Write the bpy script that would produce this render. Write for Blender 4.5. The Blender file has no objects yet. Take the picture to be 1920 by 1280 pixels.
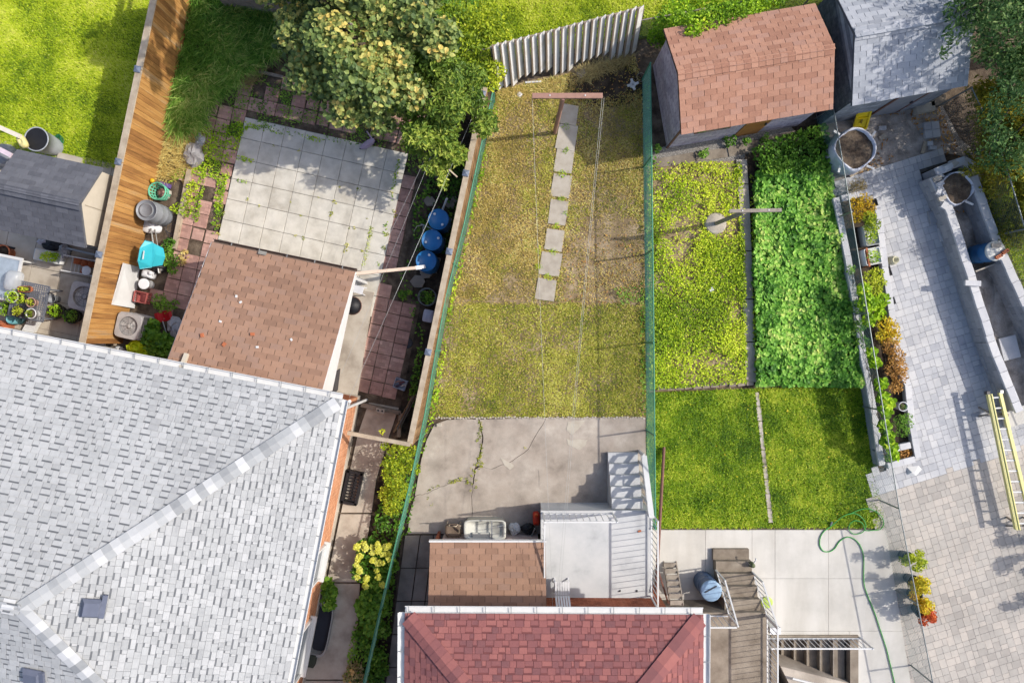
import bpy, math, random
import numpy as np
from mathutils import Vector, Matrix

random.seed(7)
RNG = np.random.default_rng(7)
scene = bpy.context.scene
COL = scene.collection

# ------------------------------------------------------------------ camera, sky, sun, exposure
CAM_H = 20.0                     # height of the drone above the gardens
SCALE = 1280.0                   # focal length in image pixels
cam_d = bpy.data.cameras.new('camera')
cam_d.sensor_width = 36.0
cam_d.lens = 24.0
cam_d.clip_end = 500.0
cam = bpy.data.objects.new('camera', cam_d)
COL.objects.link(cam)
cam.location = (0, 0, CAM_H)
scene.camera = cam

SUN_EL = math.radians(40.0)
SUN_DIR = Vector((0.99 * math.cos(SUN_EL), 0.137 * math.cos(SUN_EL), math.sin(SUN_EL))).normalized()
world = bpy.data.worlds.new('World')
scene.world = world
world.use_nodes = True
wn = world.node_tree.nodes
wl = world.node_tree.links
bg = wn['Background']
sky = wn.new('ShaderNodeTexSky')
sky.sky_type = 'NISHITA'
sky.sun_disc = False
sky.sun_elevation = SUN_EL
sky.sun_rotation = math.atan2(SUN_DIR.x, SUN_DIR.y)
sky.air_density = 0.85
sky.dust_density = 2.6
sky.ozone_density = 1.0
wl.new(sky.outputs[0], bg.inputs[0])
bg.inputs[1].default_value = 0.15
sun_d = bpy.data.lights.new('sun', 'SUN')
sun_d.energy = 2.9
sun_d.angle = math.radians(0.8)
sun_d.color = (1.0, 0.94, 0.85)
sun = bpy.data.objects.new('sun', sun_d)
COL.objects.link(sun)
sun.rotation_euler = SUN_DIR.to_track_quat('Z', 'Y').to_euler()
sun.location = (30, 5, 30)
scene.view_settings.view_transform = 'Standard'
scene.view_settings.look = 'None'
scene.view_settings.exposure = 0.72
scene.view_settings.gamma = 1.0

# ------------------------------------------------------------------ image pixels to plan coordinates
def P(px, py, z=0.0):
    """survey grid reading of a point whose height is z -> metres"""
    k = (CAM_H - z) / SCALE
    return Vector(((px - 960.0) * k, (640.0 - py) * k, z))
def G(px, py, z_seen, z=0.0):
    """plan position of a point read at height z_seen, dropped to height z"""
    p = P(px, py, z_seen); p.z = z
    return p
def topx(v):
    k = SCALE / (CAM_H - v[2])
    return 960 + v[0] * k, 640 - v[1] * k
def inframe(v, m=0):
    x, y = topx(v)
    return -m < x < 1920 + m and -m < y < 1280 + m

# ------------------------------------------------------------------ materials
MATS = {}
def _lin(c):
    return tuple(((v / 255.0) / 12.92 if v / 255.0 <= 0.04045 else ((v / 255.0 + 0.055) / 1.055) ** 2.4) for v in c)
def M(name, cols, sc=2.0, rough=0.85, bump=0.0, bsc=60.0, k=0.5, metal=0.0, spec=0.25, stretch=(1, 1, 1),
      grain=0.1, gsc=180.0, trans=0.0, brick=None, detail=5.0, lo=0.32, hi=0.68, alpha=None, stain=None):
    """procedural material: colour ramp driven by world-space noise and a per-piece random value"""
    if name in MATS: return MATS[name]
    m = bpy.data.materials.new(name); m.use_nodes = True
    nt = m.node_tree; N = nt.nodes; L = nt.links
    N.clear()
    out = N.new('ShaderNodeOutputMaterial')
    b = N.new('ShaderNodeBsdfPrincipled')
    geo = N.new('ShaderNodeNewGeometry')
    mp = N.new('ShaderNodeMapping'); mp.inputs['Scale'].default_value = stretch
    L.new(geo.outputs['Position'], mp.inputs[0])
    n1 = N.new('ShaderNodeTexNoise'); n1.inputs['Scale'].default_value = sc; n1.inputs['Detail'].default_value = detail
    n1.inputs['Roughness'].default_value = 0.6
    L.new(mp.outputs[0], n1.inputs['Vector'])
    mr = N.new('ShaderNodeMapRange'); mr.inputs[1].default_value = lo; mr.inputs[2].default_value = hi
    L.new(n1.outputs['Fac'], mr.inputs[0])
    at = N.new('ShaderNodeAttribute'); at.attribute_name = 'rnd'
    oi = N.new('ShaderNodeObjectInfo')
    ad = N.new('ShaderNodeMath'); ad.operation = 'ADD'
    L.new(at.outputs['Fac'], ad.inputs[0]); L.new(oi.outputs['Random'], ad.inputs[1])
    pp = N.new('ShaderNodeMath'); pp.operation = 'PINGPONG'; pp.inputs[1].default_value = 1.0
    L.new(ad.outputs[0], pp.inputs[0])
    src = at.outputs['Fac'] if trans > 0 else pp.outputs[0]
    mx = N.new('ShaderNodeMix'); mx.data_type = 'FLOAT'; mx.inputs[0].default_value = k
    L.new(mr.outputs[0], mx.inputs[2]); L.new(src, mx.inputs[3])
    cr = N.new('ShaderNodeValToRGB')
    el = cr.color_ramp.elements
    while len(el) < len(cols): el.new(0.5)
    kk = 0.68 if trans == 0 else 1.0
    for i, c in enumerate(cols):
        c = tuple(v * kk for v in c)
        el[i].position = i / max(1, len(cols) - 1)
        el[i].color = (c[0], c[1], c[2], 1)
    L.new(mx.outputs[0], cr.inputs[0])
    col = cr.outputs[0]
    hgt = None
    if brick:
        d, bw, bh, mort = brick      # wall direction, brick length, course height, mortar colour
        sx = N.new('ShaderNodeVectorMath'); sx.operation = 'DOT_PRODUCT'; sx.inputs[1].default_value = (d[0], d[1], 0)
        L.new(geo.outputs['Position'], sx.inputs[0])
        sz = N.new('ShaderNodeVectorMath'); sz.operation = 'DOT_PRODUCT'; sz.inputs[1].default_value = d[2] if len(d) > 2 else (0, 0, 1)
        L.new(geo.outputs['Position'], sz.inputs[0])
        cb = N.new('ShaderNodeCombineXYZ'); L.new(sx.outputs['Value'], cb.inputs[0]); L.new(sz.outputs['Value'], cb.inputs[1])
        bt = N.new('ShaderNodeTexBrick'); bt.inputs['Scale'].default_value = 1.0
        bt.inputs['Brick Width'].default_value = bw; bt.inputs['Row Height'].default_value = bh
        bt.inputs['Mortar Size'].default_value = 0.006; bt.inputs['Color1'].default_value = (1.08, 1.08, 1.08, 1)
        bt.inputs['Color2'].default_value = (0.75, 0.75, 0.75, 1); bt.inputs['Mortar'].default_value = (*mort, 1)
        L.new(cb.outputs[0], bt.inputs['Vector'])
        mm = N.new('ShaderNodeMix'); mm.data_type = 'RGBA'; mm.blend_type = 'MULTIPLY'; mm.inputs[0].default_value = 1.0
        L.new(col, mm.inputs[6]); L.new(bt.outputs['Color'], mm.inputs[7])
        col = mm.outputs[2]
        hgt = bt.outputs['Fac']
    if grain > 0:
        n2 = N.new('ShaderNodeTexNoise'); n2.inputs['Scale'].default_value = gsc; n2.inputs['Detail'].default_value = 3
        L.new(geo.outputs['Position'], n2.inputs['Vector'])
        m2 = N.new('ShaderNodeMapRange'); m2.inputs[1].default_value = 0.3; m2.inputs[2].default_value = 0.7
        m2.inputs[3].default_value = 1 - grain; m2.inputs[4].default_value = 1 + grain
        L.new(n2.outputs['Fac'], m2.inputs[0])
        hs = N.new('ShaderNodeVectorMath'); hs.operation = 'SCALE'
        L.new(col, hs.inputs[0]); L.new(m2.outputs[0], hs.inputs['Scale'])
        col = hs.outputs[0]
    if stain:
        ssc, amt = stain
        n3 = N.new('ShaderNodeTexNoise'); n3.inputs['Scale'].default_value = ssc; n3.inputs['Detail'].default_value = 9; n3.inputs['Roughness'].default_value = 0.68
        L.new(geo.outputs['Position'], n3.inputs['Vector'])
        m3 = N.new('ShaderNodeMapRange'); m3.inputs[1].default_value = 0.36; m3.inputs[2].default_value = 0.56
        m3.inputs[3].default_value = 1 - amt; m3.inputs[4].default_value = 1.0
        L.new(n3.outputs['Fac'], m3.inputs[0])
        h3 = N.new('ShaderNodeVectorMath'); h3.operation = 'SCALE'
        L.new(col, h3.inputs[0]); L.new(m3.outputs[0], h3.inputs['Scale'])
        col = h3.outputs[0]
    L.new(col, b.inputs['Base Color'])
    b.inputs['Roughness'].default_value = rough
    b.inputs['Metallic'].default_value = metal
    b.inputs['Specular IOR Level'].default_value = spec
    if bump > 0:
        nb = N.new('ShaderNodeTexNoise'); nb.inputs['Scale'].default_value = bsc; nb.inputs['Detail'].default_value = 6
        L.new(mp.outputs[0], nb.inputs['Vector'])
        bp = N.new('ShaderNodeBump'); bp.inputs['Strength'].default_value = bump; bp.inputs['Distance'].default_value = 0.02
        L.new(nb.outputs['Fac'], bp.inputs['Height'])
        nrm = bp.outputs[0]
        if hgt is not None:
            b2 = N.new('ShaderNodeBump'); b2.inputs['Strength'].default_value = 0.6; b2.inputs['Distance'].default_value = 0.008; b2.invert = True
            L.new(hgt, b2.inputs['Height']); L.new(nrm, b2.inputs['Normal']); nrm = b2.outputs[0]
        L.new(nrm, b.inputs['Normal'])
    if trans > 0:
        tr = N.new('ShaderNodeBsdfTranslucent'); L.new(col, tr.inputs[0])
        ms = N.new('ShaderNodeMixShader'); ms.inputs[0].default_value = trans
        L.new(b.outputs[0], ms.inputs[1]); L.new(tr.outputs[0], ms.inputs[2])
        L.new(ms.outputs[0], out.inputs[0])
    elif alpha is not None:
        tb = N.new('ShaderNodeBsdfTransparent')
        ms = N.new('ShaderNodeMixShader'); ms.inputs[0].default_value = alpha
        L.new(tb.outputs[0], ms.inputs[1]); L.new(b.outputs[0], ms.inputs[2])
        L.new(ms.outputs[0], out.inputs[0])
    else:
        L.new(b.outputs[0], out.inputs[0])
    MATS[name] = m
    return m
def C(*rgb): return _lin(rgb)
def shade(c, f): return tuple(v * f for v in c)
def plain(name, rgb, rough=0.6, var=0.12, sc=6.0, metal=0.0, spec=0.35, bump=0.0):
    c = _lin(rgb)
    return M(name, [shade(c, 1 - var), c, shade(c, 1 + var)], sc=sc, rough=rough, k=0.0, metal=metal, spec=spec, grain=0.04, bump=bump)

# ------------------------------------------------------------------ object helpers
WL = {}                           # world position of every parent
def tag(o, label=None, cat=None, group=None, kind=None):
    if label: o['label'] = label
    if cat: o['category'] = cat
    if group: o['group'] = group
    if kind: o['kind'] = kind
    return o
def thing(name, loc, label, cat, group=None, kind=None):
    o = bpy.data.objects.new(name, None)
    o.empty_display_size = 0.2
    COL.objects.link(o); o.location = loc
    WL[o.name] = Vector(loc)
    return tag(o, label, cat, group, kind)
def link(name, me, parent=None, mat=None, mw=None):
    """mesh data placed by a world matrix"""
    o = bpy.data.objects.new(name, me)
    COL.objects.link(o)
    if mat is not None and len(me.materials) == 0: me.materials.append(mat)
    mw = mw if mw is not None else Matrix.Identity(4)
    if parent is not None:
        o.parent = parent
        o.matrix_basis = Matrix.Translation(-WL[parent.name]) @ mw
        WL[o.name] = Vector(WL[parent.name])
    else:
        o.matrix_basis = mw
    return o
def rawmesh(name, V, F, rnd=None):
    """V: (n,3) array, F: (m,3) or (m,4) array -> mesh, fast"""
    V = np.asarray(V, dtype=np.float32); F = np.asarray(F, dtype=np.int32)
    me = bpy.data.meshes.new(name)
    n = F.shape[1]
    me.vertices.add(len(V)); me.vertices.foreach_set('co', V.ravel())
    me.loops.add(F.size); me.loops.foreach_set('vertex_index', F.ravel())
    me.polygons.add(len(F))
    me.polygons.foreach_set('loop_start', np.arange(0, F.size, n, dtype=np.int32))
    try: me.polygons.foreach_set('loop_total', np.full(len(F), n, dtype=np.int32))
    except Exception: pass
    me.polygons.foreach_set('use_smooth', np.zeros(len(F), dtype=bool))
    me.update(calc_edges=True)
    if rnd is not None:
        a = me.attributes.new('rnd', 'FLOAT', 'FACE'); a.data.foreach_set('value', np.asarray(rnd, dtype=np.float32))
    return me

class MB:
    """collects shapes in world coordinates; build() links them as one mesh object"""
    def __init__(s): s.v = []; s.f = []; s.sm = []
    def add(s, vs, fs, smooth=False):
        b = len(s.v); s.v += [Vector(q) for q in vs]; s.f += [tuple(b + i for i in f) for f in fs]; s.sm += [smooth] * len(fs)
        return s
    def box(s, c, size, rot=0.0, m=None):
        hx, hy, hz = size[0] / 2, size[1] / 2, size[2] / 2
        vs = [Vector((x, y, z)) for z in (-hz, hz) for x, y in ((-hx, -hy), (hx, -hy), (hx, hy), (-hx, hy))]
        R = m if m is not None else Matrix.Rotation(rot, 3, 'Z')
        vs = [R @ q + Vector(c) for q in vs]
        return s.add(vs, [(3, 2, 1, 0), (4, 5, 6, 7), (0, 1, 5, 4), (1, 2, 6, 5), (2, 3, 7, 6), (3, 0, 4, 7)])
    def bar(s, a, b, w, h, up=(0, 0, 1)):
        """rectangular bar from a to b"""
        a = Vector(a); b = Vector(b); t = (b - a); L = t.length
        if L < 1e-6: return s
        t.normalize(); up = Vector(up)
        if abs(t.dot(up)) > 0.98: up = Vector((0, 1, 0))
        sd = t.cross(up).normalized(); n = sd.cross(t).normalized()
        R = Matrix((t, sd, n)).transposed()
        return s.box((a + b) / 2, (L, w, h), m=R)
    def tube(s, pts, r, n=8, cap=True):
        pts = [Vector(p) for p in pts]
        rs = r if isinstance(r, (list, tuple)) else [r] * len(pts)
        vs = []; fs = []
        ref = None
        for i, p in enumerate(pts):
            if i == 0: t = pts[1] - p
            elif i == len(pts) - 1: t = p - pts[i - 1]
            else: t = pts[i + 1] - pts[i - 1]
            t = t.normalized() if t.length > 1e-9 else Vector((0, 0, 1))
            if ref is None: ref = Vector((0, 0, 1)) if abs(t.z) < 0.9 else Vector((1, 0, 0))
            a = t.cross(ref).normalized(); b = a.cross(t).normalized(); ref = b
            for q in range(n):
                an = 2 * math.pi * q / n
                vs.append(p + (a * math.cos(an) + b * math.sin(an)) * rs[i])
        for i in range(len(pts) - 1):
            for q in range(n):
                fs.append((i * n + q, i * n + (q + 1) % n, (i + 1) * n + (q + 1) % n, (i + 1) * n + q))
        s.add(vs, fs, True)
        if cap:
            s.add(vs[:n], [tuple(range(n))]); s.add(vs[-n:], [tuple(reversed(range(n)))])
        return s
    def lathe(s, c, prof, n=24, smooth=True, m=None, sq=None):
        """prof: list of (r, z); sq=(power, ax, ay) makes rounded-square plans"""
        c = Vector(c); vs = []; fs = []
        for r, z in prof:
            for q in range(n):
                an = 2 * math.pi * q / n
                cx, cy = math.cos(an), math.sin(an)
                if sq:
                    e = 2.0 / sq[0]
                    cx = math.copysign(abs(cx) ** e, cx) * sq[1]; cy = math.copysign(abs(cy) ** e, cy) * sq[2]
                w = Vector((r * cx, r * cy, z))
                vs.append((m @ w if m is not None else w) + c)
        for i in range(len(prof) - 1):
            for q in range(n):
                fs.append((i * n + q, i * n + (q + 1) % n, (i + 1) * n + (q + 1) % n, (i + 1) * n + q))
        s.add(vs, fs, smooth)
        if prof[0][0] > 1e-4: s.add(vs[:n], [tuple(reversed(range(n)))])
        if prof[-1][0] > 1e-4: s.add(vs[-n:], [tuple(range(n))])
        return s
    def prism(s, poly, z0, z1):
        """poly: world xy points (any z ignored), counter-clockwise or not"""
        pl = [Vector((p[0], p[1], 0)) for p in poly]
        ar = sum(pl[i].x * pl[(i + 1) % len(pl)].y - pl[(i + 1) % len(pl)].x * pl[i].y for i in range(len(pl)))
        if ar < 0: pl.reverse()
        n = len(pl)
        vs = [Vector((p.x, p.y, z0)) for p in pl] + [Vector((p.x, p.y, z1)) for p in pl]
        fs = [tuple(reversed(range(n))), tuple(range(n, 2 * n))] + [(i, (i + 1) % n, n + (i + 1) % n, n + i) for i in range(n)]
        return s.add(vs, fs)
    def poly(s, pts): return s.add(pts, [tuple(range(len(pts)))])
    def solid(s, pts, th):
        """planar polygon given a thickness along -normal"""
        pts = [Vector(p) for p in pts]; nrm = Vector((0, 0, 0))
        for i in range(len(pts)): nrm += (pts[i]).cross(pts[(i + 1) % len(pts)])
        nrm.normalize(); n = len(pts)
        vs = pts + [p - nrm * th for p in pts]
        return s.add(vs, [tuple(range(n)), tuple(reversed(range(n, 2 * n)))] + [(i, n + i, n + (i + 1) % n, (i + 1) % n) for i in range(n)])
    def mesh(s, name, org=Vector((0, 0, 0))):
        me = bpy.data.meshes.new(name)
        me.from_pydata([tuple(q - org) for q in s.v], [], s.f)
        if any(s.sm): me.polygons.foreach_set('use_smooth', s.sm)
        me.validate(); me.update()
        return me
    def build(s, name, mat, parent=None, label=None, cat=None, group=None, kind=None):
        if parent is not None:
            org = WL[parent.name]
            o = bpy.data.objects.new(name, s.mesh(name, org)); COL.objects.link(o)
            o.parent = parent; WL[o.name] = Vector(org)
        else:
            mn = Vector([min(q[i] for q in s.v) for i in range(3)]); mx = Vector([max(q[i] for q in s.v) for i in range(3)])
            org = Vector(((mn.x + mx.x) / 2, (mn.y + mx.y) / 2, mn.z))
            o = bpy.data.objects.new(name, s.mesh(name, org)); COL.objects.link(o)
            o.location = org; WL[o.name] = org
        o.data.materials.append(mat)
        return tag(o, label, cat, group, kind)

def pxpoly(pts, z=0.0): return [P(x, y, z) for x, y in pts]
def inpoly(X, Y, poly):
    r = np.zeros(len(X), bool); n = len(poly); j = n - 1
    for i in range(n):
        xi, yi = poly[i][0], poly[i][1]; xj, yj = poly[j][0], poly[j][1]
        c = ((yi > Y) != (yj > Y)) & (X < (xj - xi) * (Y - yi) / (yj - yi + 1e-12) + xi)
        r ^= c; j = i
    return r
def vnoise(X, Y, sc, seed=0):
    x = X * sc; y = Y * sc
    xi = np.floor(x).astype(np.int64); yi = np.floor(y).astype(np.int64)
    fx = x - xi; fy = y - yi
    fx = fx * fx * (3 - 2 * fx); fy = fy * fy * (3 - 2 * fy)
    def h(a, b):
        v = np.sin(a * 127.1 + b * 311.7 + seed * 74.7) * 43758.5453
        return v - np.floor(v)
    return (h(xi, yi) * (1 - fx) + h(xi + 1, yi) * fx) * (1 - fy) + (h(xi, yi + 1) * (1 - fx) + h(xi + 1, yi + 1) * fx) * fy
def scatter(poly, density, seed=0):
    """poly: world points"""
    rg = np.random.default_rng(seed + 11)
    xs = [p[0] for p in poly]; ys = [p[1] for p in poly]
    A = (max(xs) - min(xs)) * (max(ys) - min(ys)); n = int(A * density)
    X = rg.uniform(min(xs), max(xs), n); Y = rg.uniform(min(ys), max(ys), n)
    k = inpoly(X, Y, poly)
    return X[k], Y[k], rg

def leaf_arrays(Pn, size, rg, tilt=(0.1, 0.9), aspect=0.55, fold=0.25, az=None, big=False):
    """folded leaves at points Pn (n,3) -> verts, faces (triangles), per-leaf triangle count"""
    n = len(Pn)
    az = rg.uniform(0, 2 * np.pi, n) if az is None else az
    t = rg.uniform(tilt[0], tilt[1], n)          # droop angle of the midrib, + down
    sgn = np.where(rg.uniform(size=n) < 0.75, 1, -1)
    d = np.stack([np.cos(az) * np.cos(t), np.sin(az) * np.cos(t), -np.sin(t) * sgn], 1)
    s = np.stack([-np.sin(az), np.cos(az), np.zeros(n)], 1)
    roll = rg.normal(0, 0.35, n)[:, None]
    up = np.cross(d, s); up *= np.sign(up[:, 2:3] + 1e-9)
    s = s * np.cos(roll) + up * np.sin(roll); up = np.cross(d, s); up *= np.sign(up[:, 2:3] + 1e-9)
    L = (size if np.ndim(size) else np.full(n, size))[:, None]
    W = L * aspect * 0.5
    base = Pn - d * L * 0.5; tip = Pn + d * L * 0.5 - up * L * 0.10
    if not big:
        l = Pn - d * L * 0.05 + s * W + up * W * fold; r = Pn - d * L * 0.05 - s * W + up * W * fold
        V = np.stack([base, r, tip, l], 1).reshape(-1, 3)
        q = np.arange(n)[:, None] * 4
        F = np.concatenate([q + np.array([[0, 1, 2]]), q + np.array([[0, 2, 3]])], 1).reshape(-1, 3)
        return V, F, 2
    l1 = Pn - d * L * 0.28 + s * W * 0.95 + up * W * fold; l2 = Pn + d * L * 0.15 + s * W * 0.85 + up * W * fold
    r1 = Pn - d * L * 0.28 - s * W * 0.95 + up * W * fold; r2 = Pn + d * L * 0.15 - s * W * 0.85 + up * W * fold
    mid = Pn + up * L * 0.03
    V = np.stack([base, r1, r2, tip, l2, l1, mid], 1).reshape(-1, 3)
    q = np.arange(n)[:, None] * 7
    F = np.concatenate([q + np.array([[6, a, b]]) for a, b in ((0, 1), (1, 2), (2, 3), (3, 4), (4, 5), (5, 0))], 1).reshape(-1, 3)
    return V, F, 6
def np_object(name, V, F, rnd, mat, parent=None, label=None, cat=None, group=None, kind=None):
    V = np.asarray(V, dtype=np.float64)
    if parent is not None: org = np.array(WL[parent.name])
    else:
        mn = V.min(0); mx = V.max(0); org = np.array([(mn[0] + mx[0]) / 2, (mn[1] + mx[1]) / 2, mn[2]])
    me = rawmesh(name, V - org, F, rnd)
    me.materials.append(mat)
    o = bpy.data.objects.new(name, me); COL.objects.link(o)
    if parent is not None: o.parent = parent
    else: o.location = org
    WL[o.name] = Vector(org)
    return tag(o, label, cat, group, kind)

def grass(name, poly, density, mat, label, h=(0.03, 0.07), w=0.008, lean=(0.5, 1.3), seed=1, z=0.0, mask=None, holes=(), patch=0.8, comb=None, clump=1.3, spread=0.24):
    """single-blade grass over a plan polygon (world points): one object of stuff"""
    X, Y, rg = scatter(poly, density, seed)
    keep = np.ones(len(X), bool)
    for hp in holes: keep &= ~inpoly(X, Y, hp)
    if mask is not None: keep &= rg.uniform(size=len(X)) < mask(X, Y)
    X = X[keep]; Y = Y[keep]; n = len(X)
    big = 0.6 * vnoise(X, Y, clump, seed) + 0.4 * vnoise(X, Y, clump * 3.1, seed + 3)
    hh = rg.uniform(h[0], h[1], n) * (0.7 + 0.6 * big)
    az = rg.uniform(0, 2 * np.pi, n) if comb is None else comb + rg.normal(0, 0.7, n) + 1.2 * (vnoise(X, Y, 2.0, seed + 9) - 0.5)
    le = rg.uniform(lean[0], lean[1], n)
    dx = np.cos(az); dy = np.sin(az)
    ww = w * rg.uniform(0.7, 1.4, n)
    b = np.stack([X, Y, np.full(n, z)], 1)
    s = np.stack([-dy * ww, dx * ww, np.zeros(n)], 1)
    mid = b + np.stack([dx * hh * np.sin(le * 0.6) * 0.55, dy * hh * np.sin(le * 0.6) * 0.55, hh * np.cos(le * 0.6) * 0.55], 1)
    tip = mid + np.stack([dx * hh * np.sin(le) * 0.6, dy * hh * np.sin(le) * 0.6, hh * np.cos(le) * 0.5], 1)
    V = np.stack([b - s, b + s, mid + s * 0.8, mid - s * 0.8, tip], 1).reshape(-1, 3)
    q = np.arange(n)[:, None] * 5
    F = np.concatenate([q + np.array([[0, 1, 2]]), q + np.array([[0, 2, 3]]), q + np.array([[3, 2, 4]])], 1).reshape(-1, 3)
    rnd = np.clip(patch * big + (1 - patch) * 0.5 + rg.normal(0, spread, n), 0, 1)
    return np_object(name, V, F, np.repeat(rnd, 3), mat, None, label, 'grass', None, 'stuff')
def foliage(name, pts, size, mat, seed=3, parent=None, label=None, cat=None, kind=None, tilt=(0.0, 0.9), aspect=0.55, fold=0.25, big=False, clump=2.5, var=0.2, group=None, shift=0.0):
    rg = np.random.default_rng(seed)
    pts = np.asarray(pts); n = len(pts)
    V, F, m = leaf_arrays(pts, size * rg.uniform(0.6, 1.35, n), rg, tilt, aspect, fold, None, big)
    c = vnoise(pts[:, 0] + pts[:, 2] * 0.7, pts[:, 1] - pts[:, 2] * 0.4, clump, seed)
    rnd = np.clip(0.12 + 0.72 * c + rg.normal(0, var, n) + shift, 0, 1)
    return np_object(name, V, F, np.repeat(rnd, m), mat, parent, label, cat, group, kind)
def blob_points(blobs, per_m2, rg, shell=0.35):
    """points through ellipsoids (cx,cy,cz,rx,ry,rz), most of them near the surface"""
    out = []
    for cx, cy, cz, rx, ry, rz in blobs:
        A = 4 * math.pi * (((rx * ry) ** 1.6 + (rx * rz) ** 1.6 + (ry * rz) ** 1.6) / 3) ** (1 / 1.6)
        n = max(6, int(A * per_m2))
        d = rg.normal(size=(n, 3)); d /= np.linalg.norm(d, axis=1)[:, None]
        r = 1 - shell * rg.uniform(0, 1, n) ** 2 + rg.normal(0, 0.06, n)
        out.append(np.stack([cx + d[:, 0] * rx * r, cy + d[:, 1] * ry * r, np.maximum(cz + d[:, 2] * rz * r, 0.03)], 1))
    return np.concatenate(out)
# ------------------------------------------------------------------ shared materials
m_soil = M('soil', [C(70, 58, 48), C(104, 90, 76), C(130, 115, 98)], sc=3.5, rough=0.95, bump=0.8, bsc=25, k=0.0, grain=0.25, gsc=60)
m_darksoil = M('dark_soil', [C(42, 35, 30), C(70, 60, 50), C(96, 84, 70)], sc=4, rough=0.95, bump=0.9, bsc=30, k=0.0, grain=0.25, gsc=60)
m_sand = M('sandy_earth', [C(136, 127, 118), C(178, 168, 158), C(206, 196, 186)], sc=2.5, rough=0.95, bump=0.7, bsc=30, k=0.0, grain=0.2, gsc=70)
m_lawn_base = M('lawn_soil', [C(74, 90, 16), C(104, 118, 26), C(128, 136, 40)], sc=2.2, k=0.0, rough=0.95, bump=0.6, bsc=50, grain=0.2, gsc=70)
m_dry_base = M('dry_lawn_soil', [C(126, 106, 78), C(160, 140, 108), C(184, 164, 134)], sc=2.0, k=0.0, rough=0.95, bump=0.6, bsc=40, grain=0.22, gsc=60)
m_gravel = M('gravel_bed', [C(110, 104, 98), C(150, 145, 138), C(196, 190, 182)], sc=26, k=0.0, rough=0.9, bump=1.0, bsc=60, grain=0.25, gsc=70)
m_conc_right = M('new_concrete', [C(206, 201, 191), C(219, 215, 206), C(230, 226, 218)], sc=0.9, k=0.15, rough=0.85, bump=0.12, bsc=90, grain=0.06, gsc=220, stretch=(1.6, 0.35, 1), stain=(.8, .12))
m_conc_old = M('old_concrete', [C(140, 129, 117), C(180, 168, 155), C(196, 185, 172), C(222, 211, 197)], sc=1.0, k=0.12, rough=0.9, bump=0.35, bsc=55, grain=0.12, gsc=130, detail=8, lo=0.28, hi=0.72, stain=(1.3, .22))
m_conc_patch = M('concrete_patch', [C(186, 176, 160), C(206, 198, 183)], sc=3, k=0.0, rough=0.9, bump=0.2)
m_slab = M('pale_slab', [C(198, 190, 175), C(226, 220, 206), C(238, 233, 221)], sc=2.2, stain=(2.4, .16), k=0.35, rough=0.88, bump=0.2, bsc=70, grain=0.08, gsc=160, detail=7)
m_walk = M('walk_concrete', [C(166, 154, 140), C(200, 189, 173), C(216, 206, 191)], sc=1.6, k=0.1, rough=0.9, bump=0.25, bsc=70, grain=0.1, gsc=140)
m_darkslab = M('dark_slab', [C(124, 115, 105), C(158, 148, 136), C(176, 166, 153)], sc=2.0, k=0.3, rough=0.92, bump=0.3, bsc=60, grain=0.12)
ROT_W = math.radians(-12.65)
_rd = (math.cos(ROT_W), math.sin(ROT_W), (-math.sin(ROT_W), math.cos(ROT_W), 0))
m_redpaver = M('red_paver', [C(180, 138, 126), C(206, 164, 150), C(220, 184, 168)], sc=2.5, k=0.5, rough=0.92, bump=0.3, bsc=60, grain=0.12, brick=(_rd, 0.205, 0.1025, (0.86, 0.84, 0.82)))
m_joint = M('joint_sand', [C(96, 92, 88), C(124, 118, 110)], sc=6, k=0.0, rough=0.95)
m_paver_cool = M('paver_grey', [C(176, 178, 184), C(200, 201, 204), C(220, 219, 218)], stain=(.9, .12), sc=5, k=0.7, rough=0.85, bump=0.25, bsc=60, grain=0.07, gsc=120)
m_paver_warm = M('paver_warm', [C(176, 169, 162), C(194, 188, 180), C(212, 202, 191)], stain=(.7, .14), sc=5, k=0.75, rough=0.85, bump=0.25, bsc=60, grain=0.07, gsc=120)
m_block = M('wall_block', [C(150, 152, 156), C(172, 174, 178), C(190, 190, 192)], sc=4, k=0.5, rough=0.9, bump=0.4, bsc=50, grain=0.12, gsc=90)
m_cap = M('cap_stone', [C(196, 196, 200), C(214, 214, 216), C(226, 225, 224)], sc=4, k=0.5, rough=0.85, bump=0.25, bsc=60, grain=0.08)
m_step = M('step_stone', [C(168, 158, 144), C(192, 183, 168), C(204, 196, 184)], sc=4, k=0.4, rough=0.9, bump=0.3, bsc=60)
m_brownconc = M('brown_concrete', [C(124, 112, 98), C(150, 138, 123), C(170, 158, 142)], sc=2.5, k=0.2, rough=0.92, bump=0.35, bsc=50, grain=0.12)
m_wood_red = M('cedar_board', [C(126, 86, 50), C(168, 120, 68), C(200, 150, 86), C(188, 158, 120)], sc=1.6, k=0.55, rough=0.75, bump=0.3, bsc=6, stretch=(7, 7, 0.7), grain=0.14, gsc=50)
m_wood_pale = M('weathered_rail', [C(160, 144, 124), C(188, 172, 150), C(204, 190, 168)], sc=5, k=0.25, rough=0.85, bump=0.25, bsc=30, grain=0.1)
m_wood_grey = M('grey_timber', [C(128, 118, 106), C(160, 150, 138), C(178, 168, 154)], sc=6, k=0.3, rough=0.88, bump=0.3, bsc=40, grain=0.12)
m_white = plain('white_paint', (232, 232, 230), rough=0.45, var=0.04)
m_white_pl = plain('white_plastic', (236, 236, 238), rough=0.4, var=0.03)
m_alum = plain('aluminium', (186, 188, 186), rough=0.4, metal=0.4, var=0.08)
m_galv = plain('galvanised_steel', (150, 158, 158), rough=0.45, metal=0.5, var=0.1)
m_green_wire = plain('green_vinyl_wire', (150, 226, 196), rough=0.5, var=0.1)
m_teal_wire = plain('teal_wire', (120, 160, 158), rough=0.5, var=0.1)
m_black = plain('black_plastic', (34, 34, 38), rough=0.55, var=0.2)
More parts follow.
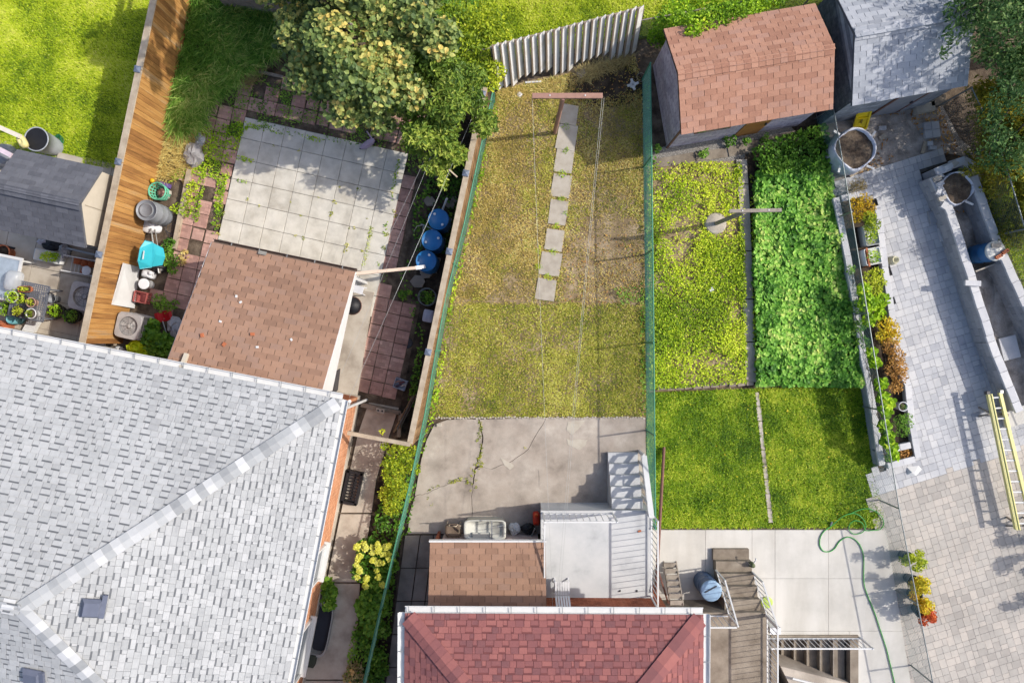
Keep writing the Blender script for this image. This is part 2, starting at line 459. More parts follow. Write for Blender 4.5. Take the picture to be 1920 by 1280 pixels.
m_darkmetal = plain('dark_metal', (62, 62, 68), rough=0.5, var=0.15)
m_capgrey = plain('post_cap_grey', (112, 122, 140), rough=0.6, var=0.1)
m_glass = plain('window_glass', (70, 82, 92), rough=0.12, var=0.15, spec=0.6)
m_terra = plain('terracotta', (196, 116, 78), rough=0.85, var=0.12)
m_beige = plain('beige_resin', (206, 196, 178), rough=0.6, var=0.04)
m_rust = plain('rust_brown_paint', (122, 84, 72), rough=0.7, var=0.14, sc=12)
m_bluebarrel = plain('blue_plastic', (38, 116, 180), rough=0.42, var=0.1, sc=4)
m_greyplastic = plain('grey_plastic', (146, 150, 156), rough=0.5, var=0.06)

# leaf ramps
def leafmat(name, cols, trans=0.3, rough=0.55, gain=1.35, bk=0.62):
    return M(name, [(min(.7, gain * 1.04 * C(*c)[0]), min(.7, gain * C(*c)[1]), C(*c)[2] * bk * gain) for c in cols], sc=1.5, k=0.85, rough=rough, trans=trans, grain=0.0, spec=0.3)
m_g_lawn = leafmat('grass_bright', [(42, 70, 8), (100, 122, 18), (140, 154, 34), (186, 186, 96)], gain=1.95)
m_g_right = leafmat('grass_right', [(22, 56, 6), (74, 106, 12), (116, 140, 26), (168, 174, 76)], gain=1.75)
m_g_dry = leafmat('grass_dry', [(66, 72, 34), (114, 106, 62), (150, 132, 96), (184, 162, 134)], gain=2.0)
m_g_olive = leafmat('grass_olive', [(52, 72, 18), (100, 112, 40), (138, 136, 64), (182, 168, 114)], gain=1.85)
m_g_tall = leafmat('grass_tall', [(28, 60, 22), (66, 108, 44), (108, 144, 76), (168, 184, 130)], gain=1.7)
m_straw = leafmat('straw', [(140, 118, 84), (176, 154, 114), (204, 186, 146)], gain=1.7)
m_weed = leafmat('weed_leaf', [(64, 96, 20), (104, 140, 28), (142, 172, 40), (184, 200, 70)], gain=1.5)
m_maple = leafmat('maple_leaf', [(30, 46, 26), (70, 92, 56), (108, 128, 76), (150, 158, 98), (196, 172, 104)], gain=1.2, bk=.8)
m_walnut = leafmat('long_leaf', [(44, 72, 24), (88, 116, 44), (130, 150, 62), (178, 186, 98)], gain=1.15, bk=.8)
m_dark_tree = leafmat('dark_leaf', [(28, 52, 34), (52, 84, 54), (84, 114, 74), (128, 148, 110)], gain=1.35)
m_yellow_tree = leafmat('yellowing_leaf', [(58, 72, 24), (98, 106, 36), (138, 134, 52), (186, 158, 60)], gain=1.45)
m_bean = leafmat('bean_leaf', [(30, 68, 24), (70, 116, 46), (110, 152, 74), (160, 190, 118)], gain=1.75)
m_bed = leafmat('bed_leaf', [(52, 78, 14), (102, 126, 26), (146, 164, 42), (188, 192, 84)], gain=1.95)
m_yshrub = leafmat('yellow_shrub_leaf', [(62, 88, 24), (112, 134, 34), (156, 168, 48), (204, 198, 90)])
m_green_leaf = leafmat('green_leaf', [(36, 70, 22), (66, 106, 36), (98, 138, 54), (134, 166, 82)])
m_lime_leaf = leafmat('lime_leaf', [(138, 160, 28), (172, 190, 40), (200, 210, 60)])
m_copper = leafmat('copper_leaf', [(104, 74, 44), (150, 112, 70), (184, 148, 100), (150, 140, 70)])
m_goldleaf = leafmat('gold_leaf', [(128, 104, 22), (178, 146, 36), (208, 180, 60), (140, 140, 40)])
m_redleaf = leafmat('red_leaf', [(112, 44, 34), (164, 70, 48), (196, 110, 70)])
m_bloom = leafmat('cream_bloom', [(176, 178, 70), (206, 204, 104), (224, 218, 140)])
m_drybrush = leafmat('dry_brush', [(104, 92, 74), (140, 128, 104), (176, 164, 138)], trans=0.1)
m_deadleaf = leafmat('dead_leaf', [(84, 56, 36), (122, 84, 52), (156, 116, 76), (190, 158, 112)], trans=0.15, gain=1.4)
m_bark = M('bark', [C(70, 60, 50), C(104, 92, 78), C(128, 116, 100)], sc=10, k=0.0, rough=0.95, bump=0.8, bsc=30, stretch=(1, 1, 0.3))

# ------------------------------------------------------------------ ground (one sheet, with the basement stair well left open)
WX0, WX1, WY0, WY1 = 7.72, 9.86, -10.75, -8.70      # stair well
def ring_sheet(z, X0, X1, Y0, Y1):
    mb = MB()
    xs = [X0, WX0, WX1, X1]; ys = [Y0, WY0, WY1, Y1]
    for i in range(3):
        for j in range(3):
            if i == 1 and j == 1: continue
            mb.poly([(xs[i], ys[j], z), (xs[i + 1], ys[j], z), (xs[i + 1], ys[j + 1], z), (xs[i], ys[j + 1], z)])
    return mb
ring_sheet(-0.03, -90, 90, -90, 90).build('ground', m_soil, kind='structure', label='bare brown earth under the gardens')

def sheet(name, pts, z, mat, label):
    mb = MB(); pl = [P(x, y) for x, y in pts]
    ar = sum(pl[i].x * pl[(i + 1) % len(pl)].y - pl[(i + 1) % len(pl)].x * pl[i].y for i in range(len(pl)))
    if ar < 0: pl.reverse()
    mb.poly([(p.x, p.y, z) for p in pl])
    return mb.build(name, mat, kind='structure', label=label)

# lines on the ground, in image pixels at ground height
CED0, CED1 = (361, 0), (229, 640)                    # foot of the cedar fence
GREEN_L = [(927, 193), (875, 433), (842, 565), (805, 772), (781, 884), (734, 1082), (690, 1275)]
GREEN_R = [(1204, 150), (1209, 560), (1213, 970)]
def cedx(y): return CED0[0] + (CED1[0] - CED0[0]) * (y - CED0[1]) / (CED1[1] - CED0[1])

LAWN_A = [(-500, -500), (cedx(-500), -500), (cedx(322), 322), (-500, 300)]
sheet('lawn_left', LAWN_A, -0.008, m_lawn_base, 'bright mown lawn left of the cedar fence')
LAWN_B = [(470, -500), (2200, -500), (2200, -40), (1560, 5), (1392, 38), (908, 128), (700, 100), (690, 0), (430, -52)]
sheet('lawn_back', LAWN_B, -0.008, m_lawn_base, 'bright green lawn behind the white panel fence')
LAWN_C = [(927, 193), (875, 433), (842, 565), (803, 785), (1213, 783), (1204, 150), (1190, 100), (940, 165)]
sheet('lawn_middle', LAWN_C, -0.006, m_dry_base, 'dry yellowing lawn of the middle garden')
LAWN_D = [(1213, 735), (1614, 722), (1640, 870), (1657, 986), (1213, 990)]
sheet('lawn_right', LAWN_D, -0.006, m_lawn_base, 'lush green lawn of the right garden')
BED_E = [(1212, 300), (1392, 300), (1402, 722), (1213, 735)]
sheet('weed_bed', BED_E, -0.006, m_dry_base, 'weedy yellow green vegetable bed')
BED_F = [(1402, 240), (1545, 235), (1556, 370), (1612, 722), (1412, 722)]
sheet('bean_bed', BED_F, -0.006, m_darksoil, 'dark soil under the dense bean plants')
sheet('dirt_patch', [(1060, 150), (1190, 105), (1204, 150), (1207, 190), (1130, 205), (1062, 180)], -0.002, m_darksoil, 'bare dark earth at the top of the middle garden')
sheet('gravel_strip', [(1212, 292), (1250, 272), (1480, 232), (1500, 262), (1400, 275), (1395, 300), (1212, 312)], 0.0, m_gravel, 'white gravel strip in front of the brown shed')
sheet('building_site_earth', [(1530, 215), (1760, 185), (1800, 260), (1850, 300), (1762, 286), (1562, 350)], -0.002, m_sand, 'grey building sand and earth in front of the grey shed')
sheet('wall_trench_earth', [(1735, 325), (1800, 300), (1850, 300), (1960, 560), (2100, 900), (1905, 782)], -0.004, m_sand, 'earth between the two low block walls')
sheet('far_right_verge', [(1850, 290), (2300, 250), (2300, 900), (2000, 760), (1850, 330)], -0.012, m_lawn_base, 'rough grass beyond the right block wall')
sheet('dark_planting_bed', [(690, 200), (915, 170), (912, 206), (878, 357), (849, 485), (818, 658), (780, 820), (745, 830), (770, 560), (800, 420), (800, 290)], -0.004, m_darksoil, 'dark overgrown soil strip along the weathered fence')
sheet('left_walk_bed', [(781, 884), (734, 1082), (690, 1275), (640, 1290), (640, 1200), (668, 1040), (700, 870), (745, 822), (796, 818)], -0.003, m_darksoil, 'planting strip between the side path and the green fence')
sheet('green_fence_bed', [(781, 884), (770, 1000), (752, 1010), (726, 1290), (692, 1290), (734, 1082)], -0.005, m_darksoil, 'narrow dark bed on the other side of the green fence')
sheet('gravel_margin', [(20, 595), (160, 628), (190, 700), (-60, 660)], 0.0, m_gravel, 'gravel margin along the foot of the grey roofed house')

# ------------------------------------------------------------------ slab paving: each slab a piece
_boxcache = {}
def unit_piece(w, l, t, bev=0.008):
    key = (round(w, 3), round(l, 3), round(t, 3), bev)
    if key not in _boxcache:
        b = min(bev, w * 0.2, l * 0.2)
        v = []
        for x, y in ((-1, -1), (1, -1), (1, 1), (-1, 1)): v.append((x * w / 2, y * l / 2, 0))
        for x, y in ((-1, -1), (1, -1), (1, 1), (-1, 1)): v.append((x * w / 2, y * l / 2, t - b * 0.6))
        for x, y in ((-1, -1), (1, -1), (1, 1), (-1, 1)): v.append((x * (w / 2 - b), y * (l / 2 - b), t))
        f = [(0, 1, 5, 4), (1, 2, 6, 5), (2, 3, 7, 6), (3, 0, 4, 7), (4, 5, 9, 8), (5, 6, 10, 9), (6, 7, 11, 10), (7, 4, 8, 11), (8, 9, 10, 11), (3, 2, 1, 0)]
        _boxcache[key] = (np.array(v), np.array(f))
    return _boxcache[key]
_mesh_cache = {}
def piece_mesh(w, l, t, mat, bev=0.008):
    key = (round(w, 3), round(l, 3), round(t, 3), mat.name, bev)
    if key not in _mesh_cache:
        v, f = unit_piece(w, l, t, bev)
        me = rawmesh('piece', v, f); me.materials.append(mat); _mesh_cache[key] = me
    return _mesh_cache[key]
def place_piece(name, parent, w, l, t, mat, pos, rot, tilt=0.006, bev=0.008):
    R = Matrix.Rotation(rot, 4, 'Z') @ Matrix.Rotation(random.uniform(-tilt, tilt), 4, 'X') @ Matrix.Rotation(random.uniform(-tilt, tilt), 4, 'Y')
    return link(name, piece_mesh(w, l, t, mat, bev), parent, None, Matrix.Translation(pos) @ R)
def joined_pieces(name, parent, items, mat):
    """items: (w,l,t,matrix) -> one joined mesh"""
    VV = []; FF = []; RR = []; b = 0
    for w, l, t, mw in items:
        v, f = unit_piece(w, l, t, 0.001)
        A = np.array(mw)
        VV.append(v @ A[:3, :3].T + A[:3, 3]); FF.append(f + b); b += len(v)
        RR += [random.random()] * len(f)
    if not VV: return None
    return np_object(name, np.concatenate(VV), np.concatenate(FF), RR, mat, parent, kind='stuff')

# pale square slab patio
O = Vector((490, 267)); U = Vector((38.15, 8.56)); Vv = Vector((-8.56, 38.15))
sl = sheet('slab_patio', [tuple(O + U * a + Vv * b) for a, b in ((-1.03, -1.03), (7.03, -1.03), (7.03, 7.03), (-1.03, 7.03))], 0.0, m_joint, 'pale square concrete slab patio behind the brown porch roof')
WL[sl.name] = Vector(sl.location)
SLW = 39.1 / 64.0
for i in range(-1, 7):
    for j in range(-1, 7):
        c = O + U * (i + 0.5) + Vv * (j + 0.5)
        p = P(c.x, c.y); p.z = 0.004 + random.uniform(0, 0.006)
        place_piece('slab', sl, SLW - 0.011, SLW - 0.011, 0.03, m_slab, p, ROT_W + random.uniform(-0.006, 0.006))

# red pavers round it and in the side court
redbase = sheet('red_paving', [(350, 95), (800, 190), (800, 290), (745, 560), (790, 560), (740, 815), (640, 790), (690, 520), (770, 295), (455, 225), (405, 450), (380, 580), (250, 640), (285, 470), (330, 430), (370, 240)], -0.002, m_soil, 'worn red brick-pattern paving around the slab patio')
RPW = 26.0 / 64.0
ru = Vector((25.37, 5.69)); rv = Vector((-5.69, 25.37))
ro = Vector((452, 258))
def in_px(poly, x, y): return bool(inpoly(np.array([x]), np.array([y]), poly)[0])
PATIO = [tuple(O + U * a + Vv * b) for a, b in ((-1.25, -1.25), (7.25, -1.25), (7.25, 7.25), (-1.25, 7.25))]
RED_ZONES = [([(380, 130), (640, 150), (800, 215), (800, 290), (770, 300), (452, 240), (370, 238)], 0.2),
             ([(350, 235), (455, 225), (440, 320), (405, 455), (330, 460), (340, 330)], 0.12),
             ([(760, 285), (792, 295), (745, 520), (712, 525)], 0.08),
             ([(700, 515), (745, 515), (735, 560), (692, 545)], 0.1),
             ([(700, 545), (782, 560), (752, 752), (662, 740)], 0.03),
             ([(330, 455), (400, 455), (375, 570), (320, 600), (290, 560)], 0.1)]
RED_SPOTS = []
for i in range(-20, 30):
    for j in range(-20, 40):
        c = ro + ru * (i + 0.5) + rv * (j + 0.5)
        if in_px(PATIO, c.x, c.y): continue
        for zone, miss in RED_ZONES:
            if in_px(zone, c.x, c.y):
                if random.random() < miss: RED_SPOTS.append((c.x, c.y)); break
                p = P(c.x, c.y); p.z = 0.0 + random.uniform(-0.012, 0.006)
                s = RPW - random.choice([0.015, 0.02, 0.03, 0.08 if miss > 0.1 else 0.02])
                place_piece('paver', redbase, s, s, 0.03, m_redpaver, p, ROT_W + random.uniform(-0.02, 0.02), 0.015)
                break

# low concrete walk beside the brown porch roof
mb = MB(); mb.prism([G(700, 548, .14), G(668, 748, .14), G(598, 735, .14), G(640, 536, .14)], -0.02, 0.14)
mb.build('concrete_walk', m_walk, kind='structure', label='raised smooth concrete walk beside the porch')
# side path slabs along the brick wall
spath = thing('side_path', P(650, 960), 'buff concrete side path below the brick wall', 'path', kind='structure')
for q in ([(692, 754), (748, 764), (728, 822), (672, 812)], [(671, 815), (727, 825), (705, 900), (697, 960), (640, 960)], [(639, 963), (696, 963), (676, 1090), (613, 1090)],
          [(612, 1093), (675, 1093), (672, 1160), (655, 1272), (568, 1272)], [(566, 1275), (654, 1275), (650, 1400), (540, 1400)]):
    MB().prism(pxpoly(q), -0.02, 0.03).build('slab', m_walk, spath)
# dark slabs between the green fence and the red roofed house
dpath = thing('slab_path', P(780, 1130), 'stained dark slab path beside the red roofed house', 'path', kind='structure')
for k in range(5):
    y0 = 1003 + k * 62; y1 = y0 + 60
    for a, b in ((760, 787), (789, 812)):
        sh = -(y0 - 1003) * 0.13
        sh2 = -(y1 - 1003) * 0.13
        MB().prism(pxpoly([(a + sh, y0), (b + sh, y0), (b + sh2, y1), (a + sh2, y1)]), -0.02, 0.012 + random.uniform(0, 0.012)).build('slab', m_darkslab, dpath)
    MB().prism(pxpoly([(814 - k * 8, y0), (870, y0), (870, y1), (814 - k * 8 - 8, y1)]), -0.02, 0.015).build('slab', m_darkslab, dpath)
MB().prism(pxpoly([(762, 1000), (800, 1000), (860, 1000), (1016, 1000), (1016, 962), (870, 985), (765, 992)]), -0.02, 0.008).build('slab', m_darkslab, dpath)

# cracked concrete pad of the middle garden: broken slabs with open cracks
pad = thing('concrete_pad', P(1000, 880), 'cracked grey concrete pad in the middle garden', 'patio', kind='structure')
CR = [(898, 786), (905, 820), (900, 850), (893, 872), (888, 905), (884, 930), (886, 960), (882, 1000)]
def jig(pts, seed, amp=1.6, sub=4):
    rg = random.Random(seed); out = []
    for a, b in zip(pts[:-1], pts[1:]):
        for k in range(sub):
            t = k / sub
            out.append((a[0] + (b[0] - a[0]) * t + rg.uniform(-amp, amp) * (k > 0), a[1] + (b[1] - a[1]) * t + rg.uniform(-amp, amp) * (k > 0)))
    out.append(pts[-1]); return out
cr1 = jig(CR[:5], 1); cr2 = jig(CR[4:], 2)
crl = jig([(888, 905), (862, 900), (838, 908), (812, 918), (797, 925), (778, 930)], 3)
crr = jig([(893, 872), (922, 879), (960, 864), (990, 842), (1005, 815), (1024, 783)], 4, 0.9)
def off(pts, dx, dy): return [(x + dx, y + dy) for x, y in pts]
padm = m_conc_old
def padpiece(poly, h): MB().prism(pxpoly(poly), -0.03, h).build('slab_piece', padm, pad)
padpiece(off(cr1, -1.0, 0) + off(crl[1:], 0, -0.5) + [(790, 862), (800, 825), (815, 795), (838, 787), (870, 785)], 0.022)
padpiece([(888 - 0.8, 906.5)] + off(cr2[1:], -0.4, 0) + [(765, 1000), (768, 962), (778, 931.5)] + list(reversed(off(crl[1:-1], 0, .3))), 0.016)
padpiece(off(cr1[:13], 1.2, 0) + off(crr[1:], -0.3, -0.3) + [(1000, 783.5)], 0.02)
padpiece(off(cr1[13:], .8, .8) + off(cr2[1:], 0.4, 0) + [(1213, 1000), (1210, 783), (1030, 783)] + list(reversed(off(crr[1:], 0.3, 0.3))), 0.018)
# pale mortar patches on the pad
for k, q in enumerate(([(1064, 790), (1098, 787), (1082, 806), (1072, 814), (1062, 806)], [(1062, 822), (1072, 826), (1084, 822), (1102, 824), (1096, 836), (1086, 843), (1074, 838), (1064, 832)],
                       [(938, 856), (948, 862), (964, 872), (956, 880), (946, 872)], [(1010, 881), (1054, 879), (1056, 914), (1011, 912)])):
    mb = MB(); mb.poly([(p.x, p.y, 0.026) for p in reversed(pxpoly(jig(q + [q[0]], k, 1.0, 3)[:-1]))])
    mb.build('mortar_patch', m_conc_patch if k < 3 else m_conc_old, pad)
# row of little edging stones where lawn meets pad
edg = thing('edging_row', P(1010, 784), 'row of small broken stones edging the concrete pad', 'edging')
for k in range(78):
    x = 818 + k * 5.05
    p = P(x, 783 + random.uniform(-1.5, 1.5)); p.z = 0.0
    place_piece('stone', edg, random.uniform(0.05, 0.075), random.uniform(0.04, 0.06), 0.035, m_step, p, random.uniform(-0.4, 0.4), 0.05)

# right garden concrete: cast panels with joints
rp = thing('concrete_patio', P(1450, 1090), 'new pale concrete patio of the right garden', 'patio', kind='structure')
xs = [1222, 1322, 1409, 1452, 1552, 1665]
ys = [992, 1083, 1181, 1330]
def lin(y): return 1660 + (y - 992) * 0.16
for i in range(5):
    for j in range(3):
        x0, x1, y0, y1 = xs[i], xs[i + 1], ys[j], ys[j + 1]
        if j == 2 and i == 0: continue
        g = 0.25
        if j == 2:
            wx0 = 960 + WX0 * 64; wx1 = 960 + WX1 * 64; wy1 = 640 - WY1 * 64
            pcs = [(x0, min(x1, wx0), y0, y1)] if x0 < wx0 else []
            if x1 > wx1: pcs.append((max(x0, wx1), x1, y0, y1))
            a = max(x0, wx0); b = min(x1, wx1)
            if b > a: pcs.append((a, b, y0, wy1))
        else: pcs = [(x0, x1, y0, y1)]
        for a, b, c, d in pcs:
            bl = lin(c) if x1 == xs[-1] and b == x1 else b
            br = lin(d) if x1 == xs[-1] and b == x1 else b
            MB().prism(pxpoly([(a + g, c + g), (bl - g, c + g), (br - g, d - g), (a + g, d - g)]), -0.02, 0.05 + random.uniform(-0.002, 0.002)).build('panel', m_conc_right, rp)

# small concrete strip that divides the lawn, broken edging of the beds
strip = thing('lawn_divider', P(1430, 850), 'thin concrete strip dividing the right lawn', 'edging')
for k in range(9):
    a = k / 9.0; b = (k + 0.95) / 9.0
    x0 = 1419 + 26 * a; y0 = 735 + 245 * a; x1 = 1419 + 26 * b; y1 = 735 + 245 * b; w = random.uniform(3.2, 4.8)
    MB().prism(pxpoly([(x0 - w, y0), (x0 + w, y0), (x1 + w, y1), (x1 - w, y1)]), -0.02, 0.02).build('strip_piece', m_walk, strip)
brd = thing('bed_edging', P(1320, 728), 'row of broken grey kerb stones below the weed bed', 'edging')
for k in range(11):
    x = 1240 + k * 16.5
    p = P(x, 727 - k * 0.9 + random.uniform(-1.5, 1.5)); p.z = -0.02
    place_piece('kerb_stone', brd, random.uniform(0.2, 0.26), 0.11, random.uniform(0.08, 0.11), m_brownconc, p, math.radians(4) + random.uniform(-0.08, 0.08), 0.03)
pathr = thing('narrow_path', P(1398, 500), 'narrow grey slab path between the two vegetable beds', 'path', kind='structure')
for k, (x, y0, y1) in enumerate(((1390, 300, 345), (1393, 347, 395), (1396, 397, 470), (1399, 472, 560), (1402, 562, 640), (1405, 642, 716))):
    MB().prism(pxpoly([(x - 10, y0), (x + 9, y0), (x + 12, y1), (x - 7, y1)]), -0.02, 0.05).build('slab', m_walk, pathr)
for k, q in enumerate(([(1222, 300), (1300, 286), (1304, 304), (1226, 316)], [(1303, 286), (1360, 278), (1364, 295), (1306, 303)], [(1364, 277), (1420, 262), (1424, 284), (1367, 294)], [(1424, 262), (1490, 245), (1496, 262), (1428, 283)])):
    MB().prism(pxpoly(q), -0.02, 0.028).build('slab', m_brownconc, pathr)

# grey driveway pavers of mixed sizes
DRIVE = [(1562, 345), (1764, 283), (1772, 306), (1722, 326), (1897, 779), (2040, 735), (2040, 1345), (1706, 1345), (1622, 885), (1712, 862), (1643, 375), (1555, 372)]
drv = sheet('driveway', DRIVE, 0.0, m_joint, 'grey driveway of mixed size concrete pavers')
drot = math.radians(17.3)
du = Vector((math.cos(drot), math.sin(drot))); dv = Vector((-math.sin(drot), math.cos(drot)))
dw = [P(x, y) for x, y in DRIVE]
ind = []; rest_w = []; rest_c = []
cand = []
rr = random.Random(5)
MD = 0.415
for row in range(-40, 42):
    for cu in range(-18, 62):
        o = du * (cu * MD) + dv * (row * MD)
        px, py = 960 + o.x * 64, 640 - o.y * 64
        warm = py > 905 - (px - 1700) * 0.31
        if warm: o = o + du * (MD * (0.5 if row % 2 else 0.0))
        turn = rr.random() < .5
        for st in (0, 1):
            sp = rr.choice([.34, .66, .5, .64, .36])
            for (s0, s1) in ((0, sp), (sp, 1)):
                w_, l_ = MD / 2, MD * (s1 - s0)
                cx, cy = MD * (.25 + .5 * st), MD * (s0 + s1) / 2
                if turn: cx, cy, w_, l_ = cy, cx, l_, w_
                q = o + du * cx + dv * cy
                px, py = 960 + q.x * 64, 640 - q.y * 64
                if in_px(DRIVE, px, py): cand.append((round(w_, 3), round(l_, 3), q.x, q.y, px, py))
cand.sort(key=lambda c: -c[0] * c[1] * (1 if -10 < c[4] < 1930 and c[5] < 1290 else 0.2))
nind = 0
for cw, cl, x, y, px, py in cand:
    warm = py > 905 - (px - 1700) * 0.31
    mat = m_paver_warm if warm else m_paver_cool
    pos = Vector((x, y, 0.004 + rr.uniform(0, 0.004)))
    if nind < 300 and px < 1930 and py < 1290:
        place_piece('paver', drv, cw - 0.006, cl - 0.006, 0.035, mat, pos, drot, 0.002, 0.001); nind += 1
    else:
        mw = Matrix.Translation(pos) @ Matrix.Rotation(drot, 4, 'Z') @ Matrix.Rotation(rr.uniform(-0.002, 0.002), 4, 'X')
        (rest_w if warm else rest_c).append((cw - 0.006, cl - 0.006, 0.035, mw))
joined_pieces('paver_field', drv, rest_w, m_paver_warm)
joined_pieces('paver_field', drv, rest_c, m_paver_cool)

# lower-left yard: old slabs
ly = thing('yard_slabs', P(80, 560), 'dusty buff slabs of the corner yard below the dark shed', 'patio', kind='structure')
lu = Vector((54, 11.2)); lv = Vector((-11.2, 54))
for i in range(-5, 5):
    for j in range(-4, 4):
        c = Vector((60, 500)) + lu * i + lv * j
        q = [c, c + lu * 0.985, c + lu * 0.985 + lv * 0.985, c + lv * 0.985]
        if c.x > cedx(c.y) - 45 or c.x < -260: continue
        MB().prism([P(a.x, a.y) for a in q], -0.02, 0.006 + random.uniform(0, 0.012)).build('slab', m_walk, ly)
# ================================================================== buildings
def shingle_mesh(w, l, t, mat):
    return piece_mesh(w, l, t, mat, 0.003)
def clip_row(poly, v):
    xs = []
    for i in range(len(poly)):
        a = poly[i]; b = poly[(i + 1) % len(poly)]
        if (a[1] - v) * (b[1] - v) < 0: xs.append(a[0] + (b[0] - a[0]) * (v - a[1]) / (b[1] - a[1]))
    return (min(xs), max(xs)) if len(xs) >= 2 else None
def shingles(roof, O, u, v, poly, mat, exp=0.145, tw=0.325, style='tab', maxind=300, band=None, t=0.006, seed=1, courses=None, prefer=None):
    """covers the slope O + u*a + v*b (polygon in a,b) with overlapping shingles; v points up the slope"""
    rg = random.Random(seed)
    u = Vector(u).normalized(); v = Vector(v).normalized(); n = u.cross(v)
    if n.z < 0: n = -n
    vmax = max(p[1] for p in poly); items = []; bands = []; strips = []; lows = []
    j = 0; vv = 0.0
    while vv < vmax - 0.02:
        iv = clip_row(poly, min(vv + exp * 0.5, vmax - 0.005))
        if iv:
            a0, a1 = iv
            if style == 'tab':
                x = math.floor((a0) / tw) * tw + (tw / 2 if j % 2 else 0) - tw
                while x < a1:
                    s = max(x, a0); e = min(x + tw, a1)
                    if e - s > 0.04: items.append(((s + e) / 2, vv, e - s - 0.012))
                    x += tw
            else:
                strips.append(((a0 + a1) / 2, vv, a1 - a0))
                x = a0 + rg.uniform(0, 0.25)
                while x < a1 - 0.05:
                    w = rg.choice([0.12, 0.16, 0.2, 0.2, 0.24]); w = min(w, a1 - x)
                    items.append((x + w / 2, vv, w - .008))
                    g = rg.choice([0.06, 0.1, 0.16, 0.2, 0.24])
                    if x + w + g < a1: lows.append((x + w + g / 2, vv, g - .008))
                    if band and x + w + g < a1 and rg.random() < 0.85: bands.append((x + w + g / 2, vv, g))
                    x += w + g
        vv += exp; j += 1
    def mw(a, b, lift, tilt):
        c = O + u * a + v * b + n * lift
        R = Matrix((u, v, n)).transposed().to_4x4()
        return Matrix.Translation(c) @ R @ Matrix.Rotation(tilt, 4, 'X')
    L = exp * 1.12
    vis = []
    for it in items:
        c = O + u * it[0] + v * (it[1] + exp / 2) + n * 0.01
        px, py = topx(c)
        ok = -12 < px < 1932 and -12 < py < 1292
        d = 0 if prefer is None else (px - prefer[0]) ** 2 + (py - prefer[1]) ** 2
        vis.append((not ok, -c.z if prefer is None else d, it))
    vis.sort(key=lambda q: (q[0], q[1]))
    joined = []
    base = 0.006 if style == 'tab' else 0.012
    if style != 'tab': t = 0.005; L = exp - .007
    for k, (hid, _, it) in enumerate(vis):
        w = round(it[2], 2) if it[2] > 0.08 else it[2]
        M4 = mw(it[0], it[1] + L / 2, base, -t * 0.9 / exp)
        M4 = M4 @ Matrix.Rotation(rg.uniform(-0.006, 0.006), 4, 'Z')
        if k < maxind and not hid: link('shingle', shingle_mesh(w, L, t, mat), roof, None, M4)
        else: joined.append((w, L, t, M4))
    joined += [(round(q[2], 2), L, 0.0025, mw(q[0], q[1] + L / 2, 0.0085, -0.002 / exp)) for q in lows]
    if joined: joined_pieces('shingle_field', roof, joined, mat)
    if strips:
        joined_pieces('shingle_course', roof, [(s[2], L, 0.004, mw(s[0], s[1] + L / 2, 0.004, -0.002 / exp)) for s in strips], courses or mat)
    if bands:
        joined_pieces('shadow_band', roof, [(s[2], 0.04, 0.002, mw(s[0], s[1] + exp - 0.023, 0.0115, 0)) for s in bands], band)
def ridge_caps(roof, a, b, mat, width=0.3, step=0.2, drop=0.035, name='ridge_cap', lift=0.03, start=1.3):
    a = Vector(a); b = Vector(b); tdir = (b - a); Ln = tdir.length; tdir.normalize()
    s = Vector((-tdir.y, tdir.x, 0)).normalized(); n = tdir.cross(s)
    if n.z < 0: n = -n; s = -s
    key = ('cap', width, step, drop, mat.name)
    if key not in _mesh_cache:
        l = step * 1.25; w = width / 2; th = 0.012
        v = [(x, y, z - (abs(y) / w) * drop) for z in (0, th) for x in (-l / 2, l / 2) for y in (-w, 0, w)]
        v = [(x, y, z + (0.008 if x < 0 else 0)) for x, y, z in v]
        f = [(6, 9, 10, 7), (7, 10, 11, 8), (1, 4, 3, 0), (2, 5, 4, 1), (0, 3, 9, 6), (5, 2, 8, 11), (0, 6, 7, 1), (1, 7, 8, 2), (4, 10, 9, 3), (5, 11, 10, 4)]
        me = bpy.data.meshes.new('cap'); me.from_pydata(v, [], f); me.materials.append(mat); _mesh_cache[key] = me
    k = 0; d = step * start
    R = Matrix((tdir, s, n)).transposed().to_4x4()
    while d < Ln - step * .5:
        c = a + tdir * d + n * lift
        if inframe(c, 40): link(name, _mesh_cache[key], roof, None, Matrix.Translation(c) @ R)
        d += step
def gutter(parent, a, b, outd, mat, w=0.15, h=0.06, hang=0.62, name='gutter'):
    a = Vector(a); b = Vector(b); o = Vector(outd).normalized(); up = Vector((0, 0, 1)); t = (b - a).normalized()
    mb = MB(); th = 0.008
    prof = [(0, 0), (0, -h), (w * 0.75, -h), (w, -h * 0.3), (w, 0.01), (w - th * 2, 0.01), (w - th * 2, -h * 0.3), (w * 0.72, -h + th), (th, -h + th), (th, 0)]
    vs = []
    for e in (a, b):
        for x, z in prof: vs.append(e + o * x + up * z)
    n = len(prof)
    fs = [(i, (i + 1) % n, n + (i + 1) % n, n + i) for i in range(n)] + [tuple(reversed(range(n))), tuple(range(n, 2 * n))]
    mb.add(vs, fs)
    g = mb.build(name, mat, parent)
    mb = MB(); L = (b - a).length; d = hang / 2
    while d < L:
        c = a + t * d; mb.bar(c + up * 0.004 + o * 0.006, c + o * (w - 0.004) + up * 0.016, 0.02, 0.006); d += hang
    mb.build('gutter_strap', m_alum, g, kind='stuff')
    return g
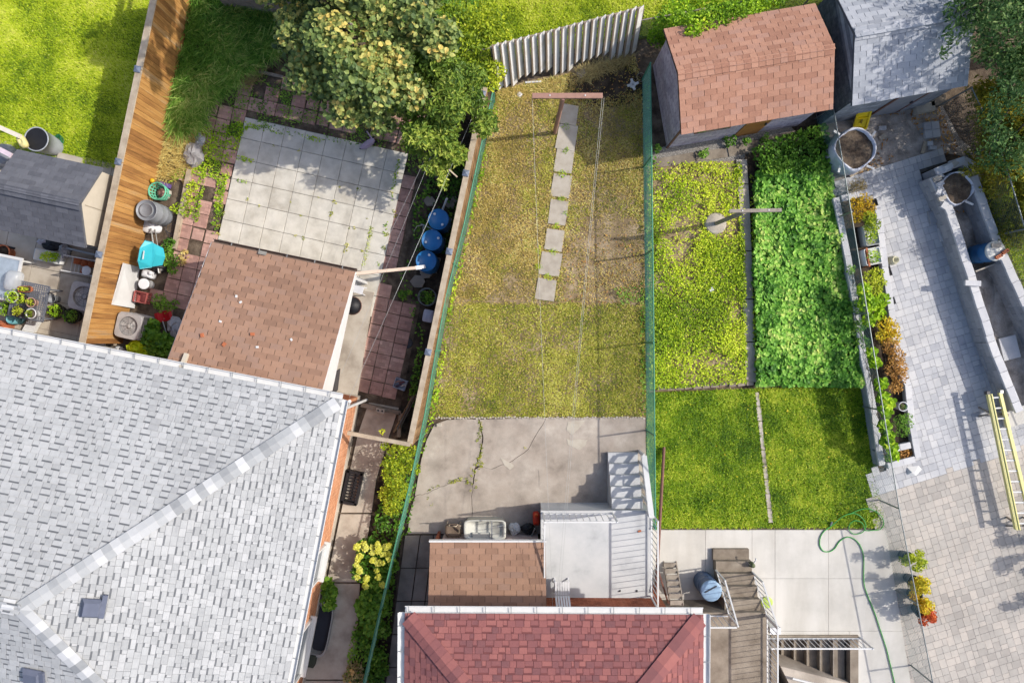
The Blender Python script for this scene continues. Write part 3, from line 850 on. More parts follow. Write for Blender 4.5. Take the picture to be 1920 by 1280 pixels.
def hip_roof(th, C0, ex, ey, W, D, z0, pitch, mat, soff):
    """hip roof whose back right eave corner is C0; extends W along -ex and D along -ey"""
    d = D / 2; W = max(W, D + 0.2)
    zr = z0 + d * pitch
    c = [C0, C0 - ex * W, C0 - ex * W - ey * D, C0 - ey * D]
    rR = C0 - ex * d - ey * d; rL = C0 - ex * (W - d) - ey * d
    def z(p, q): return Vector((p.x, p.y, q))
    mb = MB()
    A, B, Cc, Dd = [z(p, z0) for p in c]; R = z(rR, zr); Lr = z(rL, zr)
    mb.poly([A, R, Lr, B][::-1][::-1]); mb.poly([B, Lr, Cc]); mb.poly([Cc, Lr, R, Dd]); mb.poly([Dd, R, A])
    lo = [z(p, z0 - 0.16) for p in c]
    mb.poly(lo)
    for i in range(4):
        hi = [A, B, Cc, Dd]; mb.poly([hi[i], hi[(i + 1) % 4], lo[(i + 1) % 4], lo[i]])
    roof = mb.build('roof', mat, th)
    return roof, A, B, Cc, Dd, R, Lr
def wall_box(th, poly, z0, z1, mat, name='wall'): return MB().prism(poly, z0, z1).build(name, mat, th)

# ------------------------------------------------------------------ grey roofed house
m_grey_sh = M('grey_shingle', [C(172, 174, 176), C(185, 187, 188), C(194, 196, 197), C(206, 207, 208)], stain=(.5, .1), sc=8, k=0.75, rough=0.95, bump=0.3, bsc=160, grain=0.1, gsc=260)
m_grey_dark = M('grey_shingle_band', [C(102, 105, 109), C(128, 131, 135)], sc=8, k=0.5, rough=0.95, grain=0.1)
m_grey_joint = M('grey_shingle_joint', [C(140, 143, 147), C(160, 163, 166)], sc=8, k=0.5, rough=0.95)
m_grey_cap = M('grey_cap', [C(150, 153, 156), C(180, 183, 185), C(198, 200, 202), C(226, 227, 228)], sc=8, k=0.9, rough=0.95, grain=0.1, gsc=260)
ga = math.radians(11.0)
EX = Vector((math.cos(ga), -math.sin(ga), 0)); EY = Vector((math.sin(ga), math.cos(ga), 0))
m_brickL = M('orange_brick', [C(196, 132, 96), C(216, 150, 110), C(226, 164, 126)], sc=6, k=0.0, rough=0.9, bump=0.3, bsc=60, brick=((EY.x, EY.y), 0.23, 0.075, (1.5, 1.9, 2.2)), grain=0.12)
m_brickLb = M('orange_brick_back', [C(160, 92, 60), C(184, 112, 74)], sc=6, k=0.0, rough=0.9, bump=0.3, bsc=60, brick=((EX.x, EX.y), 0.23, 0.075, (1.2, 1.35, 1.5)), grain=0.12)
CL = P(642, 749, 3.0); CL.z = 0
house = thing('brick_house', CL - EX * 6 - EY * 5, 'orange brick bungalow with pale grey shingled hip roof', 'house')
roof, rA, rB, rC, rD, rR, rL = hip_roof(house, CL, EX, EY, 17.0, 11.2, 3.0, 2.0 / 5.6, m_grey_sh, 0.1)
hw = 0.2
hc = CL - EX * hw - EY * hw
wb = MB()
hp = [hc, hc - EX * 16.1, hc - EX * 16.1 - EY * 10.3, hc - EY * 10.3]
wb.prism(hp, -0.03, 2.86)
wl_ = wb.build('wall', m_brickL, house)
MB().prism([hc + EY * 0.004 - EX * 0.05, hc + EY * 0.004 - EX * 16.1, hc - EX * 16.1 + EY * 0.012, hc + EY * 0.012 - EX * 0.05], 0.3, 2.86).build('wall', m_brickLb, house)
MB().prism([hc + EX * 0.03 + EY * 0.03, hc - EX * 16.15 + EY * 0.03, hc - EX * 16.15 - EY * 10.35, hc + EX * 0.03 - EY * 10.35], -0.03, 0.28).build('foundation', m_walk, house)
# slopes: back (up the picture), right and front
sl_len = math.hypot(5.6, 2.0)
vb = (rR - (CL + Vector((0, 0, 3.0)) - EX * 5.6)).normalized()
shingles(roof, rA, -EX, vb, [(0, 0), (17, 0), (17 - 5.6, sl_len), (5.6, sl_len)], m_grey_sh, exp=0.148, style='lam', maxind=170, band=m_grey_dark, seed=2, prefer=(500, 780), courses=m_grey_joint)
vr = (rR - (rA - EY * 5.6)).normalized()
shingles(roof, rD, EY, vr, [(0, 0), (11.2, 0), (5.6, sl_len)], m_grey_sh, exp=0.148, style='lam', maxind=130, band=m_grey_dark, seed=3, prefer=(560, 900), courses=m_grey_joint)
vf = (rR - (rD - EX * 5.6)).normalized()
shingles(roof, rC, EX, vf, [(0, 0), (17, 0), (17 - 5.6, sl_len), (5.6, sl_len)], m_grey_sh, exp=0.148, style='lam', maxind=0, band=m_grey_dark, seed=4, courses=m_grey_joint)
ridge_caps(roof, rA, rR, m_grey_cap, width=0.34, step=0.21)
ridge_caps(roof, rD, rR, m_grey_cap, width=0.34, step=0.21)
ridge_caps(roof, rL, rR, m_grey_cap, width=0.34, step=0.21, drop=0.05)
for a, b, o in ((rA - EX * 0.02, rB, EY), (rD, rA, EX)):
    gutter(house, a - Vector((0, 0, 0.015)) + o * 0.002, b - Vector((0, 0, 0.015)) + o * 0.002, o, m_white)
# roof vents
m_vent = plain('vent_plastic', (104, 110, 128), rough=0.6, var=0.1)
def roof_vent(px, py, z, ux, uy, uz, w=0.42):
    c = P(px, py, z); R = Matrix((ux, uy, uz)).transposed()
    mb = MB(); h = w / 2
    lo = [(-h, -h), (h, -h), (h, h), (-h, h)]; hi = [(-h * .7, -h * .7), (h * .75, -h * .7), (h * .75, h * .7), (-h * .7, h * .7)]
    vs = [R @ Vector((x, y, 0.0)) + c for x, y in lo] + [R @ Vector((x, y, 0.03)) + c for x, y in lo] + [R @ Vector((x, y, 0.12)) + c for x, y in hi]
    mb.add(vs, [(0, 1, 5, 4), (1, 2, 6, 5), (2, 3, 7, 6), (3, 0, 4, 7), (4, 5, 9, 8), (5, 6, 10, 9), (6, 7, 11, 10), (7, 4, 8, 11), (8, 9, 10, 11)])
    mb.box(c + R @ Vector((h * 1.12, 0.06, 0.04)), (0.1, w * 1.25, 0.07), m=R)
    mb.build('roof_vent', m_vent, house)
nr = EY.cross(vr); nr = nr if nr.z > 0 else -nr
roof_vent(172, 1139, 4.61, -vr, EY, nr)
nf = EX.cross(vf); nf = nf if nf.z > 0 else -nf
roof_vent(62, 1267, 4.42, EX, -vf, nf)
# windows, foundation trim on the right wall
def win_on_right(s, z0, z1, wid):
    a = hc - EY * s
    f = MB()
    for q in (0, wid - 0.06): f.box(a - EY * (q + 0.03) + Vector((0, 0, (z0 + z1) / 2)) + EX * 0.03, (0.08, 0.06, z1 - z0), rot=-ga)
    for zz in (z0 + 0.03, z1 - 0.03): f.box(a - EY * wid / 2 + Vector((0, 0, zz)) + EX * 0.03, (0.08, wid, 0.06), rot=-ga)
    w_ = f.build('window', m_white, house)
    MB().box(a - EY * wid / 2 + Vector((0, 0, (z0 + z1) / 2)) + EX * 0.008, (0.012, wid - 0.1, z1 - z0 - 0.1), rot=-ga).build('pane', m_glass, w_)
    MB().box(a - EY * wid / 2 + Vector((0, 0, z0 - 0.05)) + EX * 0.09, (0.18, wid + 0.12, 0.06), rot=-ga).build('sill', m_white, w_)
    MB().box(a - EY * wid / 2 + Vector((0, 0, z1 + 0.09)) + EX * 0.1, (0.22, wid + 0.1, 0.12), rot=-ga).build('hood', m_white, w_)
win_on_right(4.1, 1.0, 2.5, 1.0); win_on_right(6.25, 0.9, 2.5, 1.6)
# downspout at the back right corner and white pipe on the left part of the back wall
MB().tube([G(655, 752, 2.9, 2.85), G(668, 757, 1.5, 2.6), G(668, 757, 1.5, 0.2)], 0.04, 8).build('downspout', m_white, house)
MB().bar(P(52, 626, .15), P(70, 592, .1), 0.32, 0.12).build('drain_spout', m_white, house)

m_felt = M('roof_felt', [C(96, 78, 68), C(116, 94, 82)], sc=8, k=0, rough=.95)
m_felt_grey = M('roof_felt_grey', [C(92, 94, 100), C(108, 110, 116)], sc=8, k=0, rough=.95)
# ------------------------------------------------------------------ brown porch roof against the house
m_brown_sh = M('brown_shingle', [C(150, 118, 100), C(168, 132, 110), C(178, 141, 118), C(164, 134, 118)], stain=(.7, .12), sc=7, k=0.85, rough=0.95, bump=0.3, bsc=160, grain=0.1, gsc=260)
TL = P(397, 454, 1.95); TR = P(667, 510, 1.95)
BRr = P(603, 737, 2.8); BLl = P(311, 683, 2.8)
porch = thing('porch', Vector(((TL.x + BRr.x) / 2, (TL.y + BRr.y) / 2, 0)), 'brown shingled lean-to porch with white side panel against grey roofed house', 'porch')
uu = (TR - TL).normalized(); BLf = TL + (BLl - TL); 
proof = MB().solid([TL, BLl, BRr, TR], 0.1).build('roof', m_felt, porch)
vv = ((BLl + BRr) / 2 - (TL + TR) / 2); vv = (vv - uu * vv.dot(uu)).normalized()
nn = uu.cross(vv); nn = nn if nn.z > 0 else -nn
def uvp(p, o=TL): d = p - o; return (d.dot(uu), d.dot(vv))
shingles(proof, TL + nn * 0.002, uu, vv, [uvp(TL), uvp(TR), uvp(BRr), uvp(BLl)], m_brown_sh, seed=9)
dn = Vector((0, 0, 1))
panel = MB(); q0 = TR + uu * 0.012; q1 = BRr + uu * 0.012
panel.solid([q0, q1, q1 - dn * 1.0, q0 - dn * 0.14], 0.03).build('side_panel', m_white, porch)
q0 = TL - uu * 0.012; q1 = BLl - uu * 0.012
MB().solid([q1, q0, q0 - dn * 0.14, q1 - dn * 1.0], 0.03).build('side_panel', m_white, porch)
for e in (TR - uu * 0.12 + vv * 0.15, TL + uu * 0.12 + vv * 0.15, (TR + TL) / 2 + vv * 0.15):
    MB().bar((e.x, e.y, -0.02), (e.x, e.y, e.z - 0.06), 0.1, 0.1).build('post', m_white, porch)
MB().bar(TL + vv * 0.15 - dn * 0.17, TR + vv * 0.15 - dn * 0.17, 0.08, 0.12).build('beam', m_white, porch)
gutter(porch, TR - dn * 0.02 - vv * 0.012, TL - dn * 0.02 - vv * 0.012, -vv, plain('brown_gutter', (110, 92, 82)), w=0.09, h=0.09, hang=0.75)
MB().bar(P(352, 664, 2.72) + nn * 0.05, P(342, 690, 2.86) + nn * 0.05, 0.1, 0.1).build('vent_pipe', m_beige, porch)
MB().bar(P(366, 690, 2.83) + nn * 0.02, P(398, 695, 2.83) + nn * 0.02, 0.12, 0.012, up=nn).build('patch_plate', plain('lead_flashing', (150, 146, 138)), porch)
MB().bar(P(485, 473, 2.0) + nn * 0.02, P(500, 476, 2.0) + nn * 0.02, 0.1, 0.012, up=nn).build('patch_plate', MATS['lead_flashing'], porch)
# crumbs of brick and plaster lying on the porch roof
for k, (x, y, col) in enumerate(((474, 627, 'b'), (421, 646, 'b'), (380, 629, 'b'), (414, 603, 'w'), (452, 567, 'w'), (444, 556, 'w'), (547, 637, 'w'), (483, 651, 'w'))):
    zz = 1.95 + 0.85 * ((y - 470) / 235.0) * 0.95
    for _ in range(12):
        p = P(x, y, zz); zp = TL.z + (p - TL).dot(vv) * 0 + 0
        d = nn.dot(p - TL); zz -= d / nn.z
    p = P(x, y, zz) + nn * 0.02
    s = 0.075 if col == 'b' else 0.05
    MB().box(p + nn * s * 0.25, (s * 1.3, s, s * 0.6), m=Matrix.Rotation(k * 0.9, 3, 'Z')).build(
        'brick_chip' if col == 'b' else 'plaster_chip', m_terra if col == 'b' else m_white, None,
        'broken orange brick chip on the brown porch roof' if col == 'b' else 'white plaster crumb on the brown porch roof', 'rubble', 'brick chips on the porch roof' if col == 'b' else 'plaster crumbs on the porch roof')

# ------------------------------------------------------------------ red roofed house
m_red_sh = M('red_shingle', [C(124, 86, 88), C(144, 94, 94), C(158, 101, 98), C(172, 112, 106)], sc=8, k=0.85, rough=0.95, bump=0.3, bsc=160, grain=0.12, gsc=260)
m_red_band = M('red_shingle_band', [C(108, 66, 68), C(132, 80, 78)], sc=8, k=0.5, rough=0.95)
m_brickR = M('red_brown_brick', [C(138, 74, 50), C(164, 92, 64), C(178, 108, 80)], sc=6, k=0.0, rough=0.9, bump=0.3, bsc=60, brick=((1, 0), 0.23, 0.075, (1.5, 1.8, 2.0)), grain=0.12)
CR_ = P(1319, 1152, 3.5); CR_.z = 0
X_ = Vector((1, 0, 0)); Y_ = Vector((0, 1, 0))
a_ = math.radians(-0.3); EXr = Vector((math.cos(a_), math.sin(a_), 0)); EYr = Vector((-math.sin(a_), math.cos(a_), 0))
RW = 7.22
rhouse = thing('brick_house', CR_ - EXr * RW / 2 - EYr * 5, 'brown brick house with dark red shingled hip roof and white gutters', 'house')
# length runs away from the gardens: build the hip roof with its ridge along y
dR = RW / 2; LEN = 12.0; pr = 0.35; z0 = 3.5; zr = z0 + dR * pr
A = CR_ + Vector((0, 0, z0)); B = A - EXr * RW; Cc = B - EYr * LEN; Dd = A - EYr * LEN
R1 = A - EXr * dR - EYr * dR + Vector((0, 0, zr - z0)); R2 = A - EXr * dR - EYr * (LEN - dR) + Vector((0, 0, zr - z0))
mb = MB()
mb.poly([A, R1, B][::-1]); mb.poly([A, Dd, R2, R1][::-1]); mb.poly([B, R1, R2, Cc]); mb.poly([Dd, Cc, R2][::-1])
lo = [p - dn * 0.16 for p in (A, B, Cc, Dd)]; hi = [A, B, Cc, Dd]
mb.poly(lo)
for i in range(4): mb.poly([hi[i], hi[(i + 1) % 4], lo[(i + 1) % 4], lo[i]])
rroof = mb.build('roof', m_red_sh, rhouse)
sl2 = math.hypot(dR, zr - z0)
vN = (R1 - (A - EXr * dR)).normalized()
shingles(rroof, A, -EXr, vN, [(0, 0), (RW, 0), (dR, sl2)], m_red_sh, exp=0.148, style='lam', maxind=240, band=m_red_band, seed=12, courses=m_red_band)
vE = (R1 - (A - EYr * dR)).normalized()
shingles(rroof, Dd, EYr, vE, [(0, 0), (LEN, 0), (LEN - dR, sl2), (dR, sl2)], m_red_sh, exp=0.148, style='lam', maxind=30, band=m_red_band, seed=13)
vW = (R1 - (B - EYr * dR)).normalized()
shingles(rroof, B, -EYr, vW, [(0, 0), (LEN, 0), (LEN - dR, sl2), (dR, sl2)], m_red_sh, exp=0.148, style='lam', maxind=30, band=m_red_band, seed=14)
ridge_caps(rroof, A, R1, m_red_sh, width=0.42, step=0.2, drop=0.045)
ridge_caps(rroof, B, R1, m_red_sh, width=0.42, step=0.2, drop=0.045)
for a, b, o in ((A, B, EYr), (Dd, A, EXr), (B, Cc, -EXr)):
    gutter(rhouse, a - dn * 0.015 + o * 0.002, b - dn * 0.015 + o * 0.002, o, m_white, w=0.17)
rw0 = CR_ - EXr * 0.5 - EYr * 0.5; 
RWALL_Y = rw0.y
MB().prism([rw0, rw0 - EXr * (RW - 1.0), rw0 - EXr * (RW - 1.0) - EYr * (LEN - 1), rw0 - EYr * (LEN - 1)], -0.03, 3.36).build('wall', m_brickR, rhouse)
# raised white painted porch deck with railings and steps
m_deck = M('painted_deck', [C(180, 182, 184), C(206, 208, 209), C(216, 217, 217)], sc=1.6, k=0.0, rough=0.75, bump=0.12, bsc=50, grain=0.05, lo=0.25, hi=0.6)
DX0 = G(1014, 957, 1.1).x; DX1 = G(1224, 957, 1.1).x; DY1 = G(1014, 957, 1.1).y; DY0 = RWALL_Y + 0.004
deck = thing('porch_deck', Vector(((DX0 + DX1) / 2, (DY0 + DY1) / 2, 0)), 'raised white painted concrete deck behind the red roofed house', 'deck')
MB().prism([(DX0 + .03, DY0), (DX1 - .03, DY0), (DX1 - .03, DY1 - .03), (DX0 + .03, DY1 - .03)], -0.03, 0.96).build('base', m_deck, deck)
MB().prism([(DX0, DY0), (DX1, DY0), (DX1, DY1), (DX0, DY1)], 0.962, 1.1).build('slab', m_deck, deck)
SX0 = G(1148, 950, 1.0).x; SX1 = G(1206, 950, 1.0).x
NS = 5
for k in range(NS):
    z1 = 1.1 - (k + 1) * 1.1 / (NS + 1); y1 = DY1 + 0.004 + k * 0.29
    MB().prism([(SX0, y1), (SX1, y1), (SX1, y1 + 0.29), (SX0, y1 + 0.29)], -0.02, z1).build('step', m_deck, deck)
def railing(parent, a, b, z0a, z0b, h=0.95, sp=0.11, mat=None, r=0.008, posts=True, top=(0.04, 0.03)):
    mat = mat or m_white
    a = Vector((a[0], a[1], z0a)); b = Vector((b[0], b[1], z0b)); L = (b - a).length
    rl = MB(); rl.bar(a + dn * h, b + dn * h, top[0], top[1]); rl.build('top_rail', mat, parent)
    MB().bar(a + dn * 0.1, b + dn * 0.1, 0.03, 0.025).build('bottom_rail', mat, parent)
    n = max(2, int(L / sp))
    for k in range(1, n):
        p = a.lerp(b, k / n)
        MB().bar(p + dn * 0.1, p + dn * h, r * 2, r * 2).build('baluster', mat, parent)
    if posts:
        for p in (a, b): MB().bar(p, p + dn * (h + 0.03), 0.04, 0.04).build('post', mat, parent)
rl1 = thing('deck_railing', Vector(((DX0 + SX0) / 2, DY1 - .06, 1.1)), 'white metal railing along the front and left of the deck', 'railing')
railing(rl1, (DX0 + .06, DY1 - .06), (SX0 - .02, DY1 - .06), 1.1, 1.1, sp=0.16)
railing(rl1, (DX0 + .06, DY1 - .12), (DX0 + .06, RWALL_Y + 0.75), 1.1, 1.1, sp=0.16, posts=False)
rl2 = thing('deck_railing', Vector((DX1 - .06, (DY0 + DY1) / 2, 1.1)), 'white metal railing on the side of the deck above the steps', 'railing')
railing(rl2, (DX1 - .06, DY1 - .05), (DX1 - .06, RWALL_Y + 0.06), 1.1, 1.1, sp=0.16)
sr = thing('stair_railing', Vector((SX1 + .06, DY1 + 0.7, 0)), 'white sloping board railing beside the deck steps', 'railing')
ra = Vector((SX1 + .07, DY1 - 0.02, 1.1)); rb = Vector((SX1 + .07, DY1 + NS * .29 + 0.02, 0.06))
MB().bar(ra + dn * .72, rb + dn * .72, 0.14, 0.03).build('hand_board', m_white, sr)
MB().bar(ra + dn * .3, rb + dn * .3, 0.04, 0.1).build('mid_rail', m_white, sr)
for t_ in (0.0, 0.2, 0.4, 0.6, 0.8, 1.0):
    p = ra.lerp(rb, t_); MB().bar((p.x, p.y, 0.0 if t_ > 0 else 1.1), p + dn * .7, 0.05, 0.09).build('post', m_white, sr)

# little brown canopy roof beside the deck
KL = P(806, 1016, 1.8); KR = P(1023, 1016, 1.8); KL.y = KR.y
inY = RWALL_Y + 0.004
canopy = thing('entry_canopy', Vector(((KL.x + KR.x) / 2, (KL.y + inY) / 2, 0)), 'small brown shingled entry canopy with white front edge beside deck', 'canopy')
kr = MB().solid([KL, (KL.x, inY, 2.3), (KR.x, inY, 2.3), KR], 0.08).build('roof', m_felt, canopy)
ku = Vector((1, 0, 0)); kv = (Vector((KL.x, inY, 2.3)) - KL); klen = kv.length; kv.normalize()
shingles(kr, KL + Vector((0, 0, .003)), ku, kv, [(0, 0), (KR.x - KL.x, 0), (KR.x - KL.x, klen), (0, klen)], m_brown_sh, seed=21, tw=0.33, exp=0.15)
MB().bar(KL + Vector((-.02, .03, -.03)), KR + Vector((.02, .03, -.03)), 0.05, 0.12).build('fascia', m_white, canopy)
for x in (KL.x + .08, KR.x - .1): MB().bar((x, KL.y - .5, -.02), (x, KL.y - .5, 1.84), 0.09, 0.09).build('post', m_white, canopy)
MB().prism([(KL.x + .03, KL.y - .2), (KL.x + .1, KL.y - .2), (KL.x + .1, inY), (KL.x + .03, inY)], -.02, 1.0).build('side_wall', m_brickR, canopy)
MB().prism([(KL.x + .2, KL.y - .4), (KR.x - .15, KL.y - .4), (KR.x - .15, KL.y - .28), (KL.x + .2, KL.y - .28)], -.02, 0.5).build('front_wall', plain('pinkish_render', (206, 186, 178)), canopy)

# ------------------------------------------------------------------ garden sheds
def shed(name, label, FL, FR, depth, ez, rz, wallmat, roofmat, over=0.14, seed=31, base_z=-0.02, caps=True, door=None, tw=0.33, gab=0.1, exp=0.145):
    """FL, FR: front eave corners (world, plan); ridge parallel to the front"""
    FL = Vector((FL.x, FL.y, 0)); FR = Vector((FR.x, FR.y, 0))
    u = (FR - FL).normalized(); w = Vector((-u.y, u.x, 0)); L = (FR - FL).length
    th = thing(name, FL + u * L / 2 + w * depth / 2, label, 'shed')
    f0, f1 = FL + u * gab + w * over, FR - u * gab + w * over; b0, b1 = FL + u * gab + w * (depth - over), FR - u * gab + w * (depth - over)
    pit = (rz - ez) / (depth / 2); wz = ez + over * pit - 0.05
    mb = MB()
    m0 = (f0 + b0) / 2; m1 = (f1 + b1) / 2
    def at(p, z): return Vector((p.x, p.y, z))
    vs = [at(f0, base_z), at(f1, base_z), at(b1, base_z), at(b0, base_z), at(f0, wz), at(f1, wz), at(b1, wz), at(b0, wz), at(m0, rz - .06), at(m1, rz - .06)]
    mb.add(vs, [(0, 1, 5, 4), (2, 3, 7, 6), (1, 2, 6, 9, 5), (3, 0, 4, 8, 7), (3, 2, 1, 0), (4, 5, 9, 8), (6, 7, 8, 9)])
    mb.build('wall', wallmat, th)
    F0, F1, B0, B1 = at(FL, ez), at(FR, ez), at(FL + w * depth, ez), at(FR + w * depth, ez)
    M0, M1 = at(FL + w * depth / 2, rz), at(FR + w * depth / 2, rz)
    rb = MB(); rb.solid([F0, F1, M1, M0], 0.06); rb.solid([M0, M1, B1, B0], 0.06)
    rf = rb.build('roof', m_felt if roofmat.name == 'rust_shingle' else m_felt_grey, th)
    vF = (M0 - F0).normalized(); vB = (M0 - B0).normalized(); sl = (M0 - F0).length
    shingles(rf, F0 + dn * .002, u, vF, [(0, 0), (L, 0), (L, sl), (0, sl)], roofmat, seed=seed, tw=tw, maxind=160, exp=exp)
    shingles(rf, B1 + dn * .002, -u, vB, [(0, 0), (L, 0), (L, sl), (0, sl)], roofmat, seed=seed + 1, tw=tw, maxind=140, exp=exp)
    if caps: ridge_caps(rf, M0, M1, roofmat, width=0.36, step=0.19, drop=0.075, lift=0.03, start=.6)
    return th, u, w, f0, f1
m_shed_sh = M('rust_shingle', [C(170, 124, 104), C(186, 138, 115), C(200, 152, 128), C(182, 142, 126)], stain=(.8, .1), sc=7, k=0.85, rough=0.95, bump=0.3, bsc=160, grain=0.1, gsc=260)
m_siding = M('lilac_siding', [C(186, 174, 190), C(208, 196, 210), C(222, 212, 224)], sc=6, k=0.0, rough=0.92, bump=0.3, bsc=80, brick=((0.986, 0.165), 0.3, 0.15, (0.45, 0.42, 0.5)))
m_siding2 = M('lilac_siding_side', [C(186, 174, 190), C(208, 196, 210), C(222, 212, 224)], sc=6, k=0.0, rough=0.92, bump=0.3, bsc=80, brick=((-0.165, 0.986), 0.3, 0.15, (0.45, 0.42, 0.5)))
s1, su, sw, sf0, sf1 = shed('garden_shed', 'garden shed with rust brown shingled gable roof and lilac grey siding', P(1277, 253, 1.95), P(1562, 205, 1.95), 2.83, 1.95, 2.55, m_siding, m_shed_sh, over=0.2, seed=31)
MB().solid([sf0 + dn * 0 - su * .006, sf0 + dn * 1.98 - su * .006, sf0 + sw * 2.43 + dn * 1.98 - su * .006, sf0 + sw * 2.43 - su * .006], 0.004).build('side_wall', m_siding2, s1)
def wallquad(th, f0, u, w, a, b, z0, z1, mat, name, proud=0.02):
    p = f0 + u * (a + b) / 2 - w * proud / 2 + dn * (z0 + z1) / 2
    an = math.atan2(u.y, u.x)
    return MB().box(p, (b - a, proud, z1 - z0), rot=an).build(name, mat, th)
d1 = wallquad(s1, sf0, su, sw, 1.95, 2.65, 0.05, 1.85, plain('ochre_door', (176, 120, 62)), 'door', 0.03)
MB().box(sf0 + su * 2.56 - sw * 0.05 + dn * 1.0, (0.04, 0.05, 0.1), rot=math.atan2(su.y, su.x)).build('handle', m_darkmetal, d1)
w1 = wallquad(s1, sf0, su, sw, 0.5, 1.5, 1.1, 1.7, m_rust, 'window', 0.03)
wallquad(s1, sf0, su, sw, 0.56, 1.44, 1.16, 1.64, m_glass, 'pane', 0.036).parent = s1
for a in (-0.01, 0.02):
    pass
MB().bar(sf0 + dn * 0.0 - sw * .01, sf0 + dn * 1.95 - sw * .01, 0.06, 0.03).build('corner_board', m_rust, s1)
m_gsh = M('bluegrey_shingle', [C(160, 164, 172), C(178, 182, 189), C(194, 197, 203), C(206, 208, 213)], sc=7, k=0.8, rough=0.95, bump=0.3, bsc=160, grain=0.1, gsc=260)
m_slate = M('slate_siding', [C(84, 90, 100), C(102, 108, 118), C(120, 126, 136)], sc=6, k=0.0, rough=0.92, bump=0.3, bsc=80, brick=((-0.17, 0.985), 0.31, 0.15, (0.5, 0.5, 0.52)))
m_slate_f = M('grey_front_siding', [C(150, 154, 162), C(170, 174, 181), C(184, 188, 194)], sc=6, k=0.0, rough=0.92, bump=0.3, bsc=80, brick=((0.985, 0.17), 0.31, 0.15, (0.5, 0.5, 0.52)))
s2, tu, tw_, tf0, tf1 = shed('garden_shed', 'garden shed with blue grey shingled roof under the dark tree', P(1597, 199, 2.0), P(1814, 161, 2.0), 3.24, 2.0, 2.7, m_slate_f, m_gsh, over=0.12, seed=41, gab=0.05)
MB().solid([tf0 - tu * .006, tf0 + dn * 2.0 - tu * .006, tf0 + tw_ * 3.0 + dn * 2.0 - tu * .006, tf0 + tw_ * 3.0 - tu * .006], 0.004).build('side_wall', m_slate, s2)
d2 = wallquad(s2, tf0, tu, tw_, 1.45, 2.25, 0.05, 1.85, plain('grey_shed_door', (150, 152, 158)), 'door', 0.03)
wallquad(s2, tf0, tu, tw_, 1.40, 1.46, 0.05, 1.9, m_rust, 'door_frame', 0.04); wallquad(s2, tf0, tu, tw_, 2.24, 2.3, 0.05, 1.9, m_rust, 'door_frame', 0.04)
MB().box(tf0 + tu * 2.15 - tw_ * 0.05 + dn * 1.0, (0.04, 0.05, 0.1), rot=math.atan2(tu.y, tu.x)).build('handle', m_darkmetal, d2)
# dark roofed resin shed of the left yard: ridge runs left
m_dark_sh = M('charcoal_shingle', [C(90, 92, 100), C(102, 104, 112), C(114, 116, 124)], sc=6, k=0.6, rough=0.95, bump=0.3, bsc=160, grain=0.12, gsc=260)
DTR = P(193, 315, 2.0); DBR = P(161, 465, 2.0)
du_ = Vector((0.978, -0.208, 0))
DBL = DBR - du_ * 2.32
s3, vu, vw, vf0, vf1 = shed('resin_shed', 'beige resin shed with charcoal shingled gable roof beside the cedar fence', DBL, DBR, 2.16, 2.0, 2.6, m_beige, m_dark_sh, over=0.1, seed=51, gab=0.03)
# panel joints on the gable wall
for zc in (0.7, 1.4):
    MB().box((vf1 + vw * 0.98) + dn * zc + vu * 0.006, (0.012, 1.9, 0.02), rot=math.atan2(vu.y, vu.x)).build('panel_joint', plain('resin_joint', (168, 158, 140)), s3)
MB().box((vf1 + vw * 0.98) + dn * 1.2 + vu * 0.006, (0.014, 0.02, 2.3), rot=math.atan2(vu.y, vu.x)).build('panel_joint', MATS['resin_joint'], s3)
# ================================================================== fences and garden walls
def board_fence(name, label, a, b, h, mat, railmat, side, bw=0.14, gap=0.006, z0=0.04, posts=(), cat='fence', rail_w=0.14, skip=()):
    a = Vector((a.x, a.y, 0)); b = Vector((b.x, b.y, 0)); t = (b - a).normalized(); L = (b - a).length
    n = Vector((t.y, -t.x, 0)) * side
    th = thing(name, (a + b) / 2, label, cat)
    k = 0; d = bw / 2; an = math.atan2(t.y, t.x)
    hh = h - 0.06
    while d < L:
        c = a + t * d + n * 0.045
        if inframe(Vector((c.x, c.y, h)), 60) and k not in skip:
            me = piece_mesh(bw - gap, hh, 0.02, mat, 0.003)
            R = Matrix((t, dn, n)).transposed().to_4x4() @ Matrix.Rotation(random.uniform(-0.004, 0.004), 4, 'Y')
            link('board', me, th, None, Matrix.Translation(c + dn * (z0 + hh / 2) + n * random.uniform(0, 0.004)) @ R)
        d += bw; k += 1
    for zz in (0.3, h - 0.25): MB().bar(a + dn * zz, b + dn * zz, 0.04, 0.09).build('rail', railmat, th)
    seg = 0.0; edges = [0.0] + [p for p in posts if 0 < p < L] + [L]
    for e0, e1 in zip(edges[:-1], edges[1:]):
        MB().bar(a + t * (e0 + 0.01) + dn * (h - 0.02), a + t * (e1 - 0.01) + dn * (h - 0.02), rail_w, 0.04).build('top_board', railmat, th)
    for p in posts:
        c = a + t * p - n * 0.045
        MB().bar(c, c + dn * (h + 0.02), 0.09, 0.09).build('post', railmat, th)
        mb = MB(); s = 0.085; q = a + t * p - n * 0.02
        vs = [Matrix.Rotation(an, 3, 'Z') @ Vector((x * s, y * s, 0)) + q + dn * (h + 0.004) for x, y in ((-1, -1), (1, -1), (1, 1), (-1, 1))]
        vs += [v + dn * 0.03 for v in vs] + [q + dn * (h + 0.07)]
        mb.add(vs, [(0, 1, 5, 4), (1, 2, 6, 5), (2, 3, 7, 6), (3, 0, 4, 7), (4, 5, 8), (5, 6, 8), (6, 7, 8), (7, 4, 8)])
        mb.build('post_cap', m_capgrey, th)
    return th
ca = G(312, -120, 1.85); cb = G(152, 648, 1.85)
def along(a, b, px, py, z): return (G(px, py, z) - a).dot((b - a).normalized())
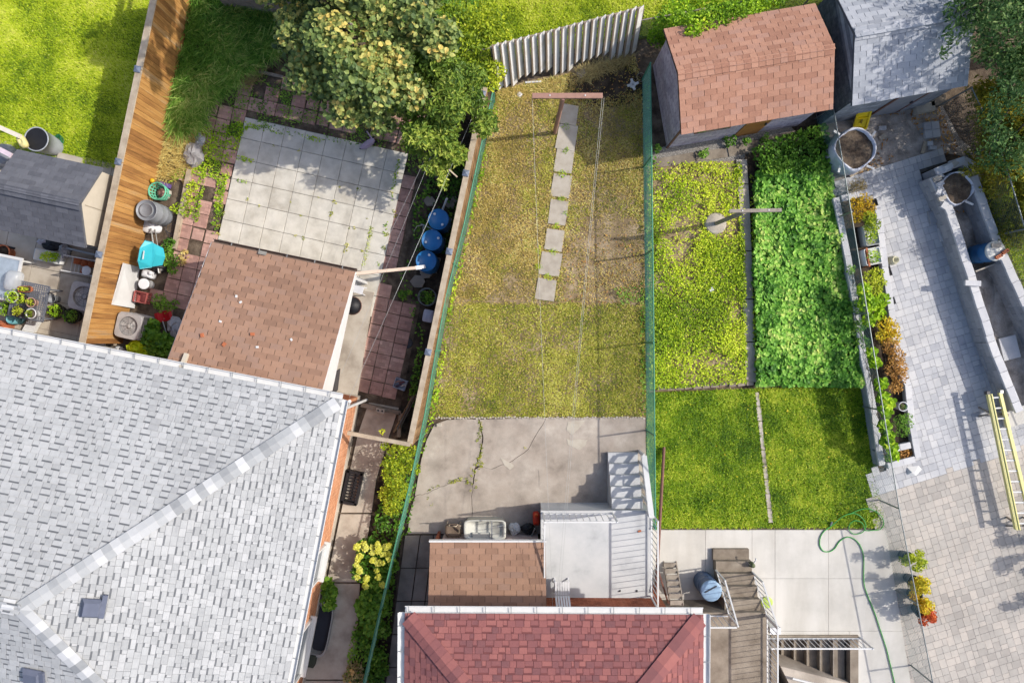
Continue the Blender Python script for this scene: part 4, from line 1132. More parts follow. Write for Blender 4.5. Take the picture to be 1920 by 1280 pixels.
board_fence('board_fence', 'tall orange cedar board fence with pale top board and grey post caps', ca, cb, 1.85, m_wood_red, m_wood_pale, -1,
            posts=[along(ca, cb, x, y, 1.9) for x, y in ((304, -42), (262, 130), (222, 303), (190, 478))], rail_w=0.17)
wa = G(909, 163, 1.75); wb_ = G(768, 832, 1.75)
m_wood_old = M('old_fence_board', [C(112, 84, 58), C(146, 112, 78), C(168, 136, 100)], sc=2, k=0.5, rough=0.85, bump=0.3, bsc=8, stretch=(7, 7, 0.7), grain=0.14, gsc=50)
board_fence('board_fence', 'weathered grey brown board fence standing beside the green chain-link fence', wa, wb_, 1.75, m_wood_old, m_wood_pale, -1,
            posts=[along(wa, wb_, x, y, 1.8) for x, y in ((907, 176), (864, 322), (837, 470), (803, 660))], rail_w=0.15)
# beam from the fence end to the house
MB().bar(G(652, 811, 1.72, 1.72), G(769, 833, 1.78, 1.78), 0.1, 0.09).build('gate_beam', m_wood_pale, None, 'pale timber beam spanning from the brick wall to the weathered fence', 'beam')
# fence behind the maple at the very top left
bfa = P(400, -36, 1.6); bfb = P(530, -22, 1.6)
board_fence('board_fence', 'dark grey board fence half hidden behind the tall grass and maple', G(380, -42, 1.6), G(640, 4, 1.6), 1.6, m_wood_grey, m_wood_grey, 1, posts=(0.3, 2.2))

# white panel fence with raised ribs
pa = P(934, 168); pb = P(1194, 100); pt = (pb - pa).normalized(); pn = Vector((pt.y, -pt.x, 0))
wf = thing('panel_fence', (pa + pb) / 2, 'white ribbed panel fence with rough lower edge at the back of middle garden', 'fence')
m_panel = M('white_panel', [C(226, 218, 200), C(248, 246, 242), C(254, 254, 252)], sc=2.5, k=0.25, rough=0.7, bump=0.1, grain=0.05)
m_ribp = M('tan_rib', [C(158, 138, 116), C(178, 158, 136)], sc=4, k=0.4, rough=0.8)  # tan colour stands in for the shade on the ribs
NP = 20; PL = (pb - pa).length; stp = PL / NP
pang = math.atan2(pt.y, pt.x)
for k in range(NP):
    c = pa + pt * (stp * (k + 0.5))
    zb = 0.34 + random.uniform(-.04, .04) if (3 <= k <= 7 or 11 <= k <= 15) else 0.02 + random.uniform(0, .05)
    zt = 2.2 + random.uniform(-.03, .03)
    zt *= .86
    ln = lambda q: -pn * (0.24 * q)          # leaned back so the panels catch the sun
    pe = Matrix.Rotation(math.radians(30), 3, 'Z') @ pt * ((stp - 0.02) / 2)  # each panel turned towards the sun so it comes out bright
    MB().solid([c - pe + ln(zb) + dn * zb, c + pe + ln(zb) + dn * zb, c + pe + ln(zt) + dn * zt, c - pe + ln(zt) + dn * zt], 0.018).build('panel', m_panel, wf)
    r = pa + pt * (stp * (k + 0.02)) + pn * 0.03
    mb = MB(); mb.bar(r + ln(zb - .03) + dn * (zb - .03), r + ln(zt + .07) + dn * (zt + .07), 0.045, 0.04, up=pn)
    mb.build('rib', m_ribp, wf)
for zz in (0.6, 1.7): MB().bar(pa - pn * (.12 + .24 * zz) + dn * zz, pb - pn * (.12 + .24 * zz) + dn * zz, 0.05, 0.09).build('rail', m_wood_grey, wf)
for k in (0, 7, 13, 20): MB().bar(pa + pt * stp * k - pn * .18 - dn * .02, pa + pt * stp * k - pn * .56 + dn * 1.6, 0.09, 0.09).build('post', m_wood_grey, wf)

def chainlink(name, label, pts, h, wire, railmat, sp=0.06, r=0.0017, post_at=None, rail=True, postr=0.025, tint=None):
    pts = [Vector((p.x, p.y, 0)) for p in pts]
    th = thing(name, pts[len(pts) // 2], label, 'fence')
    VV = []; FF = []; nb = 0
    for a, b in zip(pts[:-1], pts[1:]):
        t = (b - a).normalized(); L = (b - a).length; n = Vector((t.y, -t.x, 0))
        z0 = 0.04; H = h - z0 - 0.02
        for sgn in (1, -1):
            s = -H
            while s < L:
                u0, u1 = (s, s + H); v0, v1 = (0, H) if sgn > 0 else (H, 0)
                if u0 < 0: v0 = v0 + (v1 - v0) * (-u0) / (u1 - u0); u0 = 0
                if u1 > L: v1 = v0 + (v1 - v0) * (L - u0) / (u1 - u0); u1 = L
                if u1 - u0 > 0.02:
                    p = a + t * u0 + dn * (z0 + v0) + n * (r * 1.2 * sgn); q = a + t * u1 + dn * (z0 + v1) + n * (r * 1.2 * sgn)
                    w = (q - p).normalized(); e1 = n; e2 = w.cross(n)
                    for e in (p, q):
                        for k in range(3):
                            an = 2.094 * k; VV.append(e + e1 * (r * math.cos(an)) + e2 * (r * math.sin(an)))
                    for k in range(3): FF.append((nb + k, nb + (k + 1) % 3, nb + 3 + (k + 1) % 3, nb + 3 + k))
                    nb += 6
                s += sp * 1.4142
    np_object('wire_mesh', np.array([tuple(v) for v in VV]), np.array(FF), np.zeros(len(FF)), wire, th, kind='stuff')
    if rail:
        for a, b in zip(pts[:-1], pts[1:]): MB().tube([a + dn * h, b + dn * h], postr * 0.75, 6).build('top_rail', railmat, th)
    for p in (post_at if post_at is not None else pts): MB().tube([(p.x, p.y, -.03), (p.x, p.y, h + .03)], postr, 8).build('post', railmat, th)
    return th
def line_pts(pts, n):
    out = []; ls = [(pts[i + 1] - pts[i]).length for i in range(len(pts) - 1)]; T = sum(ls)
    for k in range(n):
        d = T * k / (n - 1); i = 0
        while i < len(ls) - 1 and d > ls[i]: d -= ls[i]; i += 1
        out.append(pts[i].lerp(pts[i + 1], min(1, d / ls[i])))
    return out
gl = [P(x, y) for x, y in GREEN_L]; gr = [P(x, y) for x, y in GREEN_R]
m_green_rail = plain('green_fence_rail', (78, 150, 120), rough=0.5, var=0.1)
chainlink('chain_link_fence', 'low green chain-link fence beside the weathered board fence and side path', gl, 1.15, m_green_wire, m_green_rail, sp=0.055, r=0.0027, post_at=line_pts(gl, 8))
chainlink('chain_link_fence', 'low green chain-link fence between the dry lawn and the vegetable beds', gr, 1.2, m_green_wire, m_green_rail, sp=0.055, r=0.0027, post_at=line_pts(gr, 6))
bl = [P(905, 128), P(1392, 38), P(1720, -22)]
chainlink('chain_link_fence', 'rusty railed chain-link fence behind the white panel fence', bl, 1.25, m_galv, m_wood_grey, sp=0.065, r=0.002, post_at=[P(905, 128), P(1028, 105), P(1118, 88), P(1302, 55), P(1500, 18)])
dl = [P(1529, 223), P(1559, 400), P(1634, 862), P(1646, 936), P(1706, 1245), P(1724, 1335)]
chainlink('chain_link_fence', 'thin chain-link fence along the planter and the driveway pavers', dl, 1.1, m_teal_wire, m_galv, sp=0.06, r=0.0026,
          post_at=[P(1529, 223), P(1561, 411), P(1590, 590), P(1617, 762), P(1646, 936), P(1678, 1105), P(1706, 1245)], postr=0.022)
rl_ = [P(1752, 165), P(1757, 210), P(1805, 284), P(1850, 445), P(2010, 820)]
chainlink('chain_link_fence', 'chain-link fence in front of the yellowing shrubs beyond the block walls', [P(1757, 200), P(1806, 300), P(1850, 445), P(2010, 820)], 1.5, m_galv, m_galv, sp=0.065, r=0.0024,
          post_at=[P(1757, 200), P(1804, 296), P(1850, 445), P(1905, 575)])

# ------------------------------------------------------------------ low walls of blocks
def block_wall(name, label, pts, width, zcap, ch=0.18, bl=0.42, base=-0.03, cap_over=0.015, cap_t=0.07, seed=1, rough=0.0, cat='wall', parent=None, capmat=None):
    rg = random.Random(seed)
    th = parent or thing(name, pts[0].lerp(pts[-1], 0.5) * 1.0, label, cat)
    for a, b in zip(pts[:-1], pts[1:]):
        a = Vector((a.x, a.y, 0)); b = Vector((b.x, b.y, 0)); t = (b - a).normalized(); L = (b - a).length; an = math.atan2(t.y, t.x)
        n = Vector((-t.y, t.x, 0))
        zc = base; row = 0; top = zcap - cap_t - 0.002
        nr_ = max(1, round((top - base) / ch)); hh = (top - base) / nr_
        for row in range(nr_):
            d = -bl / 2 if row % 2 else 0.0
            while d < L - 0.02:
                s = max(0, d); e = min(L, d + bl)
                if e - s > 0.05:
                    c = a + t * ((s + e) / 2) + n * rg.uniform(-.006, .006)
                    place = Matrix.Translation(c + dn * (base + row * hh)) @ Matrix.Rotation(an, 4, 'Z')
                    link('block', piece_mesh(round(e - s, 2) - .006, width, hh - 0.004, m_block), th, None, place)
                d += bl
        d = 0.0
        while d < L - 0.02:
            l2 = bl * rg.uniform(0.95, 1.15); e = min(L, d + l2)
            if L - e < 0.12: e = L
            c = a + t * ((d + e) / 2) + n * rg.uniform(-rough, rough)
            link('cap_stone', piece_mesh(round(e - d, 2) - .006, width + cap_over * 2, cap_t, capmat or m_cap), th, None,
                 Matrix.Translation(c + dn * top) @ Matrix.Rotation(an + rg.uniform(-rough, rough) * 2, 4, 'Z'))
            d = e
    return th
Z1 = 0.66
def gz(pts, z): return [G(x, y, z) for x, y in pts]
block_wall('block_wall', 'low grey block wall with white cap stones beside the driveway pavers', gz([(1752, 330), (1784, 402), (1860, 640), (1912, 772)], Z1), 0.2, Z1, seed=3, rough=0.015)
block_wall('block_wall', 'short end wall of pale blocks behind the half filled earth bag', gz([(1756, 322), (1812, 300)], Z1), 0.2, Z1, seed=8, rough=0.03)
block_wall('block_wall', 'outer low block wall below the chain-link fence and rough grass', gz([(1826, 330), (1870, 452), (1925, 572), (2030, 800)], 0.7), 0.2, 0.7, seed=4, rough=0.008)
# planter of white caps
pl_ = thing('planter', G(1645, 620, .4), 'long raised planter of white capped blocks beside the driveway', 'planter')
for k, seq in enumerate(([(1568, 370), (1590, 480), (1603, 560), (1622, 680), (1640, 775), (1650, 846), (1655, 872)],
            [(1646, 385), (1660, 500), (1672, 580), (1688, 690), (1703, 722), (1710, 790), (1722, 858)],
            [(1578, 372), (1636, 358)], [(1660, 845), (1708, 834)], [(1665, 873), (1716, 861)])):
    block_wall('planter', '', gz(seq, .42), 0.15, 0.42, ch=0.18, seed=20 + k, rough=0.006, parent=pl_)
mb = MB(); mb.poly([tuple(p.xy) + (0.2,) for p in [G(*q, .2) for q in [(1572, 378), (1652, 868), (1716, 856), (1703, 730), (1685, 690), (1655, 500), (1640, 385)]]])
mb.build('earth', m_darksoil, pl_)
MB().poly([tuple(p.xy) + (0.21,) for p in [G(*q, .21) for q in [(1661, 848), (1665, 868), (1714, 858), (1708, 838)]]]).build('earth', m_darksoil, pl_)

# basement stair well and its white railing
sw_ = thing('basement_stairwell', Vector(((WX0 + WX1) / 2, (WY0 + WY1) / 2, -1.3)), 'sunken brown concrete basement stairs with dark treads', 'stairs')
MB().prism([(WX0 - .16, WY1 + .14), (WX1 + .24, WY1 + .14), (WX1 + .24, WY1), (WX0 - .16, WY1)], -1.4, 0.1).build('side_wall', m_brownconc, sw_)
MB().prism([(WX1, WY1 - .003), (WX1 + .24, WY1 - .003), (WX1 + .24, WY0), (WX1, WY0)], -1.4, 0.1).build('end_wall', m_brownconc, sw_)
MB().prism([(WX0 - .16, WY1 - .003), (WX0, WY1 - .003), (WX0, WY0), (WX0 - .16, WY0)], -1.4, 0.1).build('end_wall', m_brownconc, sw_)
MB().solid([(WX0 + .1, WY1 - .75, .12), (WX1 - .02, WY1 - 1.25, .12), (WX1 - .02, WY0 - .3, .12), (WX0 + .9, WY0 - .3, .12)][::-1], 1.4).build('wing_wall', m_conc_old, sw_)
for k in range(7):
    x1 = WX1 - 0.06 - k * 0.31
    MB().prism([(x1 - .31, WY0), (x1, WY0), (x1, WY1 - .004), (x1 - .31, WY1 - .004)], -1.5, -0.12 - k * 0.18).build('step', m_brownconc, sw_)
    MB().prism([(x1 - .345, WY0), (x1 - .312, WY0), (x1 - .312, WY1 - .006), (x1 - .345, WY1 - .006)], -0.31 - k * 0.18, -0.105 - k * 0.18).build('nosing', m_wood_grey, sw_)
rb_ = thing('stairwell_railing', Vector((8.6, WY1 + .07, .1)), 'white metal railing along the open basement stairwell', 'railing')
railing(rb_, (7.3, WY1 + .07), (10.15, WY1 + .07), 0.05, 0.05, h=0.75, sp=0.14)
MB().bar((8.1, WY1 - 1.02, .28), (9.7, WY1 - 1.42, .28), .05, .05).build('white_pipe', m_white, None, 'white plastic pipe lying beside the basement stairs', 'pipe')

# steps and landing beside the red roofed house
st = thing('garden_steps', P(1375, 1120), 'worn brown concrete steps and landing beside the red roofed house', 'stairs')
LZ = 1.0; x0 = G(1337, 1028, .15).x; x1_ = G(1404, 1028, .15).x
ytop = G(1370, 1029, .17).y
for k in range(5):
    z = 0.17 * (k + 1); y1 = ytop - k * 0.30; wx = 0.0 + 0.02 * k
    MB().prism([(x0 + .03 * k, y1), (x1_ + .02 * k, y1), (x1_ + .02 * k, y1 - .31), (x0 + .03 * k, y1 - .31)], -0.02, z).build('step', m_brownconc, st)
yl = ytop - 1.51; lx0 = CR_.x - .49; lx1 = G(1440, 1150, 1.0).x
MB().prism([(lx0, yl), (lx1, yl), (lx1, yl - 5), (lx0, yl - 5)], 0.05, 1.0).build('landing', m_brownconc, st)
sr1 = thing('stair_railing', Vector((x0, yl + .7, 0)), 'white metal railing on the steps next to the lidded blue barrel', 'railing')
railing(sr1, (x0 + .02, ytop - .55), (x0 + .16, yl - .02), 0.35, 1.0, h=0.85, sp=.15)
railing(sr1, (x0 + .13, yl - .06), (lx0 + .2, yl - .06), 1.0, 1.0, h=0.85, sp=.15, posts=False)
sr2 = thing('stair_railing', Vector((x1_, yl, 0)), 'long white metal railing down the outer side of the steps and landing', 'railing')
railing(sr2, (x1_ + .02, ytop - .6), (lx1 - .06, yl - .05), 0.35, 1.0, h=0.85, sp=.15)
railing(sr2, (lx1 - .06, yl - .1), (lx1 - .06, yl - 4.9), 1.0, 1.0, h=0.85, sp=.15)
MB().box(G(1449, 1177, .8, .55) + Vector((0, 0, 0)), (0.3, 0.18, 0.9)).build('meter_box', m_white_pl, None, 'white meter box at the top of the outer stair railing', 'box')
# ================================================================== objects
UPQ = Matrix.Identity(3)
def barrel(name, base, r, h, mat, label, cat='barrel', lid=None, bungs=True, group=None, ribs=True, rot=0.0, rim=None, openm=False):
    b = Vector(base)
    th = thing(name, b, label, cat, group)
    prof = [(r * .93, 0.0), (r * .97, 0.03), (r, h * .12), (r * .985, h * .3)]
    if ribs: prof += [(r * 1.02, h * .33), (r * 1.02, h * .36), (r * .985, h * .39), (r * .985, h * .6), (r * 1.02, h * .63), (r * 1.02, h * .66), (r * .985, h * .69)]
    prof += [(r, h * .88), (r * .97, h * .97), (r * .98, h), (r * .93, h), (r * .92, h - .025), (0.0, h - .022)]
    MB().lathe(b, prof, 28).build('body', mat, th)
    if bungs:
        for s in (0, math.pi):
            c = b + Vector((math.cos(rot + s) * r * .62, math.sin(rot + s) * r * .62, h - .02))
            MB().lathe(c, [(0.036, 0), (0.036, .02), (0.02, .022), (0.0, .018)], 12).build('bung', m_white_pl, th)
    if lid is not None:
        MB().lathe(b + dn * (h + .002), [(r * 1.03, -.03), (r * 1.04, .012), (r * .9, .022), (0, .03)], 28).build('lid', lid, th)
    return th
def pot(name, base, r, h, mat, label, leaf=None, lr=0.2, lh=0.25, n=90, ls=0.06, cat='potted plant', group=None, seed=1, square=None, big=False, soil=True):
    b = Vector(base); th = thing(name, b, label, cat, group)
    sq = square
    MB().lathe(b, [(r * .72, 0), (r * .98, h * .86), (r * 1.05, h * .87), (r * 1.06, h), (r * .93, h), (r * .9, h * .86), (0, h * .84)], 20 if not sq else 24, sq=sq, smooth=not sq).build('pot', mat, th)
    if soil: MB().lathe(b, [(r * .9, h * .855), (r * .9, h * .87), (0, h * .9)], 16, sq=sq).build('earth', m_darksoil, th)
    if leaf:
        rg = np.random.default_rng(seed)
        ax, ay = (sq[1], sq[2]) if sq else (1, 1)
        if n > 400:
            bl = [(b.x + rg.normal(0, .45) * lr, b.y + rg.normal(0, .45) * lr, b.z + h + lh * rg.uniform(.05, .95), lr * rg.uniform(.35, .6), lr * rg.uniform(.35, .6), lh * rg.uniform(.15, .3)) for _ in range(9)]
            pts = blob_points(bl, n / max(0.05, 18 * lr * lr), rg, 0.8)
        else: pts = blob_points([(b.x, b.y, b.z + h + lh * .45, lr * ax, lr * ay, lh * .6)], n / max(0.05, 12.57 * lr * lr), rg, 0.7)
        pts[:, 2] = np.maximum(pts[:, 2], b.z + h * .8)
        foliage('leaves', pts, ls, leaf, seed, th, big=big)
    return th
def bucket(name, base, r, h, mat, label, cat='bucket', lidded=True, group=None, handle=True):
    b = Vector(base); th = thing(name, b, label, cat, group)
    if lidded: MB().lathe(b, [(r * .86, 0), (r * .98, h * .86), (r * 1.04, h * .87), (r * 1.04, h), (r * .9, h + .004), (0, h + .004)], 22).build('body', mat, th)
    else: MB().lathe(b, [(r * .8, 0), (r * .98, h * .95), (r * 1.04, h * .96), (r * 1.04, h), (r * .95, h), (r * .76, .02), (0, .02)], 22).build('body', mat, th)
    if handle: MB().tube([b + Vector((r * 1.04 * math.cos(t), r * .35 + r * 1.0 * abs(math.sin(t)) * .75, h * .92)) for t in np.linspace(0, math.pi, 9)], 0.006, 6).build('handle', m_alum, th)
    return th
def ac_unit(base, rot, label, s=0.74, h=0.72, dark=False):
    b = Vector(base); th = thing('air_conditioner', b, label, 'air conditioner')
    R = Matrix.Rotation(rot, 3, 'Z'); n = 40
    cm = plain('ac_casing', (178, 174, 172), rough=0.5); 
    sq = (6.0, s / 2, s / 2)
    MB().lathe(b, [(1.0, 0.02), (1.0, .07)], n, m=R, sq=sq).build('base_pan', cm, th)
    MB().lathe(b, [(.93, .07), (.93, h - .065), (.9, h - .065), (.88, h - .3), (0, h - .3)], n, m=R, sq=sq).build('coil', plain('ac_coil', (66, 70, 76), rough=0.7), th)
    for k in range(9):
        z = .12 + k * (h - .22) / 8
        MB().lathe(b, [(.965, z), (.985, z + .006), (.965, z + .012)], n, m=R, sq=sq).build('louver', cm, th)
    for q in range(4):
        c = b + R @ Vector((math.cos(math.pi / 4 + q * math.pi / 2) * s * .62, math.sin(math.pi / 4 + q * math.pi / 2) * s * .62, h / 2))
        MB().box(c, (.05, .05, h - .14), rot=rot + math.pi / 4).build('corner_post', cm, th)
    # top panel with a round opening
    mb = MB(); vs = []
    for ring, (k, z) in enumerate(((1.0, h - .07), (1.0, h - .01), (.97, h), (0, h), (0, h - .06))):
        for q in range(n):
            an = 2 * math.pi * q / n; cx, cy = math.cos(an), math.sin(an)
            if k: e = 2 / 6.0; x = math.copysign(abs(cx) ** e, cx) * s / 2 * k; y = math.copysign(abs(cy) ** e, cy) * s / 2 * k
            else: x = cx * s * .37; y = cy * s * .37
            vs.append(R @ Vector((x, y, z)) + b)
    mb.add(vs, [(i * n + q, i * n + (q + 1) % n, (i + 1) * n + (q + 1) % n, (i + 1) * n + q) for i in range(4) for q in range(n)])
    mb.build('top_panel', cm, th)
    MB().lathe(b + dn * (h - .28), [(s * .36, 0), (0, .001)], 24).build('inner_well', m_black, th)
    fm = plain('fan_blade_metal', (196, 192, 188), rough=0.5)
    for k in range(3):
        a0 = k * 2.094 + .5; mb = MB(); vs = []
        for rr_, wv in ((.07, .3), (.2, .42), (.26, .38)):
            for sg in (-1, 1): vs.append(b + Vector((math.cos(a0 + sg * wv) * rr_, math.sin(a0 + sg * wv) * rr_, h - .085 + sg * .02)))
        mb.add(vs, [(0, 2, 3, 1), (2, 4, 5, 3)]); mb.add([v - dn * .006 for v in vs], [(1, 3, 2, 0), (3, 5, 4, 2)])
        mb.build('fan_blade', fm, th)
    MB().lathe(b + dn * (h - .14), [(.075, 0), (.075, .07), (.04, .085), (0, .085)], 16).build('fan_hub', fm, th)
    gm = MB()
    for rr_ in (.08, .14, .2, .26): gm.tube([b + Vector((math.cos(t) * rr_, math.sin(t) * rr_, h - .03)) for t in np.linspace(0, 2 * math.pi, 25)], .003, 4, cap=False)
    for k in range(8): gm.tube([b + Vector((math.cos(k * .785) * .05, math.sin(k * .785) * .05, h - .03)), b + Vector((math.cos(k * .785) * s * .37, math.sin(k * .785) * s * .37, h - .02))], .003, 4)
    gm.build('fan_guard', m_darkmetal, th)
    return th
def crate(name, base, w, l, h, rot, mat, label, cat='crate', holes=True):
    b = Vector(base); th = thing(name, b, label, cat); R = Matrix.Rotation(rot, 3, 'Z')
    MB().box(b + dn * .01, (w, l, .02), rot=rot).build('floor', mat, th)
    for sx, sy, ln in ((1, 0, l), (-1, 0, l), (0, 1, w), (0, -1, w)):
        mb = MB()
        c = b + R @ Vector((sx * w / 2, sy * l / 2, 0)); an = rot + (math.pi / 2 if sx else 0)
        mb.box(c + dn * (h - .03), (ln, .014, .06), rot=an); mb.box(c + dn * (.05), (ln, .014, .06), rot=an)
        n = 5
        for k in range(n + 1):
            d = Matrix.Rotation(an, 3, 'Z') @ Vector((-ln / 2 + ln * k / n, 0, 0)); mb.box(c + d + dn * h / 2, (.025, .014, h - .04), rot=an)
        mb.build('side', mat, th)
    return th

# three rain barrels with a downspout
for k, (x, y, lab, rt) in enumerate(((822, 411, 'blue rain barrel with the white pipe standing behind it', 2.2), (810, 450, 'middle blue rain barrel of three along the weathered fence', 0.3), (799, 489, 'blue rain barrel fed by the beige downspout', 1.1))):
    b = G(x, y, 1.08, 0.2)
    barrel('rain_barrel', b, 0.295, 0.88, m_bluebarrel, lab, rot=rt)
    bs = thing('barrel_stand', G(x, y, 1.08, 0.0), ['concrete block stand under the rain barrel at the open end', 'concrete block stand under the middle rain barrel', 'concrete block stand under the rain barrel with the downspout'][k], 'stand')
    for sx in (-.15, .15): MB().box(b + Vector((sx, 0, -.1)), (0.19, 0.44, 0.2), rot=-.3).build('block', m_block, bs)
dsp = thing('downspout', P(668, 511, 1.9), 'beige downspout running from the porch gutter to a rain barrel', 'downspout')
MB().bar(P(668, 513, 1.86), P(782, 502, 1.3), 0.085, 0.065).build('pipe', plain('beige_downspout', (206, 184, 164), var=.05), dsp)
MB().bar(P(779, 502.5, 1.31), P(790, 501, 1.24), 0.1, 0.08).build('elbow', m_white_pl, dsp)
MB().bar(P(788, 501, 1.25), P(796, 500, 1.13), 0.09, 0.075).build('elbow', m_white_pl, dsp)
tap = MB(); tap.tube([P(789, 420, .75), P(800, 424, .75), P(812, 431, .8)], .014, 6); tap.tube([P(794, 421, .75), P(793, 440, .6), P(788, 462, .4)], .014, 6); tap.tube([P(776, 434, .3), P(782, 424, .55), P(792, 422, .75)], .012, 6)
tap.build('drain_hose', m_alum, None, 'thin white drain hose linking the blue rain barrels', 'hose')
MB().bar(P(828, 398, .35), P(838, 372, 1.0), .05, .05).build('white_pipe', m_white, None, 'white plastic pipe standing behind the blue rain barrels', 'pipe')
for k, (x, y, s) in enumerate(((806, 378, .34), (845, 385, .3), (800, 512, .38), (852, 376, .22), (785, 528, .46))):
    mb = MB(); rg = random.Random(k)
    pts = [(math.cos(a) * s * rg.uniform(.4, .55), math.sin(a) * s * rg.uniform(.4, .55)) for a in np.linspace(0, 6.28, 7)[:-1]]
    c = P(x, y); mb.prism([(c.x + a, c.y + b) for a, b in pts], -.02, .1 + .05 * (k % 2))
    mb.build('rough_stone', m_darkslab, None, ['rough grey stone slab on the dark bed above the rain barrels', 'brown stone leaning by the weathered fence', 'pale stone slab below the rain barrel stand', 'small brown stone against the weathered fence', 'broken pale slab beside the red court'][k], 'stone')

# clothesline poles
def tpole(px, py, px2, py2, h, xl, xr, label, mat, disc=False, r=.06, bar=.13):
    b = P(px, py); tp = P(px2, py2, h)
    th = thing('clothesline_pole', b, label, 'pole')
    MB().tube([b - dn * .05, tp - dn * .02], r, 10).build('post', mat, th)
    a = P(xl[0], xl[1], h); c = P(xr[0], xr[1], h)
    MB().bar(a, c, bar, .06).build('crossbar', mat, th)
    for e in (a, c): MB().tube([e - dn * .03, e - dn * .1], .012, 6).build('hook', m_galv, th)
    for f in (.25, .75): 
        e = a.lerp(c, f); MB().tube([e + dn * .03, e + dn * .045], .018, 8).build('bolt', m_white, th)
    if disc: MB().lathe(b, [(.31, -.02), (.32, .1), (.27, .13), (0, .13)], 22).build('footing', m_step, th)
    return th, a, c
t1, ta, tc = tpole(1040, 249, 1056, 183, 2.75, (998, 180), (1130, 180), 'brown steel clothesline pole with crossbar on the dry lawn', plain('pinkish_brown_steel', (172, 132, 116), rough=.7))
t2, tb, td = tpole(1340, 420, 1396, 397, 2.3, (1367, 396), (1465, 394), 'pale clothesline pole on a round concrete footing in weed bed', m_wood_grey, True, bar=.09)
def wire(name, a, b, label, sag=0.1, r=.0035, mat=None, group=None):
    a = Vector(a); b = Vector(b)
    pts = [a.lerp(b, t) - dn * (sag * 4 * t * (1 - t)) for t in np.linspace(0, 1, 13)]
    return MB().tube(pts, r, 5).build(name, mat or m_alum, None, label, 'wire', group)
wire('clothesline', ta - dn * .1, (1.05, RWALL_Y + .06, 2.62), 'clothesline from the free left arm of brown pole to the house pulley', .25)
wire('clothesline', tc - dn * .1, (1.12, RWALL_Y + .06, 2.55), 'clothesline pair from the right arm of brown pole to the house pulley', .3)
wire('clothesline', tc - dn * .1 + Vector((.05, 0, 0)), (1.2, RWALL_Y + .06, 2.5), 'second strand of the clothesline on the right arm of brown pole', .5)
pw = thing('clothesline_pulley', Vector((1.0, RWALL_Y + .05, 2.6)), 'small black clothesline pulley on the wall between canopy and deck', 'pulley')
MB().tube([Vector((1.0 + math.cos(t) * .07, RWALL_Y + .1, 2.6 + math.sin(t) * .07)) for t in np.linspace(0, 6.28, 15)], .014, 6).build('wheel', m_black, pw)
MB().bar((1.0, RWALL_Y + .01, 2.6), (1.0, RWALL_Y + .14, 2.6), .03, .03).build('bracket', m_darkmetal, pw)
wire('wire', P(905, 172, 2.0), P(738, 560, 1.7), 'upper overhead wire slanting over the rain barrels', .15, .0035)
wire('wire', P(898, 190, 2.0), P(655, 745, 2.6), 'overhead wire reaching the corner of the grey roof', .15, .0035)
wire('wire', P(800, 290, 2.0), P(700, 500, 1.8), 'thin wire over the red pavers beside the slab patio', .1, .0035)
wire('wire', P(808, 294, 2.0), P(640, 700, 2.0), 'thin wire over the concrete walk beside the porch', .1, .0035)

# post with a strut in the dark bed
pp = thing('timber_post', P(818, 330), 'old timber post with a thin strut under the walnut branches', 'post')
MB().bar(P(818, 332), P(817, 294, 2.0), .1, .1).build('post', m_wood_grey, pp)
MB().bar(P(818, 297, 1.95), G(857, 331, 1.75, 1.7), .035, .035).build('strut', m_wood_pale, pp)
MB().box(P(808, 302, 1.8), (.16, .12, .12)).build('insulator', m_white_pl, pp)

# stepping stones
for k, (x, y, w, h) in enumerate(((1066, 216, 34, 38), (1062, 258, 36, 46), (1058, 302, 34, 44), (1052, 349, 36, 44), (1047, 398, 34, 46), (1040, 450, 34, 40), (1032, 495, 38, 44), (1023, 543, 36, 40))):
    mb = MB(); rg = random.Random(k + 4); c = P(x, y); a = math.radians(-9)
    pts = []
    for sx, sy in ((-1, -1), (1, -1), (1, 1), (-1, 1)):
        q = Vector((sx * w / 128 * rg.uniform(.94, 1.05), sy * h / 128 * rg.uniform(.94, 1.04)))
        pts.append((c.x + q.x * math.cos(a) - q.y * math.sin(a), c.y + q.x * math.sin(a) + q.y * math.cos(a)))
    mb.prism(pts, -.03, .035 + rg.uniform(-.008, .008))
    words = ['first', 'second', 'third', 'fourth', 'fifth', 'sixth', 'seventh', 'last']
    mb.build('stepping_stone', m_step, None, f'{words[k]} pale stepping stone counted from the brown clothesline pole', 'stepping stone', 'stepping stones across the dry lawn')

# ------------------------------------------------------------------ left garden clutter between cedar fence and porch
b = G(272, 393, .92, .0)
gbt = barrel('grey_barrel', G(274, 394, .95, 0), .30, .95, m_greyplastic, 'tall grey plastic barrel beside the cedar fence', bungs=False, lid=None)
MB().lathe(G(274, 394, .95, .94), [(.2, -.02), (.2, .015), (.17, .02), (.15, -.005), (0, -.005)], 26).build('lid', plain('grey_lid', (132, 134, 138)), gbt)
lb = thing('laundry_basket', G(294, 358, .4, 0), 'mint green round laundry basket beside the grey barrel', 'basket')
m_mint = plain('mint_plastic', (112, 200, 164), rough=.5)
mb = MB(); bb = G(294, 358, .4, 0)
for z, r in ((.02, .19), (.12, .205), (.24, .225), (.36, .24), (.40, .245)): mb.tube([bb + Vector((math.cos(t) * r, math.sin(t) * r, z)) for t in np.linspace(0, 6.28, 25)], .014, 5, cap=False)
for k in range(16):
    a = k * .3927; mb.bar(bb + Vector((math.cos(a) * .19, math.sin(a) * .19, .02)), bb + Vector((math.cos(a) * .245, math.sin(a) * .245, .4)), .035, .008, up=(math.cos(a), math.sin(a), 0))
mb.lathe(bb, [(.19, .005), (.19, .02), (0, .02)], 20)
mb.build('basket_body', m_mint, lb)
MB().lathe(bb + dn * .04, [(.12, 0), (.14, .1), (.05, .16), (0, .17)], 9).build('cloth', plain('pinkish_cloth', (170, 130, 120)), lb)
